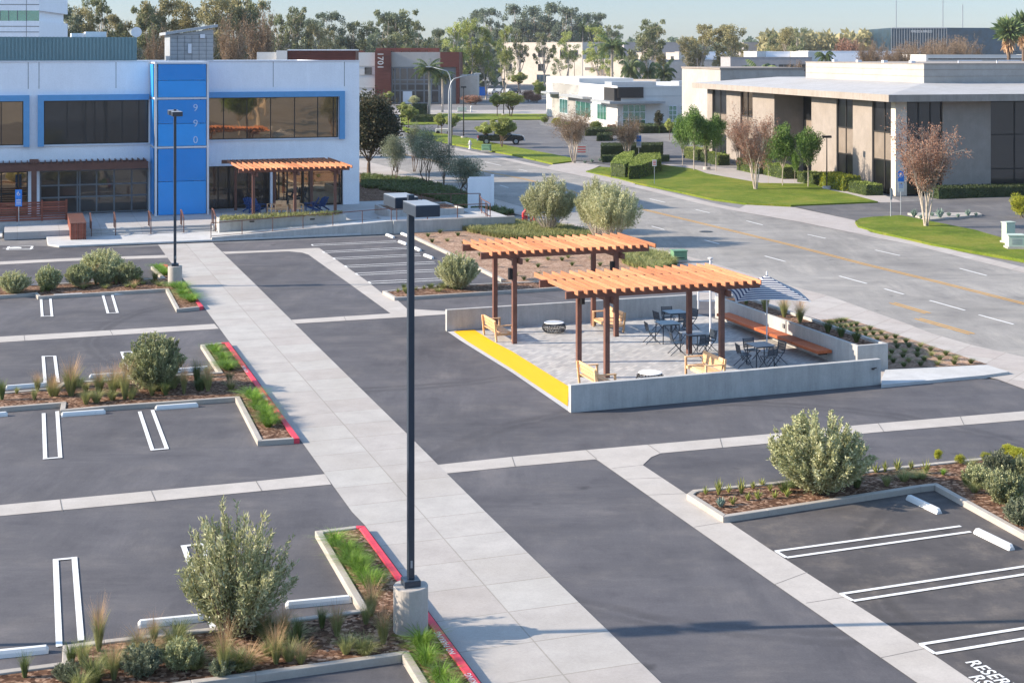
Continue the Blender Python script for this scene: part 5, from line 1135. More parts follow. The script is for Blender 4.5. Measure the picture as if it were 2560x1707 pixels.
def car(label,p,rz,mat):
    e=thing('parked_car',label,'car',tuple(p),rz,'cars parked far behind the cross street'); m=MB(); pr=[(-2.2,.4),(-2.25,.85),(-1.6,.95),(-1.1,1.42),(.5,1.45),(1.15,.98),(2.1,.82),(2.25,.4)]; n=8
    m.add([(x,-.85,z) for x,z in pr]+[(x,.85,z) for x,z in pr],[tuple(range(n-1,-1,-1)),tuple(range(n,2*n))]+[(i,(i+1)%n,n+(i+1)%n,n+i) for i in range(n)]); m.build('body',M[mat],e,bevel=.06)
    m=MB(); m.box(-1.15,.75,-.86,.86,.98,1.32); m.build('window',M['g_drk'],e)
    for x in (-1.4,1.4):
        for y in (-.8,.8): m=MB(); m.tube([(x,y-.1,.32),(x,y+.1,.32)],.32,12); m.build('wheel',M['tyre'],e)
for px,py,mt,l in ((1228,236,'medw','white car left of the black lamp pole, far off'),(1249,235,'gm','silver car just left of the far black lamp pole'),(1268,236,'medw','white car right of the far black lamp pole'),(1290,234,'paint_truck','dark car at the right end of the far row')): car(l,G(px,py),1.3,mt)
bc=thing('container','blue metal container beside the 1701 building','container',tuple(G(1205,240))); m=MB(); m.box(-1.4,1.4,-1,1,.1,2.3); m.build('body',M['signblue'],bc); m=MB(); m.box(-1.45,1.45,-1.05,1.05,2.303,2.4); m.build('lid',M['dark'],bc)
# ================================================================ VEGETATION
def rs(seed): return np.random.RandomState(seed)
def unit(a): return a/np.maximum(1e-9,np.linalg.norm(a,axis=1,keepdims=True))
def quads(name, V, mat, parent=None, tri=False):
    n,k,_=V.shape; me=bpy.data.meshes.new(name); me.vertices.add(n*k); me.vertices.foreach_set('co',V.reshape(-1).astype(np.float32))
    me.loops.add(n*k); me.loops.foreach_set('vertex_index',np.arange(n*k,dtype=np.int32)); me.polygons.add(n)
    me.polygons.foreach_set('loop_start',np.arange(0,n*k,k,dtype=np.int32)); me.polygons.foreach_set('loop_total',np.full(n,k,dtype=np.int32))
    me.update(calc_edges=True); me.materials.append(mat); o=bpy.data.objects.new(name,me); COL.objects.link(o)
    if parent is not None: o.parent=parent
    return o
def leaves(r, P, D, l, w, jit=.35):
    n=len(P); L=(l*(1+jit*(r.rand(n)*2-1)))[:,None]; Wd=(w*(1+jit*(r.rand(n)*2-1)))[:,None]
    D=unit(D); A=unit(np.cross(D,unit(r.randn(n,3))))
    return np.stack([P,P+D*L*.45-A*Wd*.5,P+D*L,P+D*L*.45+A*Wd*.5],1)
def clump_leaves(r, C, R, n, l, w, droop=-.2, flat=.75):
    k=len(C); idx=np.repeat(np.arange(k),n); U=unit(r.randn(k*n,3)); rad=(r.rand(k*n)**.45)[:,None]
    off=U*rad*R[idx][:,None]; off[:,2]*=flat; P=C[idx]+off; D=U*.8+r.randn(k*n,3)*.6; D[:,2]+=droop
    return leaves(r,P,D,l,w)
def limb(m, r, a, c, r0, r1, wig=.08, n=5, k=5):
    a=np.array(a,float); c=np.array(c,float); L=np.linalg.norm(c-a); pts=[]; o1=r.randn(3)*wig*L
    for i in range(k): t=i/(k-1); p=a+(c-a)*t+o1*math.sin(math.pi*t); pts.append(tuple(p))
    m.tube(pts,[r0+(r1-r0)*i/(k-1) for i in range(k)],n)
PROTO={}
def proto(key, W, Hh, e): PROTO[key]=(W,Hh,e,[False]); return e
def euc(seed, mat, W=12., Hh=20., low=.38, nc=52, n=130, l=.50, w=.28, sparse=1.0, bark='bark_w', open_=False):
    r=rs(seed); e=thing('eucalyptus_tree','','tree'); m=MB(); C=[];R=[]
    nsub=r.randint(4,7); subs=[]
    for i in range(nsub):
        a=2*math.pi*(i+r.rand()*.6)/nsub; rr=W*.5*(.25+.5*r.rand()); z=Hh*(low+.10+(1-low-.22)*r.rand()); subs.append((rr*math.cos(a),rr*math.sin(a),z))
    subs.append((r.randn()*.8,r.randn()*.8,Hh*.90))
    fork=(r.randn()*.3,r.randn()*.3,Hh*low*.6); limb(m,r,(0,0,0),fork,.42,.30,.02,7)
    for s in subs:
        limb(m,r,fork,s,.22,.06,.08,5,6)
        k=max(2,int(nc/len(subs)))
        for j in range(k):
            d=r.randn(3)*np.array([W*.15,W*.15,Hh*.085]); c=np.array(s)+d; c[2]=min(c[2],Hh*.94); rad=(.55+r.rand()*.85)*sparse
            C.append(c);R.append(rad); limb(m,r,s if j%2 else (fork[0]+(s[0]-fork[0])*.6,fork[1]+(s[1]-fork[1])*.6,fork[2]+(s[2]-fork[2])*.6),tuple(c),.06,.02,.06,4,4)
    m.build('trunk',M[bark],e); V=clump_leaves(r,np.array(C),np.array(R),n,l,w,-.35,.72)
    quads('crown',V,M[mat],e); return e
for i,(sd,mt,kw) in enumerate([(1,'f_euc',dict(low=.25,nc=64,sparse=1.15)),(2,'f_euc2',dict(low=.30,nc=56)),(3,'f_euc3',dict(low=.35,nc=56,sparse=1.1)),(4,'f_euc',dict(low=.42,nc=40,sparse=.85,n=110)),(5,'f_euc2',dict(low=.22,nc=68,sparse=1.2)),(6,'f_euc3',dict(low=.28,nc=64,W=10.,sparse=1.2)),(7,'f_yel',dict(low=.10,nc=70,sparse=.95,n=110,l=.42,w=.22))]):
    proto('euc%d'%i,kw.get('W',12.),20.,euc(sd,mt,**kw))
def roundtree(seed,mat,W,Hh,low,nc,n,l,w,bark='bark_b',name='tree',tr=.07,stems=1,shape=.8):
    r=rs(seed); e=thing(name,'','tree'); m=MB(); C=[];R=[]; ch=Hh*(1-low); cz=Hh*low+ch*.5
    for j in range(nc):
        u=unit(r.randn(1,3))[0]; q_=(.35+.5*r.rand()); c=np.array([u[0]*W*.5*q_*.85,u[1]*W*.5*q_*.85,cz+u[2]*ch*.5*q_*.85]); C.append(c); R.append(min(W,ch)*.17*(.8+r.rand()*.5))
    for s in range(stems):
        b=(r.randn()*.12*(stems>1),r.randn()*.12*(stems>1),0); f=(b[0]*3,b[1]*3,Hh*low*(.9 if stems==1 else .6)); limb(m,r,b,f,tr,tr*.75,.02,7)
        for j in range(s,nc,stems*(2 if nc<60 else 9)): limb(m,r,f,tuple(C[j]),tr*(.45 if nc<60 else .28),tr*.1,.06,4,4)
    m.build('trunk',M[bark],e); quads('crown',clump_leaves(r,np.array(C),np.array(R),n,l,w,-.1,shape),M[mat],e); return e
proto('grn0',4.,6.,roundtree(11,'f_grn',4.,6.,.30,46,210,.17,.10,'bark_w','young_tree',.07))
proto('grn1',4.,6.,roundtree(12,'f_grn',4.,6.,.34,40,210,.17,.10,'bark_w','young_tree',.07))
proto('yel0',4.,4.,roundtree(13,'f_yel',4.,4.,.42,36,170,.20,.12,'bark_b','street_tree',.08,1,.5))
proto('yel1',6.,5.,roundtree(14,'f_yel',6.,5.,.35,44,190,.24,.14,'bark_b','street_tree',.10,2,.5))
proto('drk0',10.,12.,roundtree(15,'f_drk',10.,12.,.16,150,170,.36,.22,'bark_b','broad_dark_tree',.28,1,.8))
proto('olt0',4.,5.5,roundtree(16,'f_gray',4.,5.5,.26,44,230,.15,.05,'bark_b','olive_tree',.06,3,.9))
proto('olt1',4.,5.5,roundtree(17,'f_gray',4.,5.5,.30,34,190,.16,.05,'bark_b','olive_tree',.06,3,.9))
proto('bush',3.,3.,roundtree(18,'f_hedge',3.,3.,.05,34,200,.16,.11,'bark_b','garden_shrub',.05,2))
proto('bushy',3.,3.,roundtree(19,'f_lime',3.,3.,.03,34,200,.16,.08,'bark_b','garden_shrub',.05,2))
proto('bushr',3.,3.,roundtree(20,'f_red',3.,3.,.05,30,170,.16,.09,'bark_b','russet_shrub',.05,2))
proto('bushw',3.,3.,roundtree(21,'f_olv',3.,3.,.05,30,170,.16,.09,'bark_b','pale_shrub',.05,2))
proto('mag',4.,7.,roundtree(22,'f_drk',4.,7.,.22,30,110,.30,.17,'bark_w','slender_dark_tree',.07,1))
PROTO['mag'][2].children[1].data.materials[0]=M['f_grn']
def myrtle(seed,W,Hh,mat,stems=9,l=.11,dens=1.0,twig='bark_w'):
    r=rs(seed); e=thing('twiggy_tree','','tree'); m=MB(); tips=[];dirs=[]
    for s in range(stems):
        a=2*math.pi*s/stems+r.rand(); sp=W*.5*(.45+.55*r.rand()); top=np.array([sp*math.cos(a),sp*math.sin(a),Hh*(.52+.36*r.rand())]); b=(.12*math.cos(a),.12*math.sin(a),0); mid=(top[0]*.35,top[1]*.35,Hh*.34)
        limb(m,r,b,mid,.055,.042,.03,6,4); limb(m,r,mid,tuple(top),.042,.014,.05,5,5)
        for k in range(int(15*dens)):
            t=-.15+1.15*r.rand(); p=np.array(mid)+(top-np.array(mid))*t; d=unit((np.array([[p[0]*.6,p[1]*.6,Hh*.28]])+r.randn(1,3)*.55))[0]; L=Hh*(.11+.16*r.rand()); q_=p+d*L; limb(m,r,tuple(p),tuple(q_),.012,.006,.05,3,3)
            for j in range(4):
                d2=unit((d+r.randn(3)*.55)[None])[0]; o=p+(q_-p)*(.3+.7*r.rand()); L2=L*.6; z_=o+d2*L2; m.tube([tuple(o),tuple(z_)],[.007,.003],3); tips+= [o+(z_-o)*x for x in r.rand(15)]; dirs+=[d2]*15
    m.build('trunk',M[twig],e); P=np.array(tips)+r.randn(len(tips),3)*.13; D=np.array(dirs)+r.randn(len(tips),3)*.8
    quads('crown',leaves(r,P,D,l,l*.6),M[mat],e); return e
proto('myr0',4.,6.5,myrtle(31,4.,6.5,'f_red',10,.12,1.4))
proto('myr1',4.,5.5,myrtle(32,4.,5.5,'f_red',9,.11,1.2)); proto('myr2',4.,6.,myrtle(33,4.,6.,'f_tan',10,.10,1.3))
proto('bare',6.,9.,myrtle(34,6.,9.,'f_tan',12,.16,2.0))
def shrub(seed,W,Hh,mat,ns,per,l,w,bare=.15,tight=.06,ups=.5,name='olive_shrub',stem='bark_b',spike=.25):
    r=rs(seed); e=thing(name,'','shrub'); m=MB(); P=[];D=[]
    for s in range(ns):
        a=r.rand()*2*math.pi; q_=math.sqrt(r.rand()); th=q_*1.25; rr=W*.5*math.sin(th)/math.sin(1.25)*(.75+.3*r.rand()); z=Hh*(ups+(1-ups)*math.cos(th*1.1))*(.62+spike*r.rand()+.13)
        tip=np.array([rr*math.cos(a),rr*math.sin(a),max(.12*Hh,z)]); b=np.array([math.cos(a)*.08*q_,math.sin(a)*.08*q_,0]); mid=b+(tip-b)*.5; mid[:2]*=1.18; mid[2]*=.88
        n=per; t=bare+(1-bare)*r.rand(n)**.8; pt=(b[None]*((1-t)**2)[:,None]+2*mid[None]*(t*(1-t))[:,None]+tip[None]*(t*t)[:,None]); tg=2*((1-t)[:,None]*(mid-b)[None]+t[:,None]*(tip-mid)[None])
        P.append(pt+r.randn(n,3)*(tight*(1.1-t*.8))[:,None]); D.append(unit(tg)*.9+r.randn(n,3)*.55)
        if s%2==0: m.tube([tuple(b),tuple(b*.25+mid*.5+tip*.25),tuple(tip)],[.018,.012,.004],4)
    m.build('stem',M[stem],e); quads('foliage',leaves(r,np.concatenate(P),np.concatenate(D),l,w),M[mat],e); return e
proto('shN',2.3,2.0,shrub(41,2.3,2.0,'f_olv',92,170,.095,.027,.16,.07,.30,spike=.42))
proto('shD',2.6,2.2,shrub(42,2.6,2.2,'f_olv',190,230,.085,.034,.12,.07,.30,spike=.18))
proto('shM',2.4,2.1,shrub(43,2.4,2.1,'f_olvd',170,170,.10,.04,.10,.08,.30,spike=.16))
proto('shT',3.3,3.6,shrub(44,3.3,3.6,'f_olv',150,180,.13,.035,.50,.16,.50,'silver_street_tree','bark_w',spike=.18))
proto('shG',1.2,.7,shrub(45,1.2,.7,'f_gray',70,120,.06,.03,.05,.06,.35,'low_shrub'))
proto('shQ',1.2,.8,shrub(46,1.2,.8,'f_olvd',70,120,.06,.04,.05,.06,.35,'low_shrub'))
def blades(r,n,Hh,spread,w,curl=.5):
    a=r.rand(n)*2*math.pi; L=Hh*(.55+.5*r.rand(n)); lean=spread*(r.rand(n)**.7); b=np.stack([np.cos(a)*.05,np.sin(a)*.05,np.zeros(n)],1)*(.4+spread)
    dirh=np.stack([np.cos(a),np.sin(a),np.zeros(n)],1); up=np.array([[0,0,1.]]); mid=b+dirh*(lean*L*.35)[:,None]+up*(L*.6)[:,None]; tip=b+dirh*(lean*L*(.9+curl*.5))[:,None]+up*(L*(1-.35*lean*curl))[:,None]
    sd=np.stack([-np.sin(a),np.cos(a),np.zeros(n)],1)*(w*.5); q1=np.stack([b-sd,b+sd,mid+sd*.8,mid-sd*.8],1); q2=np.stack([mid-sd*.8,mid+sd*.8,tip+sd*.15,tip-sd*.15],1); return np.concatenate([q1,q2],0)
def tuft(seed,Hh,spread,n,w,mat,tip=None,name='grass_tuft',curl=.5):
    r=rs(seed); e=thing(name,'','grass'); quads('blades',blades(r,n,Hh,spread,w,curl),M[mat],e)
    if tip:
        v=blades(r,n//2,Hh*1.35,spread*.75,w*1.2,.5); k=n//2; quads('plumes',v[k:],M[tip],e)
    return e
proto('tfB',.62,.42,tuft(51,.46,.85,420,.008,'g_bright',curl=1.0))
proto('tfB2',.62,.42,tuft(52,.44,.95,420,.008,'g_bright',curl=1.0))
proto('tfO',.9,.75,tuft(53,.72,.85,380,.007,'g_olive','g_tan'))
proto('tfO2',.8,.6,tuft(54,.55,.95,320,.007,'g_olive'))
proto('tfT',.6,.95,tuft(55,.70,.55,360,.006,'g_olive','g_tan',curl=.3))
proto('tfD',.7,.5,tuft(56,.5,.75,240,.010,'g_dark'))
def aloe(seed,mat,n,Hh,w,spread,name='aloe_plant'):
    r=rs(seed); e=thing(name,'','succulent'); m=MB()
    for k in range(n):
        a=k*2.4+r.rand()*.4; t=(k+1)/n; ln=Hh*(1.05-.35*t); le=spread*(.25+.75*t); d=Vector((math.cos(a),math.sin(a),0)); s=Vector((-d.y,d.x,0)); p0=d*.02; p1=d*ln*le*.5+Vector((0,0,ln*.5)); p2=d*ln*le*(.95)+Vector((0,0,ln*(1-.35*le)))
        m.add([p0-s*w,p0+s*w,p1+s*w*.9,p1-s*w*.9,p2,p1+Vector((0,0,-w))+d*w*.3],[(0,1,2,3),(3,2,4),(0,5,1),(1,5,2),(0,3,5),(5,4,2),(5,3,4)])
    m.build('leaves',M[mat],e); return e
proto('alo',.55,.5,aloe(61,'aloe',15,.52,.028,.75)); proto('alo2',.5,.42,aloe(62,'aloe',13,.44,.026,.9)); proto('aga',.8,.5,aloe(63,'agave',22,.55,.06,.8,'agave_plant'))
def palm(seed,Hh,nf,fl,mat='f_palm',tr=.17,skirt=False,droop=.9):
    r=rs(seed); e=thing('palm_tree','','palm'); m=MB(); limb(m,r,(0,0,0),(0,0,Hh),tr*1.25,tr*.8,.01,8,6); m.build('trunk',M['bark_w'],e); V=[]
    for k in range(nf):
        a=k*2.4+r.rand()*.5; el=1.25-1.7*(k/nf)+r.randn()*.1; d=np.array([math.cos(a),math.sin(a),0]); L=fl*(.8+.3*r.rand()); ns=26; pts=[]; p=np.array([0,0,Hh]); an=el
        for i in range(ns): pts.append(p.copy()); p=p+(d*math.cos(an)+np.array([0,0,math.sin(an)]))*L/ns; an-=droop*1.6/ns
        pts=np.array(pts); s=np.array([-d[1],d[0],0]); ll=fl*.27*np.sin(np.linspace(.35,2.9,ns))[:,None]
        for sg in (-1,1):
            for rep in range(2):
                D=s[None]*sg+np.array([[0,0,-.75]])+d[None]*.4+r.randn(ns,3)*.18; A=np.tile(d[None],(ns,1))*fl*.016; t=unit(D)*ll; o=pts+d[None]*rep*L/ns*.5
                V.append(np.stack([o-A,o+A,o+t*.6+A*.8,o+t],1))
    quads('crown',np.concatenate(V),M[mat],e); return e
proto('pq',5.,8.,palm(71,6.6,26,2.6)); proto('pq2',5.,8.,palm(72,6.4,24,2.6,droop=1.1)); proto('pc',6.,4.,palm(73,2.4,26,3.0,'f_palm',.25))
def fanpalm(seed):
    r=rs(seed); e=thing('palm_tree','','palm'); m=MB(); limb(m,r,(0,0,0),(0,0,11),.34,.26,.01,8,6); m.build('trunk',M['bark_b'],e)
    U=unit(r.randn(900,3)); U[:,2]=U[:,2]*.8+.15; P=np.array([[0,0,11.2]])+U*r.rand(900,1)*1.2; quads('crown',leaves(r,P,U,1.5,.40),M['f_palm'],e)
    U=unit(r.randn(500,3)); U[:,2]=-abs(U[:,2])-1.2; P=np.array([[0,0,10.8]])+unit(r.randn(500,3))*.5; P[:,2]-=r.rand(500)*1.6; quads('skirt',leaves(r,P,U,1.3,.3),M['g_tan'],e); return e
proto('pf',4.,12.5,fanpalm(74))
def banana(seed):
    r=rs(seed); e=thing('broadleaf_plant','','plant'); V=[]
    for k in range(16):
        a=r.rand()*6.28; el=.5+.9*r.rand(); L=1.6+r.rand()*.8; d=np.array([math.cos(a)*math.cos(el),math.sin(a)*math.cos(el),math.sin(el)]); s=np.array([-math.sin(a),math.cos(a),0]); b=np.array([math.cos(a)*.2,math.sin(a)*.2,.1]); m1=b+d*L*.35; m2=b+d*L*.75; t=b+d*L+np.array([0,0,-.25])
        V+= [np.stack([b,b+s*.02,m1+s*.2,m1-s*.2]),np.stack([m1-s*.2,m1+s*.2,m2+s*.2,m2-s*.2]),np.stack([m2-s*.2,m2+s*.2,t,t-s*.01])]
    quads('leaves',np.array(V),M['f_grn'],e); return e
proto('ban',2.6,2.4,banana(75))
CNT={}
def put(key, p, w, h, label, group=None, rz=None, cat=None, name=None):
    W,Hh,e,used=PROTO[key]; o=e if not used[0] else copy_tree(e)
    if not used[0]: used[0]=True
    CNT[key]=CNT.get(key,0)+1; o.location=p; o.rotation_euler=(0,0,rz if rz is not None else (CNT[key]*2.1)%6.28); o.scale=(w/W,w/W,h/Hh); tag(o,label,cat,group)
    if name: o.name=name
    return o
def veg(key, px, pb, pt, wpx, label, group=None, z=0.0, rz=None, **k):
    p=G(px,pb,z); h=H-(pt-HY)/F*p.y-z; return put(key,p,wpx*p.y/F,max(.1,h),label,group,rz,**k)
def vegY(key, px, Y, pt, wpx, label, group=None, **k):
    return put(key,Vector(((px-1280)/F*Y,Y,0)),wpx*Y/F,H-(pt-HY)/F*Y,label,group,**k)
# -- lot shrubs
veg('shN',588,1588,1284,325,'pale olive shrub with upright shoots in the nearest planter',z=.1,rz=.6)
veg('shM',385,972,812,172,'rounded olive shrub in the middle planter, over a parking line',z=.1)
PROTO['shM'][2].name='olive_shrub'
veg('shD',2050,1228,1003,275,'big rounded grey-green shrub at the corner of the right planter',z=.1,rz=1.0)
veg('shD',1145,722,616,118,'rounded grey-green shrub at the end of the upper bays',z=.1,rz=2.2)
g='shrubs packed in the far planter'
veg('shD',255,700,610,125,'tallest pale olive shrub rising at the back of the far planter',g,z=.1)
veg('shM',200,716,650,80,'dark shrub just left of the tallest one in the far planter',g,z=.1)
veg('shM',318,707,646,80,'dark shrub at the right end of the far planter hedge',g,z=.1)
veg('shM',262,712,655,70,'dark shrub in front of the tallest pale one',g,z=.1)
veg('shQ',122,724,658,66,'grey-green shrub second from the left edge in the far planter',g,z=.1)
veg('shD',35,733,668,92,'pale rounded shrub at the left edge in the far planter',g,z=.1)
g='low grey-green shrubs at the lower edge'
for i,(x,y,w,h,k,l) in enumerate([(168,1700,75,50,'shG','low grey-green shrub at the bottom left, left of the tall olive grass'),(352,1685,120,80,'shG','low grey-green shrub in the centre of the nearest planter foreground'),(455,1670,110,85,'shQ','low dark shrub left of the nearest olive shrub, at its foot'),(555,1690,70,50,'shG','small low shrub at the foot of the nearest olive shrub')]):
    veg(k,x,y,y-h,w,l,g,z=.1)
g='low shrubs at the right edge'
for x,y,w,h,k,l in [(2442,1215,80,60,'shQ','low dark shrub first from the kerb corner at the right edge'),(2500,1195,90,75,'shG','grey-green shrub behind the others at the right edge'),(2515,1255,120,90,'shQ','widest dark shrub at the right edge'),(2548,1310,90,70,'shG','lowest shrub at the right edge, nearest the kerb'),(2555,1200,70,70,'shQ','dark shrub cut by the right edge')]: veg(k,x,y,y-h,w,l,g,z=.1)
veg('bushy',2545,1150,1115,60,'bright green mound at the right edge behind the dark shrubs',z=.1,cat='shrub')
# -- bright grass tufts along red kerbs
g='bright green grass tufts beside the red kerbs'
def row(a,c,n,k2,w,h,lab,side=0.0,z=.1):
    for i in range(n):
        t=(i+.5)/n; x=a[0]+(c[0]-a[0])*t; y=a[1]+(c[1]-a[1])*t; p=G(x,y,z); r=rs(i*7+n+int(a[0])); put('tfB' if (i+k2)%2 else 'tfB2',p+Vector((r.randn()*.06,r.randn()*.06,0)),w*(.85+.35*r.rand()),h*(.85+.35*r.rand()),lab,g)
row((842,1352),(932,1480),6,0,.62,.36,'bright green grass tuft behind the tall lamp pedestal, beside the red kerb')
row((880,1375),(950,1470),3,1,.40,.26,'small bright green grass tuft between the pedestal and the red kerb end')
row((1040,1612),(1150,1800),5,0,.66,.38,'bright green grass tuft in front of the tall lamp pedestal')
row((622,988),(688,1075),6,0,.78,.36,'bright green grass tuft at the near tip of the middle planter')
row((650,1010),(700,1070),3,1,.5,.3,'small bright green grass tuft beside the red kerb of the middle planter')
row((530,870),(578,930),6,1,.8,.30,'bright green grass tuft at the far tip of the middle planter')
row((440,716),(478,758),7,0,.9,.36,'bright green grass tuft at the near tip of the far planter')
row((396,670),(412,692),4,1,.8,.32,'bright green grass tuft behind the far lamp pedestal')
# -- olive and tan grasses
g='tall olive and tan bunch grasses in the planters'
for x,y,w,h,k,l in [(247,1628,58,148,'tfT','tall tan-plumed grass left in the nearest planter, over the kerb'),(62,1694,50,70,'tfD','green grass at the lower left corner'),(208,1665,70,90,'tfO2','olive grass right of the kerb jog in the nearest planter'),(285,1700,60,90,'tfO','olive grass with pale plumes, low in the nearest planter'),(332,1640,55,48,'tfO2','yellowish grass between the low shrubs'),(385,1612,50,70,'tfO','olive grass near the top kerb, left of the nearest olive shrub'),(560,1690,70,130,'tfO','tall green grass in front of the nearest olive shrub'),
    (690,1660,65,90,'tfO','pale grass at the lower right of the nearest olive shrub'),(745,1608,50,75,'tfD','dark grass under the wheel stop right of the nearest olive shrub'),(805,1570,50,60,'tfD','dark grass below the right end of the wheel stop'),(842,1590,60,95,'tfT','tan-plumed grass below the wheel stop'),(865,1635,78,62,'tfO2','pale rounded grass in the open mulch by the lower kerb'),(928,1540,70,85,'tfO','straw-coloured grass beside the kerb end left of the pedestal'),(958,1610,70,90,'tfO','thin grass at the foot of the tall lamp pedestal'),(915,1560,55,70,'tfO2','olive grass left of the pedestal base'),
    (5,1000,40,60,'tfD','grass cut by the left edge in the middle planter'),(42,985,24,25,'tfO2','tiny grass near the left edge of the middle planter'),(86,1000,32,40,'tfO2','small olive grass second from the left edge of the middle planter'),(132,975,40,45,'tfT','tan grass at the kerb jog of the middle planter'),(178,990,70,105,'tfT','tall leaning tan grass in the middle planter'),(215,1012,40,40,'tfO2','small grass by the lower kerb of the middle planter'),(248,985,55,75,'tfT','feathery tan grass left of the middle shrub'),(282,990,60,70,'tfO','olive grass nearest the left of the middle shrub'),(312,998,55,90,'tfO','tall olive grass below the middle shrub'),(380,990,40,40,'tfO2','yellow-tipped grass at the foot of the middle shrub'),
    (460,985,36,85,'tfT','tall tan grass just right of the middle shrub'),(492,965,45,75,'tfD','dark grass right of the middle shrub'),(520,978,50,60,'tfO','olive grass near the grass strip of the middle planter'),(574,962,40,40,'tfD','small dark grass by the red kerb of the middle planter'),
    (120,728,40,25,'tfO2','small straw grass at the foot of the far planter shrubs'),(240,712,30,55,'tfT','tan plume among the far planter shrubs, left one'),(290,710,28,40,'tfT','tan plume among the far planter shrubs, right one'),(345,712,35,30,'tfD','dark grass left of the far lamp pedestal'),(388,708,32,38,'tfD','dark grass touching the far lamp pedestal')]:
    veg(k,x,y,y-h,w,l,g,z=.1)
g='grasses in the patio street planter'
for i,t in enumerate((11.2,9.6,8.1,6.9,4.9,4.0,3.0)):
    p=PT(12.15,t,.82); put('tfO' if i<4 else 'tfD',p,.75,.85 if i<4 else .5,['wispy grass farthest along the patio planter, under the parasol','wispy grass second from the far end of the patio planter','wispy grass third from the far end of the patio planter','tall wispy grass where the bench ends its shade','dark low grass in the middle of the patio planter','dark low grass second from the near end of the patio planter','dark low grass at the near end of the patio planter'][i],g)
g='small clipped grass clumps on the mulch verge'; r=rs(5)
for i in range(11):
    for j in range(5):
        t=i/10; x0=2115+ (2440-2115)*t; y0=803+(908-803)*t; x1=2065+(2230-2065)*t; y1=812+(918-812)*t; s=(j+.3+.2*(i%2))/5; x=x0+(x1-x0)*s; y=y0+(y1-y0)*s*1.0
        if x<2215 and y>860: continue
        if x<2060: continue
        put('tfO2' if (i+j)%3==0 else 'tfD',G(x,y,.03),.5,.22,'small dark green grass clump planted in rows on the mulch verge',g)
# extra dry grasses that fill the beds
g='mixed dry grasses filling the beds'; r=rs(21)
def fill(poly,n,lab,hs=(.35,.6),seed=1,z=.1,keys=('tfO2','tfO','tfD','tfO2')):
    r=rs(seed); k=0; xs=[p[0] for p in poly]; ys=[p[1] for p in poly]; t=0
    while k<n and t<n*40:
        t+=1; x=min(xs)+(max(xs)-min(xs))*r.rand(); y=min(ys)+(max(ys)-min(ys))*r.rand(); ins=False; j=len(poly)-1
        for i in range(len(poly)):
            if (poly[i][1]>y)!=(poly[j][1]>y) and x<(poly[j][0]-poly[i][0])*(y-poly[i][1])/(poly[j][1]-poly[i][1])+poly[i][0]: ins=not ins
            j=i
        if ins: put(keys[k%len(keys)],G(x,y,z),.45+.35*r.rand(),hs[0]+(hs[1]-hs[0])*r.rand(),lab,g); k+=1
fill([(20,985),(155,962),(540,936),(590,985),(280,1008),(150,1012)],34,'dry olive grass among many in the middle planter',seed=3)
fill([(165,1640),(450,1590),(690,1560),(760,1600),(980,1630),(640,1675),(480,1700),(170,1740)],30,'dry olive grass among many in the nearest planter',(.25,.5),seed=4)
fill([(20,725),(300,708),(405,703),(405,718),(100,735)],14,'dry grass among many in the far planter',(.2,.4),seed=5)
fill([(1940,1225),(2180,1185),(2330,1165),(2330,1200),(2290,1208),(1960,1258)],10,'small olive grass in the right planter behind the kerb',(.2,.4),seed=6,keys=('tfO2','tfD'))
fill([(2345,1165),(2420,1165),(2560,1280),(2560,1320),(2430,1240)],10,'small olive grass at the right edge of the right planter',(.25,.4),seed=7,keys=('tfO2','tfD'))
fill([(1000,722),(1110,716),(1250,712),(1250,722),(1010,735)],12,'small olive grass in the narrow planter strip',(.2,.35),seed=8,keys=('tfO2','tfD'))
# aloes
g='spiky yellow-green aloes in the right planter'
for i,(x,y,w,h,l) in enumerate([(1764,1236,18,26,'aloe at the left tip of the right planter'),(1797,1238,30,50,'largest aloe above the grey rosette'),(1822,1232,22,28,'aloe right of the largest one'),(1853,1235,30,48,'tall aloe with long leaves, second cluster'),(1832,1262,26,28,'aloe right of the grey rosette near the kerb'),(1870,1252,24,26,'aloe midway along the bed'),(1895,1248,26,30,'aloe left of the shrub, front row'),(1883,1222,22,24,'aloe left of the shrub, back row'),(1905,1215,24,24,'aloe close behind the front row at the shrub'),(1925,1228,20,24,'aloe at the left foot of the big shrub'),(1937,1246,24,26,'low aloe at the near-left foot of the big shrub'),(1968,1243,26,28,'aloe nearest the kerb under the big shrub'),
    (2190,1182,26,30,'first aloe right of the big shrub'),(2213,1180,22,34,'second aloe right of the big shrub'),(2244,1176,28,36,'third aloe right of the big shrub'),(2278,1174,20,28,'fourth aloe right of the big shrub'),(2315,1184,30,42,'fifth aloe right of the big shrub, tallest')]):
    veg('alo' if i%2 else 'alo2',x,y,y-h,w*1.15,'yellow-green '+l,g,z=.1)
veg('aga',1802,1268,1240,42,'pale grey-green rosette at the left tip of the right planter',z=.1)
g='leafy young plants along the right planter kerb'
for x,y,w,h,l in [(2345,1150,26,30,'thin leafy sprig with a pale stem on the far kerb'),(2400,1160,30,26,'small yellow-flowered plant on the mulch'),(2468,1160,40,32,'round leafy plant near the kerb, right of the yellow flowers'),(2518,1142,42,36,'bushy leafy plant at the kerb near the right edge'),(2358,1188,22,18,'low vivid green grass tuft in the mulch')]: veg('bushy' if 'vivid' not in l else 'tfB',x,y,y-h,w,l,g,z=.1,cat='plant',name='leafy_plant')
g='small aloes in the narrow strip'
for i,x in enumerate((995,1010,1040,1060,1078,1095)): veg('alo2',x,731-(x-995)*.11,731-(x-995)*.11-14,15,'small aloe in the narrow strip, number %s from its left tip'%('one two three four five six'.split()[i]),g,z=.1)
g='sparse small plants on the mulch slope'; r=rs(9)
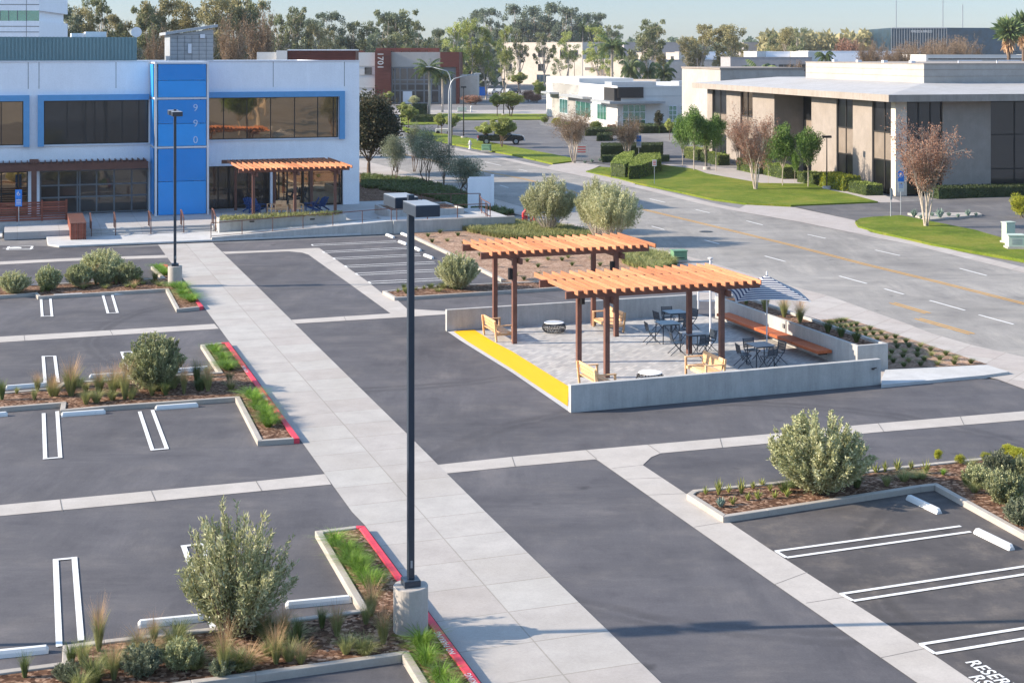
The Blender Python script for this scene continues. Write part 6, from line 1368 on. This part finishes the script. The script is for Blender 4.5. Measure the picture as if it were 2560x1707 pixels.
pts=[(1052,578),(1070,592),(1100,583),(1118,604),(1145,590),(1160,612),(1290,648),(1318,655),(1345,668),(1370,650),(1405,652),(1430,664),(1290,690),(1310,700),(1345,690),(1480,650),(1500,665),(1560,655),(1530,668),(1240,668),(1200,640),(1180,625),(1260,618),(1080,606),(1420,645)]
for i,(x,y) in enumerate(pts): veg('tfD' if i%3 else 'tfO2',x,y,y-12,26,'tiny plant dotted on the brown mulch slope',g,z=.05)
# stuff: ground cover
def cover(name,label,poly,n,h,mat,w=.012,nb=26,spread=.9,seed=1,z=.05,cat='ground cover'):
    r=rs(seed); P=[G(x,y,z) for x,y in poly]; xs=[p.x for p in P]; ys=[p.y for p in P]; V=[]; k=0; tri=0
    def inside(x,y):
        c=False; j=len(P)-1
        for i in range(len(P)):
            if (P[i].y>y)!=(P[j].y>y) and x<(P[j].x-P[i].x)*(y-P[i].y)/(P[j].y-P[i].y)+P[i].x: c=not c
            j=i
        return c
    base=[blades(rs(seed*10+q_),nb,h,spread,w,.7) for q_ in range(5)]
    while k<n and tri<n*30:
        tri+=1; x=min(xs)+(max(xs)-min(xs))*r.rand(); y=min(ys)+(max(ys)-min(ys))*r.rand()
        if not inside(x,y): continue
        b=base[k%5]; a=r.rand()*6.28; s=.6+.8*r.rand(); R=np.array([[math.cos(a),-math.sin(a),0],[math.sin(a),math.cos(a),0],[0,0,1]]); V.append((b@R.T)*s+np.array([x,y,z])); k+=1
    o=quads(name,np.concatenate(V),M[mat]); return tag(o,label,cat,None,'stuff')
cover('ground_cover','dark green spiky ground cover on the bed beside the white building',[(905,440),(1038,449),(1139,475),(1222,515),(1285,535),(1240,545),(1150,520),(1060,490),(905,470)],1700,.32,'g_dark',.05,22,seed=2)
cover('ground_cover','green grassy strip along the sidewalk at the top of the mulch slope',[(1120,562),(1190,560),(1262,556),(1406,570),(1490,586),(1490,596),(1400,600),(1320,600),(1250,596),(1160,578)],2300,.34,'g_olive',.03,24,seed=3)
cover('ground_cover','green grassy mass at the right end of the mulch slope, above the pergola',[(1545,630),(1567,628),(1660,642),(1690,665),(1640,685),(1560,660)],700,.40,'g_olive',.03,24,seed=4)
cover('planting','low mixed planting in the long planter box before the small pergola',[(550,545),(860,532),(860,537),(551,552)],260,.22,'g_olive',.03,18,seed=6,z=1.0)
# street trees near the patio
veg('shT',1372,582,424,142,'silver-green street tree, rounded, by the red valve',rz=.3,cat='tree')
PROTO['shT'][2].name='silver_street_tree'
veg('shT',1530,612,440,150,'silver-green street tree behind the back pergola, right one of the leaning pair',rz=1.9,cat='tree')
veg('shT',1492,600,425,110,'silver-green street tree behind the back pergola, left one of the leaning pair',rz=3.0,cat='tree')
g='trees beside the white office building'
veg('drk0',922,438,217,190,'big dark broad-leaved tree at the corner of the white building',g,rz=1)
veg('olt0',986,453,328,82,'grey-green tree in front of the big dark one',g)
veg('olt1',1068,462,310,112,'dark thin-branched olive tree with two leaning stems',g)
veg('olt0',1160,492,382,122,'grey olive tree leaning right, before the monument sign',g,rz=2)
veg('olt1',1110,470,350,80,'sparse olive tree between the leaning ones',g,rz=4)
veg('olt1',1035,430,300,70,'soft grey-green tree behind the street light pole',g,rz=5)
# small street trees across
g='small yellow-green trees around the truck lot'
for x,b_,t,w,k,l in [(1021,324,265,62,'yel0','nearest the long lawn at its left end'),(1010,300,255,45,'yel0','behind the left end of the long lawn'),(1104,338,282,62,'yel0','left of the black lamp pole'),(1131,342,283,50,'yel0','directly beside the black lamp pole base'),(1215,362,305,66,'yel0','over the tail of the truck'),(1256,370,289,92,'yel1','over the cab of the truck'),(1276,292,224,95,'yel1','wide crown before the cross street'),(1243,292,232,60,'yel0','left of the wide crown'),(1296,232,180,55,'yel0','behind the wide crown near the clinic'),(1345,235,200,35,'yel0','at the left corner of the clinic'),(1674,350,296,38,'yel0','small one before the clinic wall'),(970,262,228,36,'yel0','in front of the brown pier'),(1480,168,142,30,'yel0','beside the cream pavilion')]:
    veg(k,x,b_,t,w,'yellow-green small tree '+l,g,cat='tree')
veg('bushw',1034,262,238,34,'pale flowering shrub before the glass front',cat='shrub')
g='young green trees on the lawn before the tan building'
for x,b_,t,w,k,l in [(1706,421,280,55,'grn0','leftmost'),(1735,428,255,80,'grn1','second and tallest at the left end'),(1763,424,290,50,'grn0','third, with the thin pole'),(1790,428,275,62,'grn1','fourth, before the building corner'),(1957,467,300,75,'grn0','tall one right of the reddish twiggy tree'),(2020,470,308,82,'grn1','last one, before the tan panels'),(1921,461,330,36,'grn0','thin one just right of the reddish twiggy tree'),(1987,462,370,30,'grn1','short leaning one between two taller')]:
    veg(k,x,b_,t,w,'young green lawn tree, '+l,g)
veg('mag',2437,458,270,66,'dark glossy slender tree against the tan wall at the right')
veg('mag',1648,334,272,28,'small dark slender tree against the clinic wall')
g='reddish twiggy trees'
veg('myr0',2315,566,303,130,'large reddish twiggy tree on the right lawn tip',g,z=.1)
veg('myr1',1889,473,294,105,'reddish-brown twiggy tree on the sweeping lawn',g,z=.1)
veg('myr2',1435,408,270,95,'brownish twiggy tree beside the yard sign',g)
veg('myr2',1570,405,290,78,'grey-brown twiggy tree behind the dark hedge',g,rz=2)
veg('myr1',2222,440,400,34,'small reddish shrub-like tree at the building corner pier',g,rz=1)
veg('myr1',1850,420,300,60,'faint brown twiggy tree in front of the tan recess',g,rz=3)
veg('ban',2138,447,380,80,'broad-leaved tropical plant by the tall window')
veg('ban',1810,402,372,30,'small broad-leaved plant at the left corner of the tan building')
# hedges
def hedge(name,label,poly,h,mat,dens=260,z=0.0,l=.10,group=None,core='f_hedged'):
    e=thing(name,label,'hedge',tuple(sum((G(x,y,z) for x,y in poly),Vector())/len(poly)),0,group); P=[G(x,y,z) for x,y in poly]
    if sum(P[i].x*P[(i+1)%len(P)].y-P[(i+1)%len(P)].x*P[i].y for i in range(len(P)))<0: P=P[::-1]
    O=e.location; m=MB(); m.prism([(p.x-O.x,p.y-O.y) for p in P],0,h*.93); m.build('core',M[core],e); r=rs(int(poly[0][0])); pts=[];nr=[]
    for i in range(len(P)):
        a=np.array(P[i]-O); b=np.array(P[(i+1)%len(P)]-O); L=np.linalg.norm(b-a); n=int(L*h*dens); t=r.rand(n,1); p=a+(b-a)*t; p[:,2]=r.rand(n)*h; pts.append(p); d=(b-a)/max(L,1e-6); nn=np.tile(np.array([[d[1],-d[0],0.25]]),(n,1)); nr.append(nn)
    c=[(np.array(p-O)) for p in P]; 
    for i in range(1,len(c)-1):
        A=np.linalg.norm(np.cross(c[i]-c[0],c[i+1]-c[0]))/2; n=int(A*dens); u=r.rand(n,1); v=r.rand(n,1); sw=(u+v)>1; u=np.where(sw,1-u,u); v=np.where(sw,1-v,v); p=c[0]+(c[i]-c[0])*u+(c[i+1]-c[0])*v; p[:,2]=h*.96; pts.append(p); nr.append(np.tile([[0,0,1.]],(n,1)))
    p=np.concatenate(pts)+r.randn(sum(len(x) for x in pts),3)*.03; D=np.concatenate(nr)+r.randn(len(p),3)*.7; quads('leaves',leaves(r,p-unit(D)*l*.4,D,l,l*.6),M[mat],e); return e
def wallhedge(fr,x0,x1,y0,y1,h,name,label,mat='f_hedge',dens=220,l=.11,core='f_hedged',group=None):
    pts=[fr.P+fr.dx*x+fr.dy*y for x,y in ((x0,y0),(x1,y0),(x1,y1),(x0,y1))]
    poly=[((p.x/p.y)*F+1280, HY+F*H/p.y) for p in pts]; return hedge(name,label,poly,h,mat,dens,0,l,group,core)
wallhedge(T,2.2,40,-2.6,-.7,0.84,'clipped_hedge','long clipped hedge along the dark windows of the tan building','f_hedged')
wallhedge(T,-2.2,-.8,.6,3.6,0.88,'garden_shrub','clipped green shrub at the near corner of the tan building','f_hedge')
wallhedge(T,-2.4,-.9,4.2,8.6,1.20,'lime_shrub','bright lime shrub between the tall windows','f_lime',160,.18,'f_hedge')
wallhedge(T,-2.6,-1.1,9.4,12.6,0.96,'clipped_hedge','short clipped hedge right of the broad-leaved plant')
wallhedge(T,-2.6,-1.2,15.5,20.0,1.12,'clipped_hedge','clipped hedge left of the broad-leaved plant','f_hedge')
wallhedge(T,-3.0,-1.6,20.6,25.5,1.20,'clipped_hedge','light green clipped hedge beside the entry path','f_hedge')
wallhedge(T,-2.6,-1.4,31.5,36.5,1.04,'clipped_hedge','light clipped hedge behind the young trees')
wallhedge(T,-2.6,-1.4,37.2,41.5,1.20,'yellowish_hedge','yellowish clipped hedge at the far corner of the tan building','f_yel')
hedge('dark_hedge','long dark clipped hedge beside the truck lot',[(1503,399),(1653,396),(1657,390),(1505,392)],1.5,'f_hedged',200)
hedge('dark_hedge','low dark hedge strip in front of the long dark hedge',[(1506,407),(1672,405),(1672,402),(1506,402)],.6,'f_hedged',200)
hedge('mound_hedge','sunlit clipped mound hedge on the lawn, left of two',[(1528,444),(1562,447),(1575,437),(1585,410),(1560,414),(1536,428)],1.35,'f_hedge',200)
hedge('mound_hedge','sunlit clipped mound hedge on the lawn behind the notice plate',[(1572,452),(1600,450),(1652,430),(1648,415),(1600,418),(1578,436)],1.35,'f_hedge',200)
hedge('small_hedge','short dark hedge among the palms near the cross street',[(1033,294),(1066,294),(1066,288),(1033,288)],2.0,'f_hedged',90,l=.2)
hedge('small_hedge','long low dark hedge below the palms',[(1028,308),(1092,308),(1100,302),(1030,302)],1.0,'f_hedged',90,l=.2)
hedge('clinic_hedge','low hedge strip in the island before the clinic',[(1464,341),(1560,338),(1560,334),(1464,335)],.9,'f_hedged',90,l=.18)
hedge('clinic_hedge','short dark hedge in the small island of the truck lot',[(1493,354),(1530,353),(1530,347),(1496,348)],.8,'f_hedged',90,l=.18)
hedge('clinic_hedge','dark clipped shrub row below the clinic sign panel',[(1600,334),(1680,332),(1680,326),(1600,327)],1.0,'f_hedged',90,l=.18)
for x,b_,t,w,k,l in [(1362,310,288,22,'bush','clipped shrub at the left end of the clinic'),(1392,316,292,30,'bushy','golden shrub at the left end of the clinic'),(1418,325,300,50,'bush','green shrub before the clinic window'),(1490,332,298,36,'bush','leafy shrub at the clinic wall'),(1337,257,232,40,'bushr','russet shrub left of the clinic canopy'),(1322,255,222,40,'bushr','dark russet shrub behind the wide crown'),(1350,245,205,34,'bush','tall green shrub left of the clinic'),(1530,330,308,30,'bushr','reddish shrub under the clinic sign'),(1400,182,152,70,'bushy','olive-green mound behind the clinic roof'),(955,250,222,34,'bushy','light green bush at the brown pier'),(1180,262,235,60,'bushr','brown bushes right of the glass front'),(1130,258,225,60,'bushy','light bushes beside the glass front'),(2550,545,480,60,'bushy','yellow-green bush cut by the right edge'),(2540,163,128,40,'bush','round bush on the far roof line at right, near the fan palm'),(2440,160,125,60,'bush','round olive bush left of the fan palms')]:
    veg(k,x,b_,t,w,l,None,cat='shrub')
g='blue-green agaves'
for i,(x,y) in enumerate([(2285,543),(2303,547),(2350,545),(2372,541),(2395,543),(2420,540),(2330,541),(2440,540)]): veg('aga',x,y,y-[22,12,26,12,10,18,12,10][i],[26,18,30,18,16,22,18,14][i]*1.2,'blue-green agave in the kerbed bed, '+['leftmost tall one','second, low','tall one right of the trunk','low one after the tall one','middle low one','second tall one from the right','low one behind the trunk','rightmost low one'][i],g,z=.14)
for i,(x,y) in enumerate([(1436,408),(1462,409),(1480,406),(1500,404)]): veg('aga',x,y,y-9,18,'small grey-green agave beside the yard sign, '+['first','second','third','fourth'][i]+' from the left',g)
# palms
g='queen palms'
for x,b_,t,w,k,l in [(1072,293,148,95,'pq','left of the pair before the glass front'),(1106,282,165,80,'pq2','right of the pair before the glass front')]: veg(k,x,b_,t,w,'feathery palm, '+l,g)
for x,Y,t,w,k,l in [(1531,330,88,105,'pq','tall one before the cream pavilion'),(1577,325,130,75,'pc','squat dark one right of the tall palm'),(1620,330,138,62,'pc','wide low one, second of the squat palms'),(1660,335,140,80,'pc','wide low one beside the grey-cream wall'),(2063,290,112,60,'pq2','right one above the tan roof'),(1900,280,140,130,'pc','bright green low crown above the beige roof'),(1457,600,45,34,'pq','tall thin one in the far grove, left'),(1483,600,40,36,'pq2','tall thin one in the far grove, right')]: vegY(k,x,Y,t,w,'feathery palm, '+l,g)
g='fan palms'
vegY('pf',2522,300,56,62,'fan palm with a tan skirt near the right edge',g); vegY('pf',2560,310,42,58,'fan palm cut by the right edge',g)
# eucalyptus and other background trees
g='eucalyptus trees along the horizon'
EU=[(118,230,14,90,0,'dark one right of the office tower'),(165,240,6,95,5,'dense dark one behind the teal screen'),(215,245,14,90,4,'olive one above the rooftop units'),(262,250,-12,105,3,'thin open one reaching the top of the picture'),(300,255,30,80,1,'small one left of the dish'),(372,240,8,95,0,'green one right of the dish'),(420,245,-10,100,1,'tall olive one behind the stair housing'),(470,250,2,95,4,'yellowish one behind the sloped roof'),(520,242,-18,110,4,'broad olive one over the blue tower'),(570,250,-14,110,1,'tall one right of the sloped roof'),(625,245,-4,95,0,'dark one at the right end of the left grove'),(660,262,40,60,3,'thin one beside the gap in the left grove'),
    (700,350,30,70,3,'pale-trunked thin one left of the first sky gap'),(735,350,12,85,0,'tall one with white trunks'),(768,368,45,70,2,'dark shorter one behind the brown block'),(800,350,55,70,1,'olive one, centre of the brown block'),(842,362,27,80,2,'pointed one above the brown block'),(878,368,52,70,5,'rounded dark one right of the pointed one'),(922,362,48,80,0,'wide one above the white wing'),(965,350,28,85,2,'tall one left of the 1701 pier top'),(1005,350,18,100,0,'tallest one above the 1701 building'),(1048,368,48,70,3,'open one with drooping tufts'),(1090,330,70,60,2,'small one right of the 1701 roof'),(1135,330,52,80,6,'light green one right of the gap'),(1172,335,42,80,6,'light green one, second'),(1185,605,26,80,5,'dark tall one in the hill grove, first'),(1215,335,60,65,6,'yellowish one before the hill grove'),(1235,595,18,75,2,'dark tall one in the hill grove, second'),(1262,345,60,55,6,'yellowish one left of the cream office'),
    (1292,592,8,70,5,'rounded one in the hill grove, third'),(1330,600,12,70,5,'rounded one in the hill grove, fourth'),(1372,612,3,80,5,'highest rounded one of the hill grove'),(1410,590,15,60,2,'one right of the highest in the hill grove'),(1432,612,22,60,5,'dark one in the hill grove'),(1465,615,30,70,5,'broad dark one in the hill grove'),(1495,615,31,60,2,'rounded one near the grove right end'),(1520,610,60,60,3,'last grove tree, bluish'),(1300,430,70,60,3,'open one before the cream office, left'),(1362,430,78,60,3,'open one before the cream office, right'),(1415,430,75,60,6,'light one at the cream office roof'),(1500,370,62,80,6,'light green one behind the tall palm'),(1545,440,75,50,2,'bluish one right of the grove'),
    (1618,380,44,90,0,'lone wide one against the sky'),(1640,390,70,60,1,'brownish low one by the lone wide one'),(1750,380,57,70,1,'leaning one right of the power pole'),(1730,385,90,60,4,'olive low one at the leaning one'),(1822,380,60,82,4,'broad one with pale bare branches'),(1850,390,95,60,1,'low olive one right of the broad one'),(1935,420,80,50,0,'one left of the round olive tree'),(1958,400,67,58,4,'round olive one'),(1990,395,66,46,3,'slim one with a flat top')]
for i,(x,Y,t,w,k,l) in enumerate(EU): vegY('euc%d'%k,x,Y,t,w*1.12,'eucalyptus tree, '+l,g)
g='brownish autumn trees far right'
for x,Y,t,w,k,l in [(2110,420,80,60,'bushr','russet round tree, left'),(2132,410,84,45,'bushr','russet round tree, right')]: vegY(k,x,Y,t,w,l,g,cat='tree',name='autumn_tree')
g='bare pale trees before the glass office'
for i,x in enumerate((2170,2205,2240,2262,2290,2312,2338,2360,2385,2400,2425)): vegY('bare',x,345+(i*7)%20,[97,118,112,108,100,104,98,96,90,90,104][i],56,'bare pale tree, '+['first from the left, taller','second from the left','third from the left','fourth from the left','below the parapet name','right of the parapet name','before the glass corner','just right of the glass corner','tallest, before the dark wing','beside the tallest','rightmost'][i],g)
for x,Y,t,w,l in [(655,200,20,70,'bare pale tree at the right end of the left grove'),(390,180,60,50,'bare pale tree left of the stair housing'),(580,185,35,60,'bare pale tree right of the stair housing'),(1990,250,150,40,'bare little tree before the grey office')]: vegY('bare',x,Y,t,w,l,'bare pale trees')
for i,(x,y,k,h,w) in enumerate([(26,12,'grn0',7,6),(34,2,'euc1',14,9),(40,-12,'yel1',7,8),(47,-24,'euc0',16,11),(56,-36,'grn1',8,7),(63,-52,'euc4',17,12),(36,20,'olt0',6,5),(74,-70,'euc5',18,12)]):  # unseen trees, added to give the office windows something to reflect
    put(k,Vector((x,y,0)),w,h,'tree added outside the view, seen only in window reflections','trees behind the camera')
# distant woods as one mass
r=rs(77); V=[]
def belt(x0,x1,Y,pt,mat,seed,label,var=14,n=9000):
    r=rs(seed); px=x0+(x1-x0)*r.rand(n); top=pt+var*(.5+.5*np.sin(px*.045+seed)*np.sin(px*.017+1.3*seed))+var*.5*np.sin(px*.13)
    Yv=Y+r.rand(n)*60; zt_=H-(top-HY)/F*Yv; z=zt_*(r.rand(n)**.45); P=np.stack([(px-1280)/F*Yv,Yv,z],1); D=unit(r.randn(n,3)); o=quads('distant_woods',leaves(r,P,D,2.6,1.8),M[mat]); return tag(o,label,'woods',None,'stuff')
belt(-200,1250,420,104,'f_euc3',3,'grey-green far woods behind the left half',16,12000)
belt(1540,2300,820,100,'f_euc3',4,'dark far woods along the horizon right of centre',12,9000)
belt(1900,2180,640,82,'f_euc2',5,'brown-green far woods left of the glass office',10,5000)
belt(2380,2700,640,118,'f_euc2',6,'far woods below the dark glass wing',10,3000)
SUN_E,SKY_E,EXPO=3.4,.15,1.62
SKY_LO=(.228,.268,.385,1); SKY_MID=(.245,.28,.365,1); SKY_HI=(1,.955,.88,1)
# ================================================================ CAMERA, LIGHT, WORLD
cam=bpy.data.cameras.new('camera'); co=bpy.data.objects.new('camera',cam); COL.objects.link(co); S.camera=co
co.location=(0,0,H); co.rotation_euler=(math.pi/2,0,0); cam.sensor_width=36; cam.lens=F/2560*36; cam.shift_y=-(853.5-HY)/2560; cam.clip_end=5000; cam.clip_start=.5
SE=R_(25); sd=Vector((-1,-.058,0)).normalized()       # towards the sun, level part
sun=bpy.data.lights.new('sun','SUN'); sun.energy=SUN_E; sun.angle=R_(.5); sun.color=(1,.86,.69); so=bpy.data.objects.new('sun',sun); COL.objects.link(so)
ray=Vector((-sd.x*math.cos(SE),-sd.y*math.cos(SE),-math.sin(SE))); so.rotation_euler=ray.to_track_quat('-Z','Y').to_euler()
w=bpy.data.worlds.new('World'); S.world=w; w.use_nodes=True; nt=w.node_tree; bg=nt.nodes['Background']
sk=nt.nodes.new('ShaderNodeTexSky'); sk.sky_type='NISHITA'; sk.sun_disc=False; sk.sun_elevation=SE; sk.sun_rotation=math.atan2(sd.x,sd.y); sk.air_density=1.0; sk.dust_density=.3; sk.ozone_density=2.0; sk.altitude=20
tc=nt.nodes.new('ShaderNodeTexCoord'); sx=nt.nodes.new('ShaderNodeSeparateXYZ'); nt.links.new(tc.outputs['Generated'],sx.inputs[0])
rp=nt.nodes.new('ShaderNodeValToRGB'); e=rp.color_ramp.elements; e[0].position=0.0; e[0].color=SKY_LO; e[1].position=.5; e[1].color=SKY_HI; k=e.new(.09); k.color=SKY_MID; nt.links.new(sx.outputs['Z'],rp.inputs[0])
mm=nt.nodes.new('ShaderNodeMix'); mm.data_type='RGBA'; mm.blend_type='MULTIPLY'; mm.inputs[0].default_value=1; nt.links.new(sk.outputs[0],mm.inputs[6]); nt.links.new(rp.outputs[0],mm.inputs[7]); nt.links.new(mm.outputs[2],bg.inputs['Color']); bg.inputs['Strength'].default_value=SKY_E
S.view_settings.view_transform='Standard'; S.view_settings.look='None'; S.view_settings.exposure=EXPO; S.view_settings.gamma=1
S.cycles.max_bounces=6; S.cycles.diffuse_bounces=3; S.cycles.glossy_bounces=3; S.cycles.transmission_bounces=3; S.cycles.transparent_max_bounces=6; S.cycles.use_denoising=True
